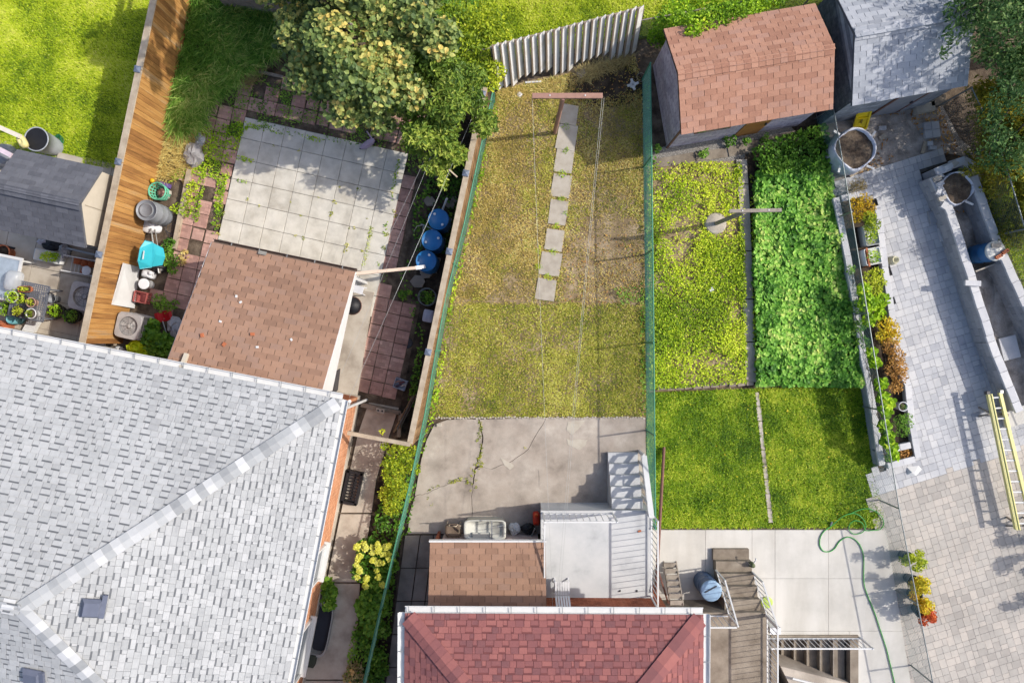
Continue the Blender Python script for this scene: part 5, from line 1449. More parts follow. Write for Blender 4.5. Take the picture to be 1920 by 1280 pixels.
# white disc stool / fan base with a pole
wd = thing('standing_fan', G(280, 424, .2, 0), 'white round fan base with long metal pole lying by the grey barrel', 'fan')
MB().lathe(G(275, 423, .25, .0), [(.2, 0), (.2, .2), (.17, .24), (0, .25)], 20).build('base', m_white_pl, wd)
MB().lathe(G(288, 426, .2, .0), [(.15, 0), (.15, .17), (0, .2)], 16).build('motor_housing', m_white_pl, wd)
MB().tube([P(283, 428, .3), P(287, 455, .42), P(298, 512, .35)], .022, 8).build('pole', m_alum, wd)
MB().tube([P(291, 430, .2), P(297, 470, .3)], .012, 6).build('handle', m_alum, wd)
# wheelbarrow leaning against the fence, tray on edge
wbw = thing('wheelbarrow', G(278, 478, .4, 0), 'turquoise wheelbarrow tipped up against the cedar fence', 'wheelbarrow')
m_turq = plain('turquoise_tray', (62, 190, 206), rough=.4, var=.05)
tray = [P(272, 452, .95), P(286, 455, .85), P(291, 478, .7), P(284, 500, .6), P(263, 503, .75), P(259, 488, .95), P(263, 465, 1.02)]
ct = sum((Vector(t) for t in tray), Vector()) / len(tray)
mb = MB(); inner = [ct + (Vector(t) - ct) * .72 + Vector((.2, -.02, -.3)) for t in tray]; rim = [ct + (Vector(t) - ct) * 1.06 for t in tray]
n = len(tray); mb.add(tray + inner, [(i, (i + 1) % n, n + (i + 1) % n, n + i) for i in range(n)] + [tuple(range(n))])
mb.add(rim + [Vector(t) + Vector((.01, 0, -.02)) for t in tray], [(i, n + i, n + (i + 1) % n, (i + 1) % n) for i in range(n)])
mb.build('tray', m_turq, wbw)
MB().bar(P(270, 470, 1.0), P(268, 486, 1.0), .03, .012).build('white_label', m_white, wbw)
wc = P(300, 505, .22); R90 = Matrix.Rotation(math.radians(70), 3, 'X') @ Matrix.Rotation(.3, 3, 'Y')
mb = MB(); mb.tube([wc + R90 @ Vector((math.cos(t) * .14, math.sin(t) * .14, 0)) for t in np.linspace(0, 6.28, 17)], .05, 8, cap=False); mb.build('tyre', m_black, wbw)
MB().lathe(wc, [(.1, -.02), (.1, .02), (.03, .05), (0, .05)], 14, m=R90).build('rim', m_alum, wbw)
MB().bar(P(283, 462, .7), P(300, 512, .25), .05, .04).build('handle', m_wood_grey, wbw)
MB().bar(P(262, 470, .9), P(258, 492, .6), .05, .04).build('handle', m_wood_grey, wbw)
# white board leaning against the fence
wbd = [P(232, 492, .95), P(258, 499, .55), P(248, 576, .12), P(210, 571, .92)]
wbd = [P(232, 493, 1.0), G(262, 501, .05, .04), G(252, 578, .05, .04), P(210, 571, 1.0)]
MB().solid(wbd[::-1], .025).build('panel', m_white, None, 'large white board leaning against the cedar fence', 'board')
bucket('bucket', G(269, 532, .36, 0), .15, .36, m_white_pl, 'white lidded bucket between the jug and the red crate', handle=False)
jg = thing('jug', G(272, 513, .3, 0), 'square white plastic jug beside the turquoise wheelbarrow', 'jug')
MB().lathe(G(274, 513, .3, 0), [(.8, 0), (1, .02), (1, .22), (.7, .32), (.3, .36), (0, .36)], 24, sq=(5, .17, .12), m=Matrix.Rotation(-.25, 3, 'Z')).build('body', m_white_pl, jg)
MB().lathe(G(284, 512, .3, .3), [(.05, 0), (.05, .1), (0, .1)], 10).build('cap', m_white_pl, jg)
MB().box(G(281, 515, .3, .24), (.1, .06, .008), rot=-.25).build('print', m_black, jg)
crate('crate', G(262, 557, .3, 0), .36, .3, .3, -.2, plain('red_crate', (190, 104, 98), rough=.55), 'faded red plastic crate beside the white bucket')
ac_unit(G(240, 611, .72, 0), -.22, 'air conditioner with open fan grille in front of the cedar fence', .72)
# red snow shovel
sh = thing('snow_shovel', P(312, 596), 'bright red snow shovel lying on the red court', 'shovel')
m_redpl = plain('red_plastic', (206, 36, 44), rough=.4)
mb = MB(); 
for k in range(6):
    a0 = P(289 + k * 5.2, 588 - k * 1.4, .12 + .05 * math.sin(k * 1.5)); a1 = P(293 + k * 5.2, 606 - k * 1.2, .05 + .04 * math.sin(k * 1.5))
    a2 = P(289 + (k + 1) * 5.2, 588 - (k + 1) * 1.4, .12 + .05 * math.sin((k + 1) * 1.5)); a3 = P(293 + (k + 1) * 5.2, 606 - (k + 1) * 1.2, .05 + .04 * math.sin((k + 1) * 1.5))
    mb.solid([a0, a1, a3, a2], .012)
mb.build('blade', m_redpl, sh)
MB().tube([P(305, 602, .1), P(310, 618, .14), P(319, 650, .3)], .016, 8).build('handle', m_alum, sh)
# clear plastic sack
def sack(name, px, py, z, sx, sy, sz, mat, label, seed=0, cat='bag'):
    rg = random.Random(seed); c = G(px, py, z, 0); vs = []; fs = []; n = 14; m = 7
    for i in range(m + 1):
        ph = math.pi * i / m
        for q in range(n):
            t = 2 * math.pi * q / n; k = 1 + rg.uniform(-.2, .2)
            vs.append(c + Vector((math.sin(ph) * math.cos(t) * sx * k, math.sin(ph) * math.sin(t) * sy * k, max(0.0, sz * .5 - math.cos(ph) * sz * .5 * k))))
    for i in range(m):
        for q in range(n): fs.append((i * n + q, i * n + (q + 1) % n, (i + 1) * n + (q + 1) % n, (i + 1) * n + q))
    return MB().add(vs, fs).build(name, mat, None, label, cat)
sack('plastic_sack', 326, 612, .3, .2, .3, .45, plain('cloudy_plastic', (170, 172, 178), rough=.3), 'cloudy clear plastic sack beside the porch roof', 3)
sack('plastic_sack', 362, 290, .2, .3, .35, .3, plain('grey_bag', (158, 154, 152), rough=.5), 'crumpled grey plastic sack in the tall weeds', 5)
sack('plastic_sack', 372, 262, .2, .14, .22, .2, MATS['cloudy_plastic'], 'small clear plastic sack in the weeds above the timber edging', 6)
sack('white_rag', 216, 655, .3, .14, .1, .2, m_white, 'white rag bundle at the foot of the cedar fence', 9, 'rag')
sack('white_rag', 235, 661, .3, .2, .07, .1, m_white, 'flat white rag beside the lime green leaves', 10, 'rag')
MB().bar(G(355, 318, .12, .1), G(326, 466, .12, .1), .12, .12).build('timber_edging', m_wood_pale, None, 'long grey timber edging the red pavers', 'timber')
MB().bar(G(392, 178, .1, .07), G(386, 226, .1, .07), .13, .1).build('timber_edging', m_wood_grey, None, 'short grey timber at the edge of the tall grass', 'timber')
MB().bar(G(478, 132, .1, .06), G(530, 144, .1, .06), .08, .08).build('timber_edging', m_wood_grey, None, 'grey timber half hidden under the maple', 'timber')
for k, (x, y, w, l) in enumerate(((318, 362, .12, .1), (313, 370, .13, .12), (303, 373, .1, .1))):
    MB().box(P(x, y) + dn * .04, (w, l, .08), rot=k * .5).build('brick_piece', m_slab, None, ['pale paver offcut beside the mint basket', 'middle pale paver offcut between grey barrel and basket', 'small pale offcut against the grey barrel'][k], 'brick')
MB().box(P(312, 348) + dn * .05, (.3, .12, .1), rot=-.3).build('purple_box', plain('purple_plastic', (116, 92, 160)), None, 'purple plastic box behind the mint green basket', 'box')
wm = MB()
for k in range(5):
    rg = random.Random(k); c = P(322 + k * 2, 420 + k * 4); wm.tube([c + Vector((math.cos(t) * .2 * rg.uniform(.7, 1.2), math.sin(t) * .26 * rg.uniform(.7, 1.2), .04 + .02 * k)) for t in np.linspace(0, 5.6, 14)], .006, 4)
wm.build('wire_tangle', m_darkmetal, None, 'loose tangle of thin wire beside the timber edging', 'wire')
# toy on the patio
ty = thing('scooter', P(690, 268), 'small mauve ride-on scooter lying on the slab patio', 'scooter')
m_mauve = plain('mauve_plastic', (196, 176, 196), rough=.45)
c = P(692, 270); R = Matrix.Rotation(math.radians(32), 3, 'Z')
mb = MB(); prof = [(-.28, .03), (-.18, .09), (0, .11), (.12, .09), (.2, .05)]
vs = [c + R @ Vector((x, sy * w, z)) for x, w in prof for sy, z in ((-1, .06), (1, .06), (.6, .13), (-.6, .13))]
fs = [(i * 4 + q, i * 4 + (q + 1) % 4, (i + 1) * 4 + (q + 1) % 4, (i + 1) * 4 + q) for i in range(4) for q in range(4)] + [(3, 2, 1, 0), (16, 17, 18, 19)]
mb.add(vs, fs); mb.build('deck', m_mauve, ty)
MB().tube([c + R @ Vector((.16, 0, .1)), c + R @ Vector((.14, .3, .14))], .02, 8).build('steering_bar', m_mauve, ty)
MB().tube([c + R @ Vector((.08, .3, .14)), c + R @ Vector((.2, .3, .14))], .018, 8).build('handlebar', m_darkmetal, ty)
for x, y in ((-.26, 0), (.2, .08), (.2, -.08)):
    MB().lathe(c + R @ Vector((x, y, .05)), [(.05, -.015), (.05, .015), (0, .015)], 12, m=R @ Matrix.Rotation(math.pi / 2, 3, 'X')).build('wheel', m_black, ty)

# ------------------------------------------------------------------ court beside the porch
MB().lathe(P(764, 643), [(.14, 0), (.155, .012), (.13, .02), (.12, .005), (0, .004)], 20).build('floor_drain', m_darkmetal, None, 'round black iron drain cover set in the red court', 'drain')
bx = crate('crate', G(750, 720, .22, 0), .34, .28, .22, -.35, plain('pale_blue_crate', (176, 186, 204), rough=.5), 'pale blue crate of bottles on the red court')
for k, (dx, dy, cl) in enumerate(((-.08, .05, (190, 150, 140)), (.04, .02, (120, 60, 70)), (.09, -.06, (210, 200, 190)), (-.05, -.07, (90, 70, 90)))):
    MB().tube([G(750, 720, .22, .1) + Vector((dx - .08, dy, 0)), G(750, 720, .22, .14) + Vector((dx + .08, dy + .05, 0))], [.035, .02], 8).build('bottle', plain(f'bottle_{k}', cl, rough=.3), None, ['pinkish bottle in the pale blue crate', 'dark red bottle in the pale blue crate', 'off white bottle in the pale blue crate', 'dark purple bottle in the pale blue crate'][k], 'bottle')
wp = thing('wire_plant_cage', G(800, 556, .4, 0), 'round wire cage with dark foliage below the rain barrels', 'plant cage')
cg = MB(); cc = G(800, 556, .4, 0)
for z in (.05, .22, .4): cg.tube([cc + Vector((math.cos(t) * .25, math.sin(t) * .25, z)) for t in np.linspace(0, 6.28, 21)], .008, 5, cap=False)
for k in range(10): cg.tube([cc + Vector((math.cos(k * .628) * .25, math.sin(k * .628) * .25, 0)), cc + Vector((math.cos(k * .628) * .25, math.sin(k * .628) * .25, .4))], .006, 5)
cg.build('cage', m_galv, wp)
foliage('leaves', blob_points([(cc.x, cc.y, .22, .22, .22, .2)], 350, np.random.default_rng(4), .8), .07, m_green_leaf, 4, wp)
MB().lathe(G(802, 592, .5, 0), [(.9, 0), (1, .02), (1, .42), (.94, .44), (0, .44)], 20, sq=(6, .15, .18), m=Matrix.Rotation(-.2, 3, 'Z')).build('storage_tub', plain('lavender_tub', (190, 190, 204), rough=.5), None, 'pale lavender plastic tub against the weathered fence', 'tub')
# cellar hatch items on the raised walk
hv = thing('kettle_grill', G(662, 573, .5, .14), 'dark round covered grill on the raised walk beside the porch', 'grill')
MB().lathe(G(661, 573, .5, .14), [(.1, 0), (.2, .18), (.24, .34), (.25, .36), (.2, .46), (.08, .52), (0, .53)], 22).build('bowl', m_black, hv)
MB().lathe(G(661, 573, .5, .485), [(.253, 0), (.265, .008), (.253, .016)], 22).build('rim', m_rust, hv)
sc_ = thing('step_stool', G(672, 543, .35, .14), 'white plastic step stool at the corner of the porch', 'stool')
c = G(672, 543, .35, .14)
MB().box(c + dn * .32, (.34, .22, .03), rot=-.25).build('tread', m_white_pl, sc_)
for sx in (-.14, .14):
    for sy in (-.09, .09): MB().bar(c + Matrix.Rotation(-.25, 3, 'Z') @ Vector((sx * 1.2, sy * 1.2, 0)), c + Matrix.Rotation(-.25, 3, 'Z') @ Vector((sx, sy, .31)), .03, .03).build('leg', m_white_pl, sc_)
MB().bar(P(633, 694, .6), P(628, 735, .5), .03, .5).build('dark_board', m_darkmetal, None, 'thin dark board leaning on the white porch side', 'board')
# little sunken landing at the end of the red court
lg = thing('court_curb', P(715, 765), 'rough concrete curb at the end of the red court', 'curb')
MB().bar(P(678, 758, .1) , P(752, 774, .1), .12, .2).build('curb_stone', m_brownconc, lg)
MB().bar(P(752, 774, .1), P(748, 818, .1), .1, .2).build('curb_stone', m_brownconc, lg)
hb = thing('hollow_brick', P(714, 769, .2), 'hollow concrete brick on the curb below the red court', 'brick')
MB().box(P(714, 769, .2) + dn * .05, (.24, .12, .1), rot=-.2).build('body', m_step, hb)
for s in (-.06, .06): MB().box(P(714, 769, .2) + Matrix.Rotation(-.2, 3, 'Z') @ Vector((s, 0, .101)), (.05, .05, .006), rot=-.2).build('hollow', m_black, hb)
og = thing('old_gate', G(752, 790, .6, 0), 'rough old timber gate standing open against the weathered fence', 'gate')
for k in range(6):
    t0 = k / 6.0; a = Vector((771 - 34 * t0, 745 + 66 * t0)); bq = Vector((771 - 34 * (t0 + .155), 745 + 66 * (t0 + .155)))
    a3 = P(a.x, a.y, 1.25); b3 = P(bq.x, bq.y, 1.25); hh = 1.2 + random.uniform(-.06, .04)
    MB().bar(Vector((a3.x, a3.y, hh / 2 + .03)), Vector((b3.x, b3.y, hh / 2 + .03)), .03, hh).build('board', m_wood_old, og)
for zz in (.35, 1.0): MB().bar(G(769, 746, 1.25, zz) + Vector((.05, .02, 0)), G(738, 808, 1.25, zz) + Vector((.05, .02, 0)), .04, .08).build('ledge', m_wood_grey, og)

# ------------------------------------------------------------------ side path: window wells
gv = thing('window_well_grate', G(658, 916, .12, .03), 'black plastic grate over a window well against the brick wall', 'grate')
R = Matrix.Rotation(math.radians(-12), 3, 'Z'); c = G(659, 915, .25, .03)
for x, y, w, l in ((-.2, 0, .07, .95), (.2, 0, .07, .95), (0, .45, .46, .07), (0, -.45, .46, .07)): MB().box(c + R @ Vector((x, y, .1)), (w, l, .2), m=R).build('frame', m_black, gv)
for k in range(9): MB().box(c + R @ Vector((0, -.36 + k * .09, .16)), (.36, .03, .03), m=R).build('slat', m_black, gv)
MB().box(c + R @ Vector((0, 0, .04)), (.04, .84, .05), m=R).build('spine', m_black, gv)
ww = thing('window_well', G(600, 1180, .1, .03), 'dark bath shaped window well with white rim against the brick wall', 'window well')
c = G(602, 1178, .2, .03); R = Matrix.Rotation(math.radians(-11), 3, 'Z')
n = 28; mb = MB(); vs = []
for k, z in ((1.0, 0), (1.0, .2), (.9, .2), (.86, .03)):
    for q in range(n):
        an = 2 * math.pi * q / n; e = .5
        vs.append(c + R @ Vector((math.copysign(abs(math.cos(an)) ** e, math.cos(an)) * .27 * k, math.copysign(abs(math.sin(an)) ** e, math.sin(an)) * .78 * (k + .05), z)))
mb.add(vs, [(i * n + q, i * n + (q + 1) % n, (i + 1) * n + (q + 1) % n, (i + 1) * n + q) for i in range(3) for q in range(n)]); mb.build('rim', m_alum, ww)
MB().add([v - Vector((0, 0, 0)) for v in vs[-n:]], [tuple(range(n))]).build('liner', plain('navy_liner', (46, 50, 62)), ww)
MB().bar(c + R @ Vector((-.33, -.85, .22)), c + R @ Vector((-.33, .85, .22)), .12, .44).build('back_board', m_white, ww)
sack('white_bag', 605, 1132, .3, .12, .2, .3, MATS['cloudy_plastic'], 'white plastic bag at the top end of the window well', 21)
MB().box(G(583, 1240, .3, .15), (.2, .34, .3), rot=-.2).build('planter_box', plain('dark_green_box', (60, 70, 58)), None, 'small dark green box at the lower end of the window well', 'box')
MB().bar(P(667, 1200, .06), P(660, 1238, .06), .1, .1).build('kerb_block', m_step, None, 'loose pale kerb block beside the side path', 'kerb')

# ------------------------------------------------------------------ middle patio
tb_ = thing('plastic_tub', G(909, 992, .55, 0), 'large white rounded plastic tub standing beside the entry canopy', 'tub')
c = G(909, 993, .55, 0); mb = MB(); R = UPQ
sqt = (7, .58, .27)
MB().lathe(c, [(.86, 0), (.93, .04), (1.0, .5), (1.04, .51), (1.04, .56), (.98, .57), (.9, .55), (.82, .47), (0, .46)], 36, sq=sqt).build('body', plain('old_white_plastic', (214, 214, 204), var=.07, sc=3), tb_)
MB().bar(c + Vector((.2, -.26, .57)), c + Vector((.2, .26, .57)), .03, .03).build('strap', m_greyplastic, tb_)
MB().bar(c + Vector((.35, .1, .57)), c + Vector((.56, .14, .57)), .02, .02).build('strap', m_greyplastic, tb_)
MB().box(c + Vector((-.1, -.17, .5)), (.5, .16, .06)).build('seat_ledge', MATS['old_white_plastic'], tb_)
ch = thing('patio_chair', G(850, 996, .5, 0), 'brown wire framed chair folded beside the white tub', 'chair')
c = G(850, 997, .5, 0)
MB().lathe(c + Vector((-.02, .03, .42)), [(.9, 0), (1, .02), (.95, .05), (.6, .03), (0, .02)], 20, sq=(4, .22, .2)).build('seat', plain('brown_weave', (126, 108, 92), rough=.8, sc=30), ch)
for x, y in ((-.18, -.15), (.16, -.15), (-.18, .17), (.16, .17)): MB().tube([c + Vector((x * 1.15, y * 1.15, 0)), c + Vector((x, y, .42))], .014, 8).build('leg', m_wood_pale, ch)
MB().tube([c + Vector((-.12, .2, .43)), c + Vector((-.1, .24, .8)), c + Vector((.1, .24, .8)), c + Vector((.12, .2, .43))], .014, 8).build('back_frame', m_wood_pale, ch)
MB().bar(P(863, 985, .7), P(858, 1014, .1), .035, .035).build('broom_stick', m_wood_pale, None, 'pale wooden stick leaning between the chair and white tub', 'stick')
sack('white_bag', 965, 992, .2, .17, .19, .22, m_white, 'white crumpled carrier bag on the dark slabs under canopy edge', 25)
sack('black_bag', 990, 992, .2, .22, .16, .24, m_black, 'black rubbish bag between the white bag and the deck', 26)
MB().bar(P(993, 1012, .1), P(1003, 990, .5), .03, .03).build('metal_rod', m_alum, None, 'thin metal rod leaning on the black bag', 'rod')
fx = thing('fuel_can', P(1006, 960), 'tall red orange plastic can standing against the deck', 'can')
c = P(1005, 968)
MB().lathe(c, [(.9, 0), (1, .03), (1, .32), (.6, .4), (.25, .42), (0, .42)], 20, sq=(4, .1, .17)).build('body', plain('orange_red_plastic', (214, 62, 36), rough=.45), fx)
MB().lathe(c + Vector((0, .14, .36)), [(.05, 0), (.045, .08), (0, .09)], 12).build('spout', plain('orange_plastic', (228, 96, 40), rough=.45), fx)
# white chair on the deck
wc_ = thing('garden_chair', Vector((1.42, RWALL_Y + .45, 1.1)), 'white slatted garden chair on the deck against the brick wall', 'chair')
c = Vector((1.36, RWALL_Y + .3, 1.1))
for k in range(6): MB().box(c + Vector((-.17 + k * .068, .12, .42)), (.05, .36, .02)).build('seat_slat', m_white_pl, wc_)
for k in range(6): MB().bar(c + Vector((-.17 + k * .068, -.08, .44)), c + Vector((-.17 + k * .068, -.2, .92)), .05, .018, up=(0, 1, 0)).build('back_slat', m_white_pl, wc_)
for x in (-.19, .19):
    MB().bar(c + Vector((x, .26, 0)), c + Vector((x, -.02, .44)), .03, .03).build('leg', m_white_pl, wc_); MB().bar(c + Vector((x, -.12, 0)), c + Vector((x, .28, .42)), .03, .03).build('leg', m_white_pl, wc_)
MB().bar(c + Vector((-.2, -.21, .93)), c + Vector((.2, -.21, .93)), .03, .06).build('back_rail', m_white_pl, wc_)
MB().box(P(1199, 995, 1.1) + dn * .012, (.09, .05, .024), rot=.3).build('brick_chip', m_terra, None, 'small red chip lying on the white deck', 'rubble')
for k, (x, y) in enumerate(((1162, 1107), (1194, 1107))):
    MB().box(P(x, y, 1.1) + dn * .012, (.06, .035, .024), rot=.5 + k).build('clip', m_darkmetal, None, ['tiny dark clip on the deck beside the white chair', 'tiny dark clip on the deck by its side railing'][k], 'clip')

# ------------------------------------------------------------------ right of the red house
bl_ = barrel('lidded_barrel', G(1334, 1108, .92, .02), .285, .86, plain('navy_barrel', (70, 92, 124), rough=.45), 'slate blue barrel with pale blue lid beside the garden steps', lid=plain('pale_blue_lid', (150, 180, 208), rough=.4), bungs=False)
MB().bar(G(1322, 1110, .92, .92), G(1344, 1098, .92, .92), .03, .02).build('lid_handle', m_darkmetal, bl_)
sl_ = thing('step_ladder', P(1262, 1085), 'old grey wooden step ladder leaning towards the red roofed house', 'ladder')
a0 = P(1244, 1052); a1 = P(1267, 1052); b0 = G(1257, 1134, .95, .95); b1 = G(1281, 1134, .95, .95)
for a, bq in ((a0, b0), (a1, b1)): MB().bar(a + dn * .03, bq, .03, .09).build('side_rail', m_wood_grey, sl_)
for k in range(7):
    t = (k + .5) / 7; pA = a0.lerp(b0, t); pB = a1.lerp(b1, t); MB().bar(pA + dn * .05, pB + dn * .05, .13, .025).build('tread', m_wood_grey, sl_)
MB().tube([P(1245, 838, .1), P(1240, 930, .5), P(1231, 1085, 1.15), P(1230, 1112, 1.2)], .045, 10).build('steel_pole', m_rust, None, 'long rust brown steel pole along the green chain-link fence', 'pole')
MB().bar(P(1232, 1062, .75), P(1256, 1140, .2), .04, .1).build('plank', m_rust, None, 'rust brown plank leaning beside the old step ladder', 'plank')
pz = thing('plastic_disc', P(1437, 1126), 'lime green flying disc under the stair railing', 'disc')
MB().lathe(P(1436, 1127) + dn * .055, [(.17, 0), (.175, .02), (.15, .03), (0, .032)], 22).build('disc', plain('lime_plastic', (184, 208, 92), rough=.4), pz)
bd = thing('watering_can', P(1412, 1062, .5), 'small green metal watering can on the stair railing post', 'watering can')
c = G(1412, 1060, .5, .34)
MB().lathe(c, [(.07, 0), (.085, .04), (.06, .18), (.03, .2), (0, .2)], 14).build('body', plain('moss_green_metal', (96, 104, 70)), bd)
MB().tube([c + Vector((.02, .03, .1)), c + Vector((.06, .16, .2)), c + Vector((.07, .22, .2))], [.02, .014, .03], 8).build('spout', m_white, bd)
MB().tube([c + Vector((-.05, .0, .15)), c + Vector((-.16, .08, .2)), c + Vector((-.22, .12, .16))], .01, 6).build('handle', m_darkmetal, bd)
# garden hose
def smooth_path(pts, z, sub=6):
    P_ = [Vector((p.x, p.y, z)) for p in pts]; out = []
    for i in range(len(P_) - 1):
        p0 = P_[max(0, i - 1)]; p1 = P_[i]; p2 = P_[i + 1]; p3 = P_[min(len(P_) - 1, i + 2)]
        for k in range(sub):
            t = k / sub
            out.append(.5 * ((2 * p1) + (p2 - p0) * t + (2 * p0 - 5 * p1 + 4 * p2 - p3) * t * t + (3 * p1 - p0 - 3 * p2 + p3) * t ** 3))
    out.append(P_[-1]); return out
hose = thing('garden_hose', P(1600, 1050), 'green garden hose looped on lawn and snaking over the concrete', 'hose')
m_hose = plain('green_hose', (74, 172, 80), rough=.45)
hp_ = [(1557, 984), (1543, 994), (1536, 1006), (1535, 1020), (1542, 1031), (1553, 1032), (1563, 1026), (1572, 1013), (1586, 1005), (1600, 1009), (1611, 1022), (1617, 1045), (1617, 1085), (1622, 1108), (1637, 1145), (1648, 1178), (1659, 1212), (1666, 1240), (1676, 1282), (1682, 1310)]
MB().tube(smooth_path([P(*q) for q in hp_], .075), .015, 7).build('hose', m_hose, hose)
lp = [(1557, 984), (1575, 968), (1592, 961), (1606, 963), (1618, 975), (1620, 988), (1612, 997), (1598, 999), (1589, 990), (1592, 979), (1602, 974), (1614, 979), (1620, 992), (1634, 992), (1648, 990), (1654, 978), (1648, 964), (1630, 953), (1612, 953), (1590, 962)]
MB().tube(smooth_path([P(*q) for q in lp], .085), .013, 7).build('hose', m_hose, hose)
MB().tube([P(1560, 978, .08), P(1557, 985, .08)], [.03, .018], 8).build('nozzle', m_galv, hose)

# ------------------------------------------------------------------ building site corner
def bulk_bag(px, py, z, r, h, label, lean=(0, 0), fill=.9):
    b = G(px, py, z, 0); th = thing('bulk_bag', b, label, 'bag')
    rg = random.Random(int(px)); n = 30; vs = []; fs = []
    prof = [(.86, 0), (1.0, .08), (1.04, .4), (1.02, .8), (1.0, 1.0), (.93, 1.0), (.9, .88)]
    for k, z_ in prof:
        for q in range(n):
            an = 2 * math.pi * q / n; w = 1 + .05 * math.sin(an * 4 + z_ * 2) + rg.uniform(-.025, .025)
            vs.append(b + Vector((math.cos(an) * r * k * w, math.sin(an) * r * k * w, h * z_ * (1 + (.06 * math.sin(an * 2) if z_ > .7 else 0)))))
    for i in range(len(prof) - 1):
        for q in range(n): fs.append((i * n + q, i * n + (q + 1) % n, (i + 1) * n + (q + 1) % n, (i + 1) * n + q))
    MB().add(vs, fs, True).build('fabric', plain('white_woven_fabric', (226, 228, 236), rough=.75, var=.06, sc=14, bump=.2), th)
    mb = MB(); vs = [b + Vector((0, 0, h * (fill + .04)))]; 
    for k in (.35, .7, .97):
        for q in range(n):
            an = 2 * math.pi * q / n; vs.append(b + Vector((math.cos(an) * r * .95 * k, math.sin(an) * r * .95 * k, h * (fill + .03 * (1 - k)) + rg.uniform(-.02, .02))))
    fs = [(0, 1 + q, 1 + (q + 1) % n) for q in range(n)] + [(1 + i * n + q, 1 + (i + 1) * n + q, 1 + (i + 1) * n + (q + 1) % n, 1 + i * n + (q + 1) % n) for i in range(2) for q in range(n)]
    mb.add(vs, fs, True); mb.build('earth_fill', m_soil, th)
    for an in (.6, 2.3, 4.0, 5.4):
        p = b + Vector((math.cos(an) * r, math.sin(an) * r, h))
        MB().bar(p - dn * .1, p + Vector((math.cos(an + .4) * .22, math.sin(an + .4) * .22, -.06)), .06, .012).build('strap', m_white, th)
    return th
bulk_bag(1604, 279, .8, .58, .8, 'large white bulk bag full of earth beside the grey shed')
bulk_bag(1797, 352, .72, .46, .68, 'white bulk bag of earth wedged between the two block walls', fill=.93)
barrel('rubbish_barrel', G(1868, 470, .98, .02), .27, .92, plain('steel_blue', (52, 112, 164), rough=.5), 'blue barrel with bricks on its lid between the block walls', lid=plain('white_barrel_lid', (222, 222, 214), rough=.5), bungs=False)
for k, (x, y, a) in enumerate(((1871, 481, .5), (1883, 472, .55))):
    bt = thing('brick', P(x, y, 1.0), ['orange holed brick nearer the middle of the barrel lid', 'orange holed brick at the rim of the barrel lid'][k], 'brick')
    c = P(x, y, .98); c.z = .975; Rb = Matrix.Rotation(a, 3, 'Z')
    MB().box(c + dn * .04, (.19, .09, .07), m=Rb).build('body', m_terra, bt)
    for s in (-.055, 0, .055): MB().lathe(c + Rb @ Vector((s, 0, .0755)), [(.018, 0), (.018, .002), (0, .002)], 8).build('hole', m_black, bt)
MB().box(P(1868, 460, 1.0) + Vector((0, 0, .0)), (.26, .12, .04), rot=.1).build('board_offcut', m_step, None, 'pale board offcut lying on the blue barrel lid', 'board')
MB().solid([G(1828, 507, .1, .0), G(1864, 494, .1, .0), G(1866, 496, .4, .42), G(1830, 510, .4, .40)], .04).build('paving_slab', m_step, None, 'pale slab leaning below the blue rubbish barrel', 'slab')
yt = thing('plastic_tray', P(1615, 224), 'bright yellow plastic tray leaning against the grey shed', 'tray')
m_yel = plain('yellow_plastic', (255, 224, 30), rough=.4, var=.05)
ya, yb_, yc, yd = G(1600, 239, .05, .04), G(1624, 240, .05, .04), P(1633, 207, .55), P(1608, 212, .55)
MB().solid([ya, yb_, yc, yd], .03).build('panel', m_yel, yt)
cyt = (ya + yb_ + yc + yd) / 4; yn = (yb_ - ya).cross(yd - ya).normalized(); yn = yn if yn.z > 0 else -yn
for a, bq in ((ya, yb_), (yb_, yc), (yc, yd), (yd, ya)): MB().bar(a + yn * .02, bq + yn * .02, .05, .04, up=yn).build('rim', m_yel, yt)
MB().bar(ya.lerp(yd, .62) + yn * .02, yb_.lerp(yc, .62) + yn * .02, .04, .03, up=yn).build('rib', m_yel, yt)
MB().bar((ya + yb_) / 2 * .7 + (yc + yd) / 2 * .3 + yn * .012, (ya + yb_) / 2 * .45 + (yc + yd) / 2 * .55 + yn * .012, .05, .02, up=yn).build('slot', plain('ochre_slot', (150, 128, 30)), yt)
sp_ = thing('paver_sample', P(1744, 245), 'square of four grey pavers laid on the building sand', 'pavers')
for i in (0, 1):
    for j in (0, 1): MB().box(P(1744, 245) + Matrix.Rotation(.12, 3, 'Z') @ Vector(((i - .5) * .225, (j - .5) * .235, .05)), (.215, .225, .1), rot=.12).build('paver', m_paver_cool, sp_)
def loose(name, x, y, w, l, h, rot, mat, label, cat, z=0): MB().box(P(x, y) + dn * (h / 2 + z), (w, l, h), rot=rot).build(name, mat, None, label, cat)
loose('loose_paver', 1653, 241, .21, .11, .07, .03, m_paver_cool, 'loose grey paver in front of the yellow tray', 'paver')
loose('loose_paver', 1653, 258, .2, .13, .07, .55, m_step, 'pale loose paver lying askew on the dead leaves', 'paver')
loose('loose_paver', 1742, 270, .16, .13, .07, .1, m_cap, 'small white paver below the four-paver square', 'paver')
loose('loose_paver', 1747, 278, .21, .11, .07, -.05, m_paver_cool, 'grey half paver at the edge of the paver strip', 'paver')
loose('concrete_block', 1728, 206, .56, .26, .2, .2, m_step, 'long pale concrete block lying before the grey shed', 'block')
loose('concrete_block', 1752, 192, .44, .28, .2, .15, m_brownconc, 'lower concrete block stacked at the shed corner', 'block')
loose('concrete_block', 1744, 178, .44, .26, .2, .2, m_brownconc, 'concrete block behind the stacked corner block', 'block')
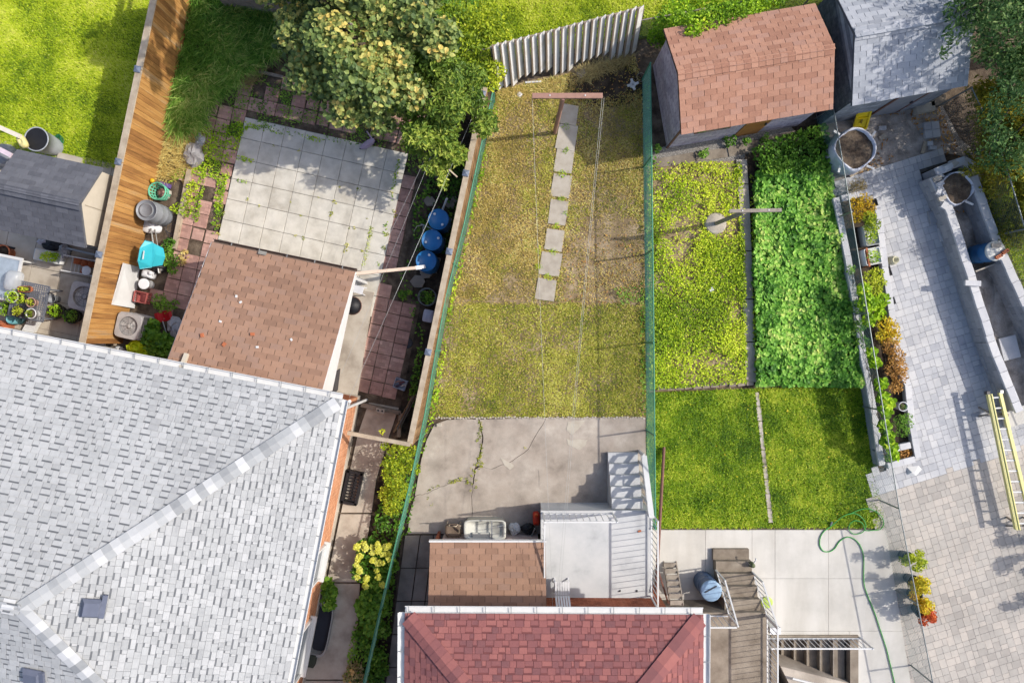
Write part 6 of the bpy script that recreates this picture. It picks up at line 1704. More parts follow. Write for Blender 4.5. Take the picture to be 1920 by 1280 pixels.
MB().bar(P(1735, 266, .04), P(1729, 288, .04), .1, .04).build('wooden_stake', m_wood_pale, None, 'short wooden stake beside the four-paver square', 'stake')
MB().bar(P(1593, 330, .05), P(1618, 317, .05), .09, .05).build('wooden_stake', m_wood_pale, None, 'pale timber offcut below the large bulk bag', 'stake')
# heap of blocks at the head of the wall
rg = random.Random(12)
heap_lab = ['pale block nearest the paver strip on the wall end', 'tilted pale block beside the earth bag', 'small pale block set on the inner wall edge', 'grey block laid crosswise on the wall head', 'white block overhanging the earth bag', 'short block above the leaning stones', 'narrow cap piece lying loose on the wall', 'thick block at the corner of both walls', 'split face block under the shrub branch', 'large split block beside the outer wall']
for k, (x, y, w, l, a) in enumerate(((1757, 335, .22, .12, .3), (1762, 345, .2, .12, .5), (1760, 358, .24, .12, 1.2), (1766, 372, .22, .11, .4), (1770, 385, .2, .14, 1.0), (1778, 313, .24, .14, .5), (1789, 307, .2, .16, .7), (1800, 302, .24, .18, .3), (1822, 306, .42, .26, -.5), (1829, 329, .4, .26, .1))):
    zb = .665 if k < 8 else .0
    hh = .08 if k < 8 else .62
    p = G(x, y, .7, zb + hh / 2)
    MB().box(p, (w, l, hh), m=Matrix.Rotation(a, 3, 'Z') @ Matrix.Rotation(rg.uniform(-.06, .06) * (k < 8), 3, 'X')).build('stone_block', m_cap if k % 3 else m_step, None, heap_lab[k], 'block')
for k, (x, y, w, l, a, h, lab) in enumerate(((1748, 408, .3, .34, .2, .12, 'square step block against the foot of the driveway wall'), (1761, 441, .09, .4, .2, .1, 'narrow white block standing at the foot of the driveway wall'))):
    loose('stone_block', x, y, w, l, h, a, m_block if k == 0 else m_cap, lab, 'block')
loose('stone_block', 1788, 538, .42, .14, .08, -.05, m_cap, 'white block laid crosswise on top of the driveway wall', 'block', z=Z1 + .002) if False else MB().box(G(1823, 531, .7, Z1 + .045), (.44, .15, .085), rot=-.05).build('stone_block', m_cap, None, 'white block laid crosswise on top of the driveway wall', 'block')
MB().box(G(1896, 652, .2, .08), (.5, .66, .14), rot=.25).build('paving_slab', m_cap, None, 'rough white stone slab in the trench between the walls', 'slab')
MB().box(G(1915, 780, .3, .1), (.8, .5, .22), rot=.28).build('paving_slab', m_conc_right, None, 'thick pale concrete slab at the end of the driveway wall', 'slab')
# mounds of earth in the trench
for k, (x, y, rx, ry, h, lab) in enumerate(((1806, 428, .45, .55, .16, 'low mound of sandy earth above the blue barrel'), (1838, 545, .4, .9, .14, 'long mound of earth below the blue barrel'), (1860, 640, .25, .7, .12, 'narrow earth mound beside the white slab'))):
    rg2 = random.Random(k); c = P(x, y); vs = []; n = 22
    for ring in range(6):
        q = ring / 5.0
        for a in range(n):
            t = 2 * math.pi * a / n; w = 1 + .15 * math.sin(t * 3 + k) + rg2.uniform(-.05, .05)
            vs.append(c + Matrix.Rotation(.35, 3, 'Z') @ Vector((math.cos(t) * rx * q * w, math.sin(t) * ry * q * w, 0)) + dn * (h * (1 - q * q) * rg2.uniform(.85, 1.1) - .01))
    fs = [(i * n + a, (i + 1) * n + a, (i + 1) * n + (a + 1) % n, i * n + (a + 1) % n) for i in range(5) for a in range(n)]
    MB().add(vs, fs, True).build('earth_mound', m_sand, None, lab, 'earth')
# yellow extension ladder
ld = thing('extension_ladder', P(1880, 850), 'long yellow fibreglass extension ladder lying raised beside the driveway wall', 'ladder')
m_yl = plain('yellow_fibreglass', (236, 228, 150), rough=.4, var=.05)
la0 = P(1851, 738, .55); la1 = P(1904, 992, .55); lb0 = P(1876, 736, .55); lb1 = P(1938, 992, .55)
for a, bq in ((la0, la1), (lb0, lb1)):
    MB().bar(a, bq, .03, .1).build('side_rail', m_yl, ld); 
    o = Vector((.05, 0, .0)) if a is la0 else Vector((-.05, 0, 0))
    MB().bar(a + o + dn * .05, bq + o + dn * .05, .08, .012).build('rail_flange', m_yl, ld)
    MB().bar(a + o * 1.6 + dn * .04, bq + o * 1.6 + dn * .04, .03, .08).build('inner_rail', m_yl, ld)
for k in range(13):
    t = (k + .4) / 13; MB().tube([la0.lerp(la1, t) + dn * .03, lb0.lerp(lb1, t) + dn * .03], .026, 8).build('rung', m_white, ld)
for e in (la0, lb0): MB().box(e + Vector((0, .03, 0)), (.09, .09, .12)).build('end_cap', m_darkmetal if e is la0 else m_alum, ld)
for k, (x, y) in enumerate(((1872, 775), (1925, 985))):
    stn = thing('trestle', P(x - 10, y), ['low timber trestle under the top of the yellow ladder', 'low timber trestle under the lower part of the yellow ladder'][k], 'trestle')
    c = G(x, y, .5, 0); MB().bar(c + Vector((-.3, .05, .46)), c + Vector((.3, -.05, .46)), .08, .06).build('beam', m_wood_grey, stn)
    for sx in (-.24, .24):
        for sy in (-.14, .14): MB().bar(c + Vector((sx, sy, 0)), c + Vector((sx, sy * .2, .45)), .05, .04).build('leg', m_wood_grey, stn)
# cream ceramic jar on the pavers by the planter
jr = thing('ceramic_jar', G(1680, 488, .2, .03), 'cream ceramic jar with round mouth on the pavers', 'jar')
MB().lathe(G(1675, 488, .2, .04), [(.09, 0), (.13, .06), (.135, .16), (.1, .24), (.085, .26), (.1, .3), (.09, .3), (.05, .22), (0, .2)], 22).build('body', plain('cream_glaze', (226, 220, 186), rough=.35), jr)
wcv = thing('white_cloth', P(1712, 882), 'crumpled white sheet of plastic below the planter', 'sheet')
c = P(1708, 882)
MB().add([c + Vector(q) for q in ((-.15, .12, .04), (.2, .16, .04), (.27, .05, .08), (.06, .0, .14), (.12, -.15, .04), (-.14, -.12, .04), (-.06, -.02, .15))], [(0, 6, 3), (0, 3, 1), (1, 3, 2), (3, 4, 2), (6, 5, 4, 3), (0, 5, 6)]).build('sheet', m_white, wcv)
# things in the planter
pot('flower_pot', G(1694, 762, .6, .2), .13, .4, m_white_pl, 'white pot at the lower end of the white capped planter', m_green_leaf, .09, .08, 30, .05)
pb1 = thing('planter_box', G(1627, 438, .6, .2), 'silver trough with a fern like plant in the block planter', 'planter box')
MB().lathe(G(1634, 440, .55, .2), [(.9, 0), (1, .02), (1, .36), (.94, .36), (.9, .3), (0, .3)], 24, sq=(12, .2, .3), m=Matrix.Rotation(.18, 3, 'Z')).build('trough', m_alum, pb1)
foliage('leaves', blob_points([(*G(1637, 440, .7, .62)[:], .16, .24, .14)], 420, np.random.default_rng(12), .8), .06, m_bed, 12, pb1)
pb2 = thing('planter_box', G(1637, 482, .6, .2), 'rust and white box of green herbs in the block planter', 'planter box')
MB().lathe(G(1638, 480, .55, .2), [(.9, 0), (1, .02), (1, .32), (.93, .32), (.9, .28), (0, .28)], 24, sq=(12, .23, .24), m=Matrix.Rotation(.18, 3, 'Z')).build('trough', m_white, pb2)
MB().bar(G(1624, 465, .5, .38), G(1630, 500, .5, .38), .05, .3).build('rusty_side', plain('rusty_orange', (178, 96, 50)), pb2)
foliage('leaves', blob_points([(*G(1640, 480, .6, .56)[:], .2, .2, .12)], 500, np.random.default_rng(13), .8), .05, m_weed, 13, pb2)

# potted shrubs standing on the driveway behind the thin fence
for k, (x, y, r, h, m_, lab) in enumerate(((1726, 1058, .27, .8, m_yshrub, 'bushy yellow green shrub in a pot by the driveway fence'), (1736, 1103, .26, .62, m_goldleaf, 'golden shrub in a pot beside the yellow green one'), (1743, 1133, .25, .6, m_goldleaf, 'round golden shrub next to the red leaved pot'), (1752, 1163, .24, .55, m_redleaf, 'red leaved shrub in a pot at the end of the row'))):
    bq = G(x, y, .95, .035)
    pot('potted_shrub', bq, .17, .32, plain('slate_pot', (84, 92, 104)), lab, m_, r, h, 620, .07, group='potted shrubs by the driveway fence', seed=60 + k)
# just beyond the right edge of the photograph: shrubs in tubs added for unseen things that shadow the pavers
for k, (x, y, h) in enumerate(((1962, 1000, .95), (1985, 1046, 1.15), (1975, 1120, .7))):
    pot('potted_shrub', P(x, y) + dn * .035, .22, .4, MATS['slate_pot'], ['dark clipped shrub in a tub beyond the ladder', 'tall clipped shrub in a tub beside the driveway', 'low clipped shrub in a tub beside the driveway'][k], m_green_leaf, .3, h, 700, .08, seed=80 + k)

# ------------------------------------------------------------------ corner yard under the dark shed
ac_unit(G(156, 556, .74, 0), -.22, 'air conditioner half hidden behind the cedar fence in the corner yard', .8, .74)
wpb = thing('planter_box', G(86, 480, .3, 0), 'white rectangular planter of bright green leaves under the dark shed', 'planter box')
MB().lathe(G(87, 480, .3, 0), [(.92, 0), (1, .02), (1, .26), (.93, .26), (.9, .2), (0, .2)], 24, sq=(12, .4, .17), m=Matrix.Rotation(-.2, 3, 'Z')).build('trough', m_white, wpb)
foliage('leaves', blob_points([(*G(89, 480, .4, .3)[:], .3, .14, .12)], 480, np.random.default_rng(31), .8), .07, m_weed, 31, wpb)
cart = thing('shelf_cart', G(146, 497, .5, 0), 'white wire shelf cart of terracotta boxes behind the cedar fence', 'cart')
c = G(148, 498, .5, 0); R = Matrix.Rotation(-.18, 3, 'Z')
for sx in (-.45, -.2, .25, .45):
    for sy in (-.22, .22): MB().bar(c + R @ Vector((sx, sy, 0)), c + R @ Vector((sx, sy, .55)), .03, .03).build('upright', m_white, cart)
for z in (.15, .52):
    for sy in (-.22, .22): MB().bar(c + R @ Vector((-.46, sy, z)), c + R @ Vector((.46, sy, z)), .025, .025).build('rail', m_white, cart)
for k in range(9): MB().bar(c + R @ Vector((-.45 + k * .112, -.22, .14)), c + R @ Vector((-.45 + k * .112, .22, .14)), .015, .012).build('shelf_wire', m_white, cart)
for k, (x, y, w, l, lab) in enumerate(((-.06, .11, .26, .17, 'bright terracotta box on the wire shelf cart'), (.14, .09, .2, .18, 'darker terracotta box on the wire shelf cart'), (.02, -.13, .16, .14, 'low terracotta tray on the wire shelf cart'))):
    tbx = thing('terracotta_box', c + R @ Vector((x, y, .155)), lab, 'box'); MB().lathe(c + R @ Vector((x, y, .155)), [(.9, 0), (1, .32 if k < 2 else .15), (.92, .32 if k < 2 else .15), (.88, .05), (0, .05)], 20, sq=(12, w / 2, l / 2), m=R).build('body', m_terra, tbx)
MB().lathe(c + R @ Vector((.27, -.1, .54)), [(.13, 0), (.135, .02), (.12, .03), (0, .03)], 20).build('plate', m_white_pl, None, 'round white lid lying on the wire shelf cart', 'plate')
MB().bar(P(112, 462, .25), P(180, 478, .3), .05, .05).build('metal_pole', m_alum, None, 'grey metal pole lying along the foot of the dark shed', 'pole')
sack('black_bag', 95, 458, .2, .3, .16, .22, m_black, 'black sack under the eave of the dark shed', 31)
sack('white_rag', 74, 452, .25, .16, .08, .2, plain('lilac_cloth', (206, 204, 214)), 'pale lilac cloth hanging by the dark shed', 32, 'rag')
sack('plastic_sack', 117, 470, .3, .16, .22, .34, MATS['cloudy_plastic'], 'cloudy plastic sack between the white planter and the wire cart', 33)
# perforated table with pots
tbl = thing('perforated_table', G(58, 565, .7, 0), 'grey perforated metal table holding potted plants', 'table')
c = G(54, 564, .7, 0); R = Matrix.Rotation(-.2, 3, 'Z'); tm = plain('grey_table_metal', (112, 116, 126), rough=.5)
mb = MB(); nx, ny = 16, 16; w, l = .98, 1.0
for i in range(nx + 1): mb.box(c + R @ Vector((-w / 2 + w * i / nx, 0, .7)), (.026, l, .012), m=R)
for j in range(ny + 1): mb.box(c + R @ Vector((0, -l / 2 + l * j / ny, .7025)), (w, .026, .012), m=R)
mb.build('top', tm, tbl, kind='stuff')
for sx, sy in ((-1, 0), (1, 0), (0, 1), (0, -1)): MB().bar(c + R @ Vector((sx * w / 2 - (0 if sx else w / 2), sy * l / 2 - (0 if sy else l / 2), .69)), c + R @ Vector((sx * w / 2 + (0 if sx else w / 2), sy * l / 2 + (0 if sy else l / 2), .69)), .04, .05).build('edge', tm, tbl)
for sx in (-.42, .42):
    for sy in (-.42, .42): MB().bar(c + R @ Vector((sx, sy, 0)), c + R @ Vector((sx, sy, .67)), .04, .04).build('leg', tm, tbl)
def tp(x, y): return G(x, y, .85, .71)
pot('potted_plant', tp(47, 542), .16, .16, m_terra, 'oblong terracotta trough of lime leaves on the perforated table', m_yshrub, .13, .12, 130, .05, seed=41, square=(6, 1.15, .5))
pot('potted_plant', tp(24, 556), .15, .15, m_white_pl, 'spreading green plant at the table end with drooping stems', m_weed, .2, .14, 150, .06, seed=42)
pot('potted_plant', tp(41, 559), .13, .14, m_black, 'loose pale green plant in the black pot on the table', m_weed, .17, .14, 120, .05, seed=43)
pot('potted_plant', tp(60, 567), .13, .2, plain('clay_pink', (206, 166, 148)), 'pinkish clay pot with half bare soil on the table', m_yshrub, .11, .12, 80, .05, seed=44)
pot('potted_plant', tp(36, 583), .16, .17, m_black, 'dark pot of lime leaves with a white rim on the table', m_yshrub, .15, .14, 130, .05, seed=45)
pot('potted_plant', tp(62, 588), .14, .24, m_white_pl, 'white pot with half bare soil at the table corner', m_yshrub, .11, .12, 90, .05, seed=46)
pot('potted_plant', G(9, 578, .6, .0), .18, .55, m_greyplastic, 'tall grey pot of bright green leaves beside the table', m_weed, .23, .18, 200, .06, seed=47)
wcn = thing('watering_can', G(14, 596, .5, .25), 'teal watering can beside the lower row of pots', 'watering can')
c = G(16, 597, .5, .0); m_teal = plain('teal_plastic', (120, 186, 196), rough=.45)
MB().lathe(c, [(.15, .0), (.17, .3), (.15, .42), (.12, .43), (.11, .3), (0, .28)], 20).build('body', m_teal, wcn)
MB().tube([c + Vector((.14, 0, .15)), c + Vector((.28, -.03, .3)), c + Vector((.36, -.04, .42))], [.04, .025, .035], 8).build('spout', m_teal, wcn)
MB().tube([c + Vector((-.14, 0, .12)), c + Vector((-.26, 0, .3)), c + Vector((-.05, 0, .5))], .014, 6).build('handle', m_teal, wcn)
for k, (x, y) in enumerate(((101, 583), (131, 592))):
    pot('basket_planter', G(x, y, .35, 0), .22, .26, plain('dark_wicker', (70, 74, 62), rough=.9), ['round dark basket of yellow green leaves beside the table', 'round dark basket of fine dark leaves beside the air conditioner'][k], [m_weed, m_green_leaf][k], .2, .16, 170, .07, cat='planter', seed=50 + k)
wt = thing('garden_table', G(12, 520, .6, 0), 'white framed glass garden table in the corner yard', 'table')
c = G(8, 520, .6, 0); R = Matrix.Rotation(-.2, 3, 'Z')
MB().box(c + R @ Vector((0, 0, .6)), (.8, 1.2, .02), m=R).build('top', plain('pale_glass', (176, 190, 204), rough=.15), wt)
for sx, sy, w, l in ((.4, 0, .08, 1.28), (-.4, 0, .08, 1.28), (0, .6, .72, .08), (0, -.6, .72, .08)): MB().box(c + R @ Vector((sx, sy, .615)), (w, l, .04), m=R).build('frame', m_white, wt)
for sx in (-.36, .36):
    for sy in (-.55, .55): MB().bar(c + R @ Vector((sx, sy, 0)), c + R @ Vector((sx, sy, .59)), .05, .05).build('leg', m_white, wt)
cd_ = thing('plastic_cover', G(26, 525, .75, 0), 'clear domed plastic cover standing on the white garden table', 'cover')
MB().lathe(G(24, 527, .75, .637), [(1, 0), (1, .12), (.8, .22), (.4, .27), (0, .28)], 24, sq=(4, .22, .3), m=R).build('dome', M('clear_dome', [C(220, 226, 232), C(236, 240, 244)], rough=.15, k=0, grain=0, alpha=.45), cd_)
pot('potted_plant', G(4, 472, .35, 0), .2, .35, m_terra, 'wide terracotta pot with white saucer in the corner yard', None, cat='pot')
MB().bar(P(0, 459, .2), P(28, 466, .2), .06, .03).build('black_bar', m_black, None, 'black metal bar lying above the terracotta pot', 'bar')
MB().bar(P(92, 548, .8), P(101, 553, .78), .03, .02).build('hose_handle', m_black, None, 'black handle sticking out beside the perforated table', 'handle')
sack('clay_figure', 4, 610, .3, .2, .16, .3, m_terra, 'broken terracotta pieces heaped by the gutter', 35, 'pot')
bucket('bucket', G(96, 560, .3, 0), .12, .3, m_greyplastic, 'small grey bucket next to the perforated table', lidded=False)

# upper left yard
bn = thing('garbage_bin', G(70, 262, .8, 0), 'large black lined garbage can on the bright lawn', 'bin')
c = G(68, 261, .82, 0)
MB().lathe(c, [(.24, 0), (.3, .4), (.33, .8), (.345, .8), (.345, .83), (.32, .83), (.3, .78)], 28).build('shell', plain('pale_grey_bin', (178, 184, 192), rough=.5), bn)
MB().lathe(c, [(.315, .82), (.29, .5), (.22, .12), (.1, .06), (0, .06)], 28).build('liner', m_black, bn)
hs = MB()
for k in range(7): 
    rg = random.Random(k); q = P(112 + rg.uniform(-3, 3), 268 + rg.uniform(-2, 2)); hs.tube([q + Vector((math.cos(t) * .09 * rg.uniform(.7, 1.3), math.sin(t) * .22 * rg.uniform(.8, 1.2), .02 + .012 * k)) for t in np.linspace(0, 6.0, 16)], .012, 5)
hs.build('garden_hose', plain('dark_green_hose', (36, 120, 74)), None, 'coiled dark green hose beside the garbage can', 'hose')
sw1 = thing('playset', P(30, 262), 'cream swing beam with pale yellow end piece beside the can', 'playset')
MB().bar(P(-30, 226, 1.1), P(38, 256, 1.1), .12, .09).build('beam', plain('cream_plastic', (236, 226, 208)), sw1)
MB().lathe(P(43, 266, .95), [(.6, -.1), (1, -.04), (1, .06), (.7, .12), (.3, .1), (0, .08)], 20, sq=(3, .1, .19), m=Matrix.Rotation(.5, 3, 'Z')).build('seat', plain('pale_yellow_plastic', (226, 216, 150)), sw1)
MB().bar(P(-30, 265, .8), P(22, 292, .8), .13, .08).build('side_beam', plain('pale_pink_plastic', (232, 214, 226)), sw1)
MB().lathe(P(6, 290, .3), [(.3, -.3), (.34, -.1), (.3, .06), (.2, .1), (0, .1)], 20).build('tub_seat', m_greyplastic, sw1)
for x, y in ((-24, 229), (34, 254), (-24, 268), (18, 290)): MB().tube([P(x, y, 1.05 if y < 260 else .76), G(x, y, .8, 0)], .03, 8).build('leg', m_beige, sw1)
MB().bar(P(108, 295, .05), P(152, 306, .05), .3, .06).build('paving_slab', m_step, None, 'pale slab behind the dark roofed resin shed', 'slab')

# dry brush pile and bits at the top of the middle garden
for k, (x, y, lab) in enumerate(((1186, 160, 'broken white plastic bracket on the dark earth'), (974, 178, 'round pale stone on the dry lawn'))):
    if k == 0:
        wbk = thing('plastic_bracket', P(x, y), lab, 'bracket'); c = P(x, y)
        for a in range(4): MB().bar(c + Vector((math.cos(a * 1.57) * .03, math.sin(a * 1.57) * .03, .04)), c + Vector((math.cos(a * 1.57 + .3) * .17, math.sin(a * 1.57 + .3) * .17, .08)), .07, .03).build('arm', m_white, wbk)
        MB().lathe(c, [(.1, 0), (.1, .06), (.07, .06), (.07, .02), (0, .02)], 8).build('ring', m_white, wbk)
    else: MB().lathe(P(x, y), [(.085, -.01), (.09, .02), (.06, .045), (0, .05)], 11).build('stone', m_cap, None, lab, 'stone')
MB().tube([P(1202 + math.cos(t) * 8, 145 + math.sin(t) * 8, .03) for t in np.linspace(0, 6, 16)], .01, 5).build('wire_ring', m_wood_pale, None, 'pale ring of wire on the dark earth', 'wire')
MB().bar(P(985, 155, .04), P(1015, 153, .04), .05, .03).build('white_stick', m_white, None, 'short white stick below the panel fence', 'stick')
MB().box(P(1090, 140) + dn * .04, (.26, .2, .1), rot=.5).build('rough_stone', m_darkslab, None, 'grey stone on the dark earth below the panel fence', 'stone')
MB().box(P(824, 796) + dn * .05, (.14, .09, .08), rot=.1).build('brick_piece', m_step, None, 'pale brick piece at the upper corner of the concrete pad', 'brick')
MB().box(P(1332, 543) + dn * .1, (.12, .1, .05), rot=.6).build('paper_scrap', m_white, None, 'white scrap of paper on the weed bed', 'paper')
# ================================================================== vegetation
def clipx(poly): return [P(x, y) for x, y in poly]
# --- mown lawns
grass('lawn_grass', clipx([(-150, -150), (cedx(-150) - 4, -150), (cedx(318) - 4, 318), (-150, 303)]), 2400, m_g_lawn, 'bright mown grass left of the cedar fence', h=(.05, .09), w=.0085, seed=1, lean=(1.0, 1.5), comb=2.4, clump=1.0, patch=.9)
grass('lawn_grass', clipx([(700, -150), (1700, -150), (1600, -10), (1440, 26), (1392, 34), (908, 124), (850, 110)]), 2400, m_g_lawn, 'bright grass behind the rusty railed fence', h=(.05, .1), w=.009, seed=2, lean=(.9, 1.5), clump=1.2, patch=.9)
stones = [clipx([(x - w / 2 - 1, y - h / 2 - 1), (x + w / 2 + 1, y - h / 2 - 1), (x + w / 2 + 1, y + h / 2 + 1), (x - w / 2 - 1, y + h / 2 + 1)]) for x, y, w, h in ((1066, 216, 30, 36), (1062, 258, 32, 43), (1058, 302, 30, 40), (1052, 349, 32, 40), (1047, 398, 30, 42), (1040, 450, 30, 37), (1032, 495, 34, 40), (1023, 543, 32, 36))]
def dirtmask(X, Y):
    px = 960 + X * 64; py = 640 - Y * 64
    n = vnoise(X, Y, 1.7, 5); n2 = vnoise(X, Y, .8, 6)
    d = np.clip(((px - 1130) / 85) ** 2 + ((py - 150) / 48) ** 2, 0, 1.3)          # bare earth under the panels
    rgt = np.clip((px - 1066 + (py - 400) * .16) / 14, 0, 1)                        # right of the stepping stones
    low = np.clip((py - 330 + 80 * (n2 - .5)) / 110, 0, 1) * np.clip((566 - py) / 6, 0, 1)
    bare = 1 - rgt * low * np.clip(.75 + .7 * (n - .5), .4, .95)
    line = 1 - .8 * np.exp(-((py - 566 + 4 * (n - .5)) / 3.0) ** 2)
    lft = 1 - .6 * np.clip((868 - px - (py - 650) * .25) / 18, 0, 1) * (py > 570)
    return np.clip((d - .25) * 1.1, .04, 1) * bare * line * lft * np.clip(.45 + .9 * n, .2, 1)
CLAWN = clipx([(930, 175), (880, 433), (847, 565), (806, 776), (812, 782), (1212, 780), (1209, 572), (1203, 160), (1190, 108), (945, 168)])
def fade(X, Y):
    py = 640 - Y * 64
    return np.clip((py - 568 + 6 * (vnoise(X, Y, 2.4, 72) - .5)) / 5, 0, 1)
def olive_mask(X, Y):
    n = .6 * vnoise(X, Y, .7, 73) + .4 * vnoise(X, Y, 2.1, 74)
    return np.clip(fade(X, Y) * .8 * (.5 + n) + np.clip((n - .45) * 5, 0, 1) * .55, 0, 1) * dirtmask(X, Y)
def dry_mask(X, Y):
    n = .6 * vnoise(X, Y, .8, 75) + .4 * vnoise(X, Y, 2.3, 76)
    return np.clip(1 - fade(X, Y) * .8, 0, 1) * dirtmask(X, Y) * np.clip(1.7 * n - .1, .25, 1)
grass('lawn_grass', CLAWN, 2300, m_g_dry, 'dry straw coloured grass of the middle garden', h=(.04, .08), w=.0085, seed=3, lean=(.9, 1.5), mask=dry_mask, holes=stones, clump=1.6, patch=.75)
grass('lawn_grass', CLAWN, 2500, m_g_olive, 'olive green grass of the middle garden', h=(.04, .08), w=.0085, seed=4, lean=(.9, 1.5), mask=olive_mask, holes=stones, clump=1.6, patch=.85)
hs_ = [clipx([(1415, 733), (1423, 733), (1450, 982), (1440, 982)])]
grass('lawn_grass', clipx([(1214, 738), (1420, 728), (1614, 724), (1632, 830), (1657, 988), (1214, 989)]), 2600, m_g_right, 'lush grass of the right garden', h=(.05, .11), w=.0095, seed=5, lean=(.8, 1.45), holes=hs_, clump=1.3, patch=.85)
grass('rough_grass', clipx([(1838, 330), (1990, 330), (1990, 760), (1935, 575), (1862, 420)]), 1500, m_g_lawn, 'rough grass beyond the outer block wall', h=(.1, .22), w=.008, seed=6, lean=(.4, 1.2))
# --- tall grass and straw of the left garden
grass('tall_grass', clipx([(365, -40), (560, -20), (540, 90), (460, 135), (400, 190), (380, 235), (330, 250), (318, 200)]), 1300, m_g_tall, 'tall arching green grass beside the cedar fence', h=(.35, .7), w=.012, seed=7, lean=(.7, 1.5), comb=-.9)
grass('tall_grass', clipx([(545, -30), (900, -30), (905, 160), (860, 190), (560, 150)]), 420, m_g_tall, 'shaded grass under the maple', h=(.2, .4), w=.009, seed=17, lean=(.7, 1.5))
grass('straw', clipx([(318, 240), (372, 225), (380, 300), (345, 335), (300, 340), (296, 300)]), 900, m_straw, 'bleached straw at the foot of the cedar fence', h=(.2, .4), w=.006, seed=8, lean=(.7, 1.5))
grass('straw', clipx([(445, 105), (480, 112), (500, 138), (470, 165), (440, 150)]), 1500, m_drybrush, 'heap of dead brown stems above the red pavers', h=(.2, .4), w=.006, seed=9, lean=(.8, 1.5))
grass('straw', clipx([(1085, 130), (1130, 118), (1190, 104), (1180, 122), (1105, 150), (1080, 160)]), 1400, m_drybrush, 'dry stems below the white panel fence', h=(.15, .35), w=.005, seed=10, lean=(.8, 1.5))
grass('straw', clipx([(936, 168), (1080, 140), (1075, 172), (1000, 185), (940, 185)]), 900, m_straw, 'pale straw along the foot of the panel fence', h=(.1, .2), w=.005, seed=11, lean=(.9, 1.5))

# --- low weeds
def ground_leaves(name, label, polys, density, size, mat, zr=(0.01, .06), seed=1, mask=None, tilt=(0, .6), big=False, cat='weeds', clump=2.5, shift=0.0, aspect=.6, hf=None):
    pts = []
    for k, pl in enumerate(polys):
        X, Y, rg = scatter([P(x, y) for x, y in pl], density, seed * 13 + k)
        if mask is not None:
            kp = rg.uniform(size=len(X)) < mask(X, Y); X = X[kp]; Y = Y[kp]
        Z = rg.uniform(zr[0], zr[1], len(X)) if hf is None else hf(X, Y, rg)
        pts.append(np.stack([X, Y, Z], 1))
    return foliage(name, np.concatenate(pts), size, mat, seed, None, label, cat, 'stuff', tilt=tilt, big=big, clump=clump, shift=shift, aspect=aspect)
def sq_(x, y, s): return [(x - s, y - s), (x + s, y - s), (x + s, y + s), (x - s, y + s)]
def dots(lst, seed=0):
    rg = random.Random(seed); out = []
    for x, y, s in lst: out.append([(x + math.cos(a) * s * rg.uniform(.6, 1.2), y + math.sin(a) * s * rg.uniform(.6, 1.2)) for a in np.linspace(0, 6.28, 8)[:-1]])
    return out
ground_leaves('paver_weeds', 'lime green weeds creeping between the red pavers', [[(372, 240), (440, 232), (470, 238), (450, 262), (425, 345), (412, 420), (398, 425), (410, 340), (390, 330), (372, 420), (362, 410), (375, 330), (345, 335), (318, 345), (322, 318), (360, 318)],
    [(447, 292), (478, 300), (474, 306), (444, 302)], [(447, 335), (468, 338), (466, 345), (446, 342)]], 950, .06, m_weed, seed=3, mask=lambda X, Y: np.clip(vnoise(X, Y, 2.2, 8) * 1.7 - .1, .05, 1), zr=(.03, .12))
ground_leaves('paver_weeds', 'dull green weeds in the gaps of the upper red pavers', [[(395, 150), (620, 160), (780, 220), (780, 285), (640, 270), (452, 232), (400, 225), (378, 235)]] + [sq_(x, y, 11) for x, y in RED_SPOTS], 520, .055, m_green_leaf, seed=4, mask=lambda X, Y: np.clip(vnoise(X, Y, 2.6, 2) * 1.8 - .45, 0, 1), zr=(.03, .09), shift=.1)
joint = []
rg = random.Random(8)
for x, y, s in ((673, 355, 5), (628, 380, 5), (622, 402, 5), (597, 372, 3), (636, 351, 3), (694, 440, 5), (697, 428, 3), (651, 460, 6), (655, 428, 3), (665, 428, 3), (556, 443, 4), (570, 447, 4), (465, 375, 4), (487, 387, 3), (514, 274, 3), (561, 283, 4), (410, 425, 6), (412, 440, 5), (418, 388, 5), (419, 402, 5), (680, 471, 4), (690, 412, 3), (648, 470, 4), (686, 485, 3), (735, 362, 4), (738, 398, 5), (725, 440, 5), (742, 405, 4), (720, 465, 5), (565, 405, 3), (548, 380, 3)):
    joint.append((x, y, s))
ground_leaves('joint_weeds', 'small weed tufts in the joints of the slab patio', dots(joint, 2), 1500, .045, m_g_olive, seed=5, zr=(.03, .07))
grass('joint_weeds', clipx([(694, 425), (699, 427), (692, 470), (684, 500), (680, 500), (690, 460)]), 2500, m_bed, 'thin line of weeds along a slab joint', h=(.05, .1), seed=31)
crk = [(900 + random.uniform(-4, 4), y, random.uniform(3, 6)) for y in range(790, 875, 7)] + [(888 + random.uniform(-6, 6), y, random.uniform(2, 5)) for y in range(870, 925, 7)] + [(845 + k * 3, 903 - k * .8, 4) for k in range(8)] + [(805, 918, 4), (812, 912, 3), (877, 898, 5), (876, 905, 4), (822, 910, 3), (810, 945, 3), (802, 932, 3), (985, 840, 3)]
ground_leaves('crack_weeds', 'dry weeds growing in the cracks of the concrete pad', dots(crk, 4), 1500, .04, m_g_olive, seed=6, zr=(.01, .06), shift=-.1)
ground_leaves('fence_weeds', 'weeds along the foot of the green fence beside the dry lawn', [[(925, 195), (935, 200), (885, 433), (852, 565), (818, 772), (800, 840), (786, 884), (778, 880), (800, 772), (838, 565), (871, 433)]], 520, .07, m_weed, seed=7, zr=(.02, .22), mask=lambda X, Y: np.clip(vnoise(X, Y, 1.2, 4) * 1.6 - .2, .1, 1), shift=-.1)
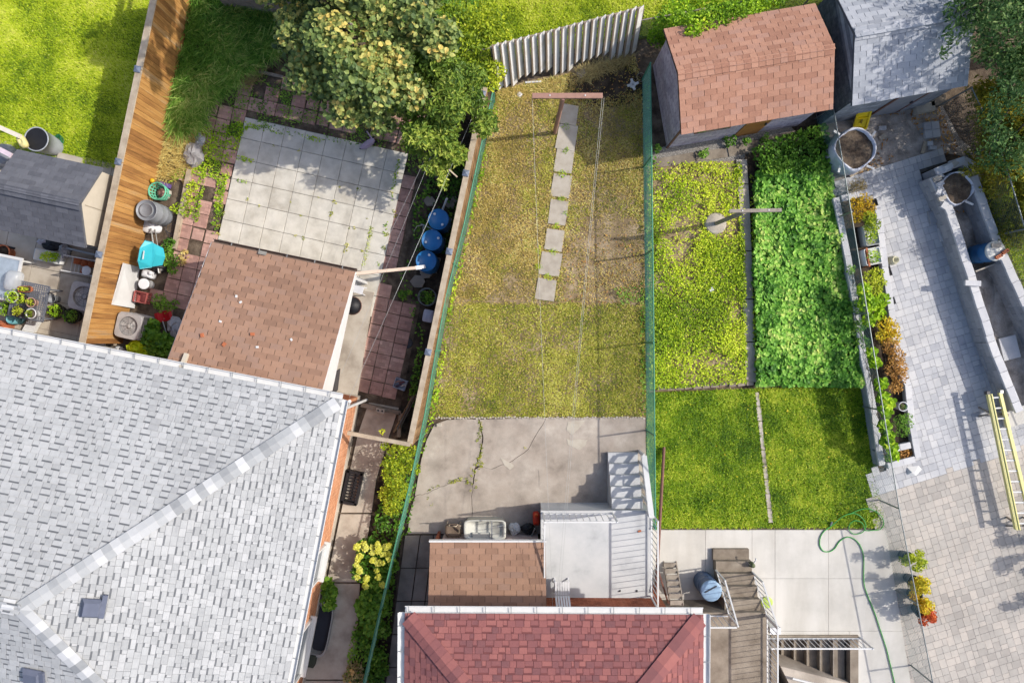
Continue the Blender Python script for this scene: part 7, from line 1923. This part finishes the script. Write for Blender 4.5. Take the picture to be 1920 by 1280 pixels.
ground_leaves('fence_weeds', 'weeds between the weathered fence and the green fence', [[(912, 200), (922, 200), (870, 433), (838, 565), (800, 772), (792, 772), (826, 600), (862, 430)]], 600, .07, m_green_leaf, seed=8, zr=(.02, .3))
ground_leaves('fence_weeds', 'weeds along the foot of the green fence beside the vegetable beds', [[(1200, 520), (1207, 520), (1212, 780), (1200, 780)], [(1208, 160), (1220, 170), (1222, 735), (1212, 735)], [(1150, 540), (1200, 535), (1205, 565), (1165, 570)]], 520, .07, m_green_leaf, seed=9, zr=(.02, .2), shift=.1, mask=lambda X, Y: np.clip(vnoise(X, Y, 1.1, 14) * 1.8 - .3, .05, 1))
ground_leaves('bed_plants', 'dark ground cover along the weathered fence above the barrels', [[(798, 300), (872, 300), (845, 470), (838, 478), (780, 470), (775, 400)], [(770, 480), (785, 560), (778, 600), (800, 620), (780, 760), (765, 760), (785, 640), (748, 520)]], 420, .1, m_green_leaf, seed=10, zr=(.02, .3), shift=-.15, mask=lambda X, Y: np.clip(vnoise(X, Y, 1.3, 24) * 1.8 - .3, .1, 1))
ground_leaves('bed_plants', 'spiky green plant clump above the red court', dots([(756, 555, 12), (770, 548, 6)], 3), 900, .14, m_green_leaf, seed=11, zr=(.05, .25), aspect=.25, tilt=(.2, 1.0))
ground_leaves('fallen_leaves', 'brown fallen leaves scattered over the building sand', [[(1630, 205), (1680, 190), (1760, 200), (1795, 270), (1840, 300), (1800, 300), (1762, 284), (1740, 280), (1735, 262), (1700, 215), (1640, 218)], [(1620, 300), (1680, 290), (1640, 320), (1600, 340)], [(1640, 250), (1665, 262), (1655, 285), (1630, 300)], [(1765, 335), (1830, 320), (1850, 400), (1790, 400)]], 260, .09, m_deadleaf, seed=12, zr=(.005, .04), aspect=.4, cat='leaves', tilt=(0, .4), mask=lambda X, Y: np.clip(vnoise(X, Y, 2.5, 3) * 1.8 - .3, .03, 1))
ground_leaves('fallen_leaves', 'small fallen leaves on the dry lawn and dark earth', [[(1060, 110), (1200, 105), (1203, 200), (1080, 200)], [(1050, 440), (1200, 440), (1200, 570), (1050, 570)]], 50, .06, m_deadleaf, seed=13, zr=(.01, .05), aspect=.5, cat='leaves', tilt=(0, .4))
ground_leaves('dandelions', 'scattered yellow dandelion heads in the right lawn', [[(1240, 740), (1600, 740), (1640, 980), (1240, 980)]], 1.6, .05, m_goldleaf, seed=14, zr=(.1, .13), aspect=1.0, cat='flowers', tilt=(0, .2), shift=.3)
ground_leaves('clover_specks', 'small white clover heads in the bright left lawn', [[(0, 0), (300, 0), (240, 290), (0, 290)]], 9, .022, m_bloom, seed=15, zr=(.09, .12), aspect=1.0, cat='flowers', tilt=(0, .3), shift=.5)
ground_leaves('path_tufts', 'green grass tufts between the stepping stones', dots([(1062, 238, 8), (1060, 282, 8), (1055, 326, 9), (1050, 374, 9), (1043, 424, 9), (1036, 472, 8), (1028, 519, 9), (1012, 470, 8), (1010, 500, 9), (1060, 400, 6)], 9), 1100, .06, m_weed, seed=20, zr=(.02, .08), aspect=.3)
# --- vegetable beds
ground_leaves('weed_bed_plants', 'yellow green weedy potato plants in the left vegetable bed', [[(1214, 305), (1388, 305), (1394, 430), (1398, 718), (1216, 730)]], 2100, .065, m_bed, seed=16, mask=lambda X, Y: np.clip(1.5 * (.6 * vnoise(X, Y, 1.2, 40) + .4 * vnoise(X, Y, 3.3, 41)) - .2 - .3 * (Y > 3.0), .04, 1) * (((960 + X * 64 - 1340) ** 2 + (640 - Y * 64 - 420) ** 2) > 420),
              hf=lambda X, Y, rg: .04 + rg.uniform(0, .14, len(X)) * (.5 + vnoise(X, Y, 2.0, 42)), big=False, clump=1.2, cat='plants')
def bean_h(X, Y, rg):
    n = .55 * vnoise(X, Y, 1.6, 50) + .45 * vnoise(X, Y, 4.0, 51)
    return .14 + .3 * n - rg.uniform(0, 1, len(X)) ** 2 * .24
ground_leaves('bean_plants', 'dense low bean plants with broad green leaves', [[(1412, 330), (1440, 300), (1548, 300), (1556, 372), (1575, 480), (1612, 718), (1600, 724), (1416, 722), (1412, 600), (1408, 500)]], 760, .12, m_bean, seed=17, big=True, aspect=.9, hf=bean_h, cat='plants', tilt=(.0, .6), clump=2.2)
ground_leaves('leafy_plants', 'dark leafy plants between the brown shed and the bean rows', [[(1405, 285), (1440, 268), (1545, 232), (1552, 300), (1545, 330), (1415, 335)]], 560, .13, m_green_leaf, seed=18, aspect=.5, hf=lambda X, Y, rg: .1 + .5 * vnoise(X, Y, 1.5, 60) * rg.uniform(.4, 1, len(X)), cat='plants', tilt=(.1, .9), clump=1.5)
ground_leaves('bed_weeds', 'green weed tufts in the gravel before the brown shed', dots([(1365, 262, 14), (1318, 290, 10), (1432, 262, 9), (1232, 282, 10), (1395, 268, 9), (1222, 300, 7)], 5), 900, .09, m_green_leaf, seed=19, zr=(.03, .25), cat='weeds')

# --- trees
def branch(mb, a, b, r0, r1, seed=0, n=5, bend=.12):
    rg = random.Random(seed); a = Vector(a); b = Vector(b); L = (b - a).length
    pts = [a.lerp(b, t / n) + Vector((rg.uniform(-1, 1), rg.uniform(-1, 1), rg.uniform(-.3, .6))) * L * bend * math.sin(math.pi * t / n) for t in range(n + 1)]
    mb.tube(pts, [r0 + (r1 - r0) * t / n for t in range(n + 1)], 7)
    return pts
def tree(name, label, base, th_, blobs, mat, leaf, per, seed, tr=.16, aspect=.55, tilt=(0, .9), cat='tree', limbs=14, shell=.5, group=None, clump=1.4, var=.2, big=False, shift=0.0, fold=.25):
    base = Vector(base); t = thing(name, base, label, cat, group)
    rg = random.Random(seed)
    top = base + Vector((rg.uniform(-.2, .2), rg.uniform(-.2, .2), th_))
    mb = MB(); tp_ = branch(mb, base - dn * .05, top, tr, tr * .6, seed, 6, .05); mb.build('trunk', m_bark, t)
    bl = list(blobs); rg.shuffle(bl)
    for k, q in enumerate(bl[:limbs]):
        mb = MB(); p = branch(mb, tp_[3 + k % 4], (q[0], q[1], q[2]), tr * .34, .012, seed + k); mb.build('limb', m_bark, t)
    pts = blob_points(blobs, per, np.random.default_rng(seed), shell)
    foliage('crown', pts, leaf, mat, seed, t, tilt=tilt, aspect=aspect, clump=clump, var=var, big=big, shift=shift, fold=fold)
    return t
def dome(cx, cy, cz, rx, ry, rz, n, br, seed, low=-.2, rough=.2):
    """clump ellipsoids over a rounded crown"""
    rg = random.Random(seed); out = []
    for k in range(n):
        z = rg.uniform(low, 1); a = rg.uniform(0, 6.283); s = math.sqrt(max(0, 1 - z * z)); q = rg.uniform(.55, 1.05)
        b = br * rg.uniform(.65, 1.35)
        out.append((cx + math.cos(a) * s * rx * q, cy + math.sin(a) * s * ry * q, cz + z * rz * q + rg.uniform(-rough, rough), b, b * rg.uniform(.8, 1.2), b * .7))
    return out
mcl = dome(-3.75, 8.2, 3.1, 2.35, 2.35, 1.5, 62, .42, 5) + [(-5.5, 8.3, 2.5, .5, .5, .4), (-5.2, 7.2, 2.3, .5, .45, .35), (-4.9, 6.6, 2.2, .4, .4, .3), (-4.2, 6.0, 2.3, .42, .4, .3), (-3.4, 5.75, 2.2, .42, .35, .3), (-5.9, 9.3, 2.4, .6, .5, .4), (-2.8, 6.2, 2.3, .4, .4, .3)]
mcl += dome(-4.3, 9.0, 4.7, 1.7, 1.5, 1.5, 20, .36, 15)
tree('maple_tree', 'large grey green maple with yellowing clumps spreading over slab patio', (-3.6, 8.4, 0), 2.2, mcl, m_maple, .13, 120, 5, big=True, aspect=.75, tilt=(0, .8), clump=2.0, var=.22, limbs=26, shell=.75)
wcl = dome(-1.85, 6.1, 2.35, 1.25, 1.35, .85, 40, .34, 6) + [(-2.15, 4.75, 1.9, .34, .3, .22), (-1.9, 4.6, 1.8, .28, .3, .2), (-2.6, 5.2, 1.9, .35, .3, .25), (-1.5, 5.0, 1.9, .3, .3, .22), (-1.85, 4.25, 1.7, .16, .22, .14)]
tree('walnut_tree', 'yellow green young tree with long leaflets beside the weathered fence', (-1.9, 6.4, 0), 1.4, wcl, m_walnut, .15, 190, 6, aspect=.36, tilt=(0, .8), tr=.09, clump=1.6, limbs=18, shell=.75)
vcl = [(P(x, y, z).x, P(x, y, z).y, z, r, r, r * .6) for x, y, z, r in ((930, 70, .9, .5), (895, 60, 1.0, .5), (905, 110, 1.2, .45), (870, 95, 1.3, .5), (925, 135, 1.3, .35), (880, 140, 1.5, .4), (860, 40, 1.1, .55), (915, 30, .7, .5), (945, 95, .9, .3), (922, 158, 1.5, .22))]
tree('vine_shrub', 'bright yellow green shrub sprawling over the corner of the panel fence', P(890, 105), .6, vcl, m_yshrub, .1, 260, 7, aspect=.5, tr=.05, cat='shrub', limbs=8, shift=-.12)
bcl = [(P(x, y, z).x, P(x, y, z).y, z, r, r * .8, r * .6) for x, y, z, r in ((1250, 45, 1.2, .4), (1285, 40, 1.8, .42), (1310, 48, 2.0, .4), (1340, 34, 2.0, .42), (1370, 26, 2.0, .42), (1400, 16, 1.9, .4), (1270, 25, 1.0, .5), (1330, 12, 1.1, .5), (1235, 70, .8, .35), (1420, 2, 1.5, .4), (1300, 62, 2.1, .25), (1450, -2, 1.3, .35), (1248, 68, .9, .25))]
tree('vine_shrub', 'green climbing shrub spilling over the back of the brown shed roof', P(1310, 62), .9, bcl, m_weed, .09, 300, 8, aspect=.6, tr=.05, cat='shrub', limbs=10, shift=-.16, clump=2.0)
rg = random.Random(21); dcl = []
for k in range(190):
    low = k % 2
    x = rg.uniform(10.9, 14.4) if low else rg.uniform(11.5, 16.5)
    y = rg.uniform(3.6, 9.5) if low else rg.uniform(5.6, 11.5)
    z = rg.uniform(1.7, 3.0) if low else rg.uniform(2.6, 5.0); px, py = topx((x, y, z))
    if low and (px > 1990 or py > 300): continue
    lim = 1785 + max(0, py - 40) * .55 if py < 120 else 1828
    if px < lim + 25: continue
    b = rg.uniform(.3, .6); dcl.append((x, y, z, b, b, b * .5))
dcl += [(11.05, 8.2, 3.0, .3, .3, .2), (10.95, 7.6, 2.95, .22, .3, .16), (11.3, 8.6, 3.2, .4, .35, .25), (10.85, 7.25, 2.9, .13, .2, .12), (11.3, 7.8, 3.0, .2, .25, .15)]
tree('shade_tree', 'big dark green tree overhanging the grey shed', (14.6, 8.4, 0), 2.8, dcl, m_dark_tree, .12, 100, 9, aspect=.42, tilt=(.1, 1.0), tr=.2, limbs=30, clump=1.2, shell=.8)
rg = random.Random(22)
for i, (lab, cx, cy) in enumerate((('yellowing hedge shrub behind the chain-link fence by the shed', 13.4, 6.2), ('golden green hedge shrub behind the fence near the earth bag', 13.9, 4.9), ('yellowing hedge shrub at the lower end of the fence', 14.5, 3.7))):
    cl = [(cx + rg.uniform(-.5, 1.1), cy + rg.uniform(-.75, .75), rg.uniform(.4, 2.0), .45, .45, .3) for _ in range(30)]
    tree('hedge_shrub', lab, (cx + .4, cy, 0), 1.0, cl, m_yellow_tree, .12, 150, 30 + i, aspect=.34, tilt=(.1, 1.0), tr=.05, cat='shrub', limbs=10, clump=1.3, shell=.8)
cl = [(P(x, y, z).x, P(x, y, z).y, z, r, r, r * .4) for x, y, z, r in ((1820, 318, 1.0, .2), (1835, 312, 1.1, .22), (1850, 306, 1.2, .25), (1806, 322, .95, .14))]
tree('hanging_branch', 'leafy branch hanging over the split blocks by the fence', P(1850, 300), 1.0, cl, m_yellow_tree, .1, 260, 41, aspect=.32, tr=.03, cat='branch', limbs=4)

# --- shrubs of the side path
ground_leaves('side_bed_plants', 'green ground cover filling the strip beside the side path', [[(781, 890), (736, 1080), (694, 1280), (648, 1280), (656, 1210), (690, 1080), (706, 960), (735, 880)]], 330, .11, m_green_leaf, seed=24, hf=lambda X, Y, rg: .04 + .35 * vnoise(X, Y, 1.5, 80) * rg.uniform(.3, 1, len(X)), cat='plants', clump=1.3, shift=.05)
ground_leaves('fence_bed_plants', 'low dark weeds between the green fence and the slab path', [[(783, 890), (770, 995), (750, 1010), (724, 1280), (696, 1280), (738, 1080)]], 380, .09, m_green_leaf, seed=25, zr=(.03, .2), cat='plants', mask=lambda X, Y: np.clip(vnoise(X, Y, 1.3, 81) * 1.8 - .1, .2, 1))
ground_leaves('path_weeds', 'ragged weeds hanging over the narrow bed path', [[(1380, 310), (1388, 310), (1402, 720), (1392, 720)], [(1404, 330), (1410, 330), (1420, 720), (1412, 720)]], 700, .07, m_bed, seed=26, zr=(.04, .16), mask=lambda X, Y: np.clip(vnoise(X, Y, 1.6, 82) * 2 - .6, 0, 1))
ground_leaves('slab_weeds', 'weeds creeping over the edges of the slab patio', [[(440, 226), (520, 240), (640, 268), (640, 276), (520, 252), (445, 236)], [(452, 240), (460, 242), (425, 350), (410, 440), (400, 440), (416, 340)], [(745, 300), (752, 300), (732, 400), (712, 500), (706, 498), (726, 395)]], 900, .055, m_weed, seed=27, zr=(.03, .09), shift=-.1, mask=lambda X, Y: np.clip(vnoise(X, Y, 2.4, 83) * 2 - .65, 0, 1))

ycl = [(P(x, y, z).x, P(x, y, z).y, z, r, r, r * .8) for x, y, z, r in ((745, 850, .8, .3), (760, 870, .6, .28), (738, 890, .9, .33), (748, 920, .7, .3), (728, 925, .5, .28), (735, 950, .4, .25), (768, 845, .5, .2), (722, 835, 1.2, .12), (716, 808, 1.3, .08), (775, 880, .4, .2), (730, 870, .9, .22))]
tree('yellow_shrub', 'yellow leaved shrub growing through the green fence by the beam', P(748, 895), .4, ycl, m_yshrub, .07, 420, 51, aspect=.6, tr=.03, cat='shrub', limbs=8)
hcl = [(P(x, y, z).x, P(x, y, z).y, z, r, r, r * .6) for x, y, z, r in ((690, 1030, .6, .35), (715, 1050, .6, .33), (680, 1070, .5, .33), (705, 1085, .5, .35), (725, 1030, .5, .25), (735, 1060, .4, .2))]
hy = tree('hydrangea', 'hydrangea bush with round cream yellow blooms beside the green fence', P(702, 1055), .3, hcl, m_green_leaf, .11, 240, 52, aspect=.65, tr=.03, cat='shrub', limbs=6)
rg = random.Random(9)
for k in range(30):
    x = rg.uniform(668, 738); y = rg.uniform(1018, 1100)
    if x + (y - 1018) * .3 > 752: continue
    z = rg.uniform(.72, .95); c = P(x, y, z); r = rg.uniform(.06, .1)
    pts = blob_points([(c.x, c.y, z, r, r, r * .75)], 1200, np.random.default_rng(k), .95)
    pts[:, 2] = np.minimum(pts[:, 2], z + r * .6); foliage('bloom', pts, .05, m_bloom, k, hy, aspect=1.0, fold=.1, tilt=(0, .4))
for i, (lab, lst, m_, ls, sd) in enumerate((('broad leaved green plants below the hydrangea', ((695, 1120, .4, .3), (710, 1140, .4, .3), (690, 1150, .35, .28), (715, 1115, .4, .25), (700, 1175, .35, .28), (680, 1135, .3, .22)), m_green_leaf, .16, 53), ('green plants at the lower end of the side path bed', ((690, 1205, .3, .25), (675, 1190, .25, .2), (700, 1230, .3, .25)), m_green_leaf, .11, 54),
        ('dark clump with orange flowers at the end of the side path', ((665, 1255, .3, .24), (675, 1275, .3, .24), (655, 1270, .2, .2)), m_drybrush, .08, 55), ('round leafy plant against the brick wall by the window well', ((618, 1112, .3, .22), (614, 1095, .25, .17), (616, 1130, .3, .2)), m_green_leaf, .16, 56),
        ('low green plants on the far side of the green fence', ((722, 1130, .15, .25), (715, 1180, .15, .28), (708, 1230, .2, .3), (728, 1085, .12, .2), (700, 1265, .2, .3), (735, 1040, .1, .18), (716, 1255, .2, .25)), m_green_leaf, .1, 57))):
    cl = [(P(x, y, z).x, P(x, y, z).y, z, r, r, r * .6) for x, y, z, r in lst]
    tree('leafy_plant', lab, P(*lst[0][:2]), .1, cl, m_, ls, 260, sd, aspect=.6, tr=.015, cat='plant', limbs=3, big=ls > .12)
of = MB()
for k, (x, y) in enumerate(((659, 1256), (663, 1259), (661, 1263), (657, 1279))):
    fl = thing('flower', P(x, y, .42), 'pale orange flower head in the dark clump', 'flower', 'orange flowers at the end of the side path')
    MB().lathe(P(x, y, .42), [(.02, 0), (.05, .02), (.04, .035), (0, .03)], 9).build('petals', plain('orange_petal', (236, 186, 110)), fl); MB().tube([P(x, y, .42), G(x, y, .42, .2)], .006, 5).build('stem', m_green_leaf, fl)
# --- plants round the left air conditioner
for i, (lab, lst, m_, ls, sd) in enumerate((('lime green broad leaved plant at the house eave', ((255, 652, .45, .2), (265, 656, .4, .2), (272, 662, .3, .15)), m_lime_leaf, .17, 61), ('dark green bush beside the air conditioner and porch', ((275, 628, .4, .3), (290, 640, .4, .32), (300, 655, .4, .3), (285, 612, .3, .22), (310, 640, .35, .25)), m_green_leaf, .13, 62),
        ('green weed clump on the red court above the snow shovel', ((300, 565, .15, .25), (308, 575, .15, .22), (326, 570, .1, .15)), m_green_leaf, .06, 63), ('dark weeds beside the wheelbarrow wheel', ((312, 470, .25, .2), (320, 488, .25, .22), (318, 455, .2, .16), (322, 505, .15, .15)), m_green_leaf, .08, 64),
        ('dry yellow weed at the porch corner', ((345, 478, .12, .16), (340, 490, .12, .14)), m_straw, .06, 65), ('bushy weed growing along the timber edging', ((352, 372, .2, .2), (350, 395, .18, .18), (330, 390, .2, .17), (360, 350, .2, .2)), m_bed, .06, 66))):
    cl = [(P(x, y, z).x, P(x, y, z).y, z, r, r, r * .6) for x, y, z, r in lst]
    tree('leafy_plant', lab, P(*lst[0][:2]), .1, cl, m_, ls, 300, sd, aspect=.65, tr=.012, cat='plant', limbs=3, big=ls > .12)
MB().lathe(P(286, 339, .4), [(.03, 0), (.07, .02), (.05, .06), (0, .06)], 10).build('yellow_bloom', plain('marigold', (236, 190, 30)), None, 'single yellow flower head beside the mint basket', 'flower')
# --- planter plants
for i, (lab, lst, m_, ls, sd, asp) in enumerate((
        ('feathery olive plant at the top end of the block planter', ((1605, 380, .7, .2), (1622, 375, .75, .22), (1612, 398, .7, .2), (1632, 392, .7, .18), (1605, 410, .6, .16)), m_goldleaf, .07, 71, .4),
        ('bright yellow green shrub above the silver trough', ((1630, 408, .8, .2), (1638, 420, .8, .2), (1628, 425, .75, .15)), m_yshrub, .07, 72, .5),
        ('yellow flowering shrub below the herb box', ((1632, 520, .7, .22), (1645, 512, .7, .18), (1640, 540, .65, .22), (1650, 530, .6, .18)), m_yshrub, .07, 73, .5),
        ('green and yellow climber along the middle of the planter', ((1620, 545, .9, .22), (1625, 570, .9, .24), (1640, 572, .7, .22), (1655, 562, .6, .2), (1630, 600, .9, .2), (1648, 590, .6, .2)), m_weed, .11, 74, .75),
        ('golden brown shrub in the planter above the copper one', ((1660, 608, .65, .24), (1672, 615, .6, .22), (1655, 630, .6, .2), (1678, 632, .6, .2)), m_goldleaf, .07, 75, .5),
        ('copper brown shrub at the lower middle of the planter', ((1670, 650, .65, .25), (1682, 668, .65, .25), (1675, 690, .65, .25), (1686, 705, .6, .24), (1680, 725, .55, .2), (1690, 690, .6, .2)), m_copper, .07, 76, .5),
        ('large leaved yellow green vine climbing the thin fence', ((1635, 660, .9, .15), (1640, 680, 1.0, .15), (1650, 720, 1.0, .17), (1655, 745, 1.0, .17), (1660, 770, 1.0, .17), (1658, 800, .9, .18), (1665, 820, .9, .18), (1672, 840, .8, .15), (1662, 830, .9, .14), (1678, 855, .7, .12), (1668, 755, 1.0, .14)), m_weed, .14, 77, .9),
        ('fine leaved green bush beside the white pot', ((1688, 790, .6, .2), (1698, 795, .6, .2), (1692, 808, .55, .18), (1702, 782, .5, .14)), m_green_leaf, .06, 78, .4),
        ('dry brown plant remains in the last planter bay', ((1692, 848, .3, .2), (1700, 850, .28, .16)), m_deadleaf, .07, 79, .5),
        ('silvery green creeper over the outer planter wall', ((1606, 575, .5, .2), (1612, 610, .5, .2), (1618, 640, .45, .2), (1596, 505, .5, .14), (1668, 858, .45, .14)), m_green_leaf, .06, 80, .6),
        ('dry twiggy brush at the top corner of the planter', ((1600, 352, .5, .18), (1610, 345, .5, .2), (1618, 350, .5, .14)), m_drybrush, .09, 81, .15))):
    cl = [(P(x, y, z).x, P(x, y, z).y, z, r, r, r * .6) for x, y, z, r in lst]
    bs = P(lst[0][0], lst[0][1], lst[0][2]); bs.z = .2
    tree('planter_plant', lab, bs, .15, cl, m_, ls, 420 if ls < .1 else 230, sd, aspect=asp, tr=.015, cat='plant', limbs=len(lst), big=ls > .12)
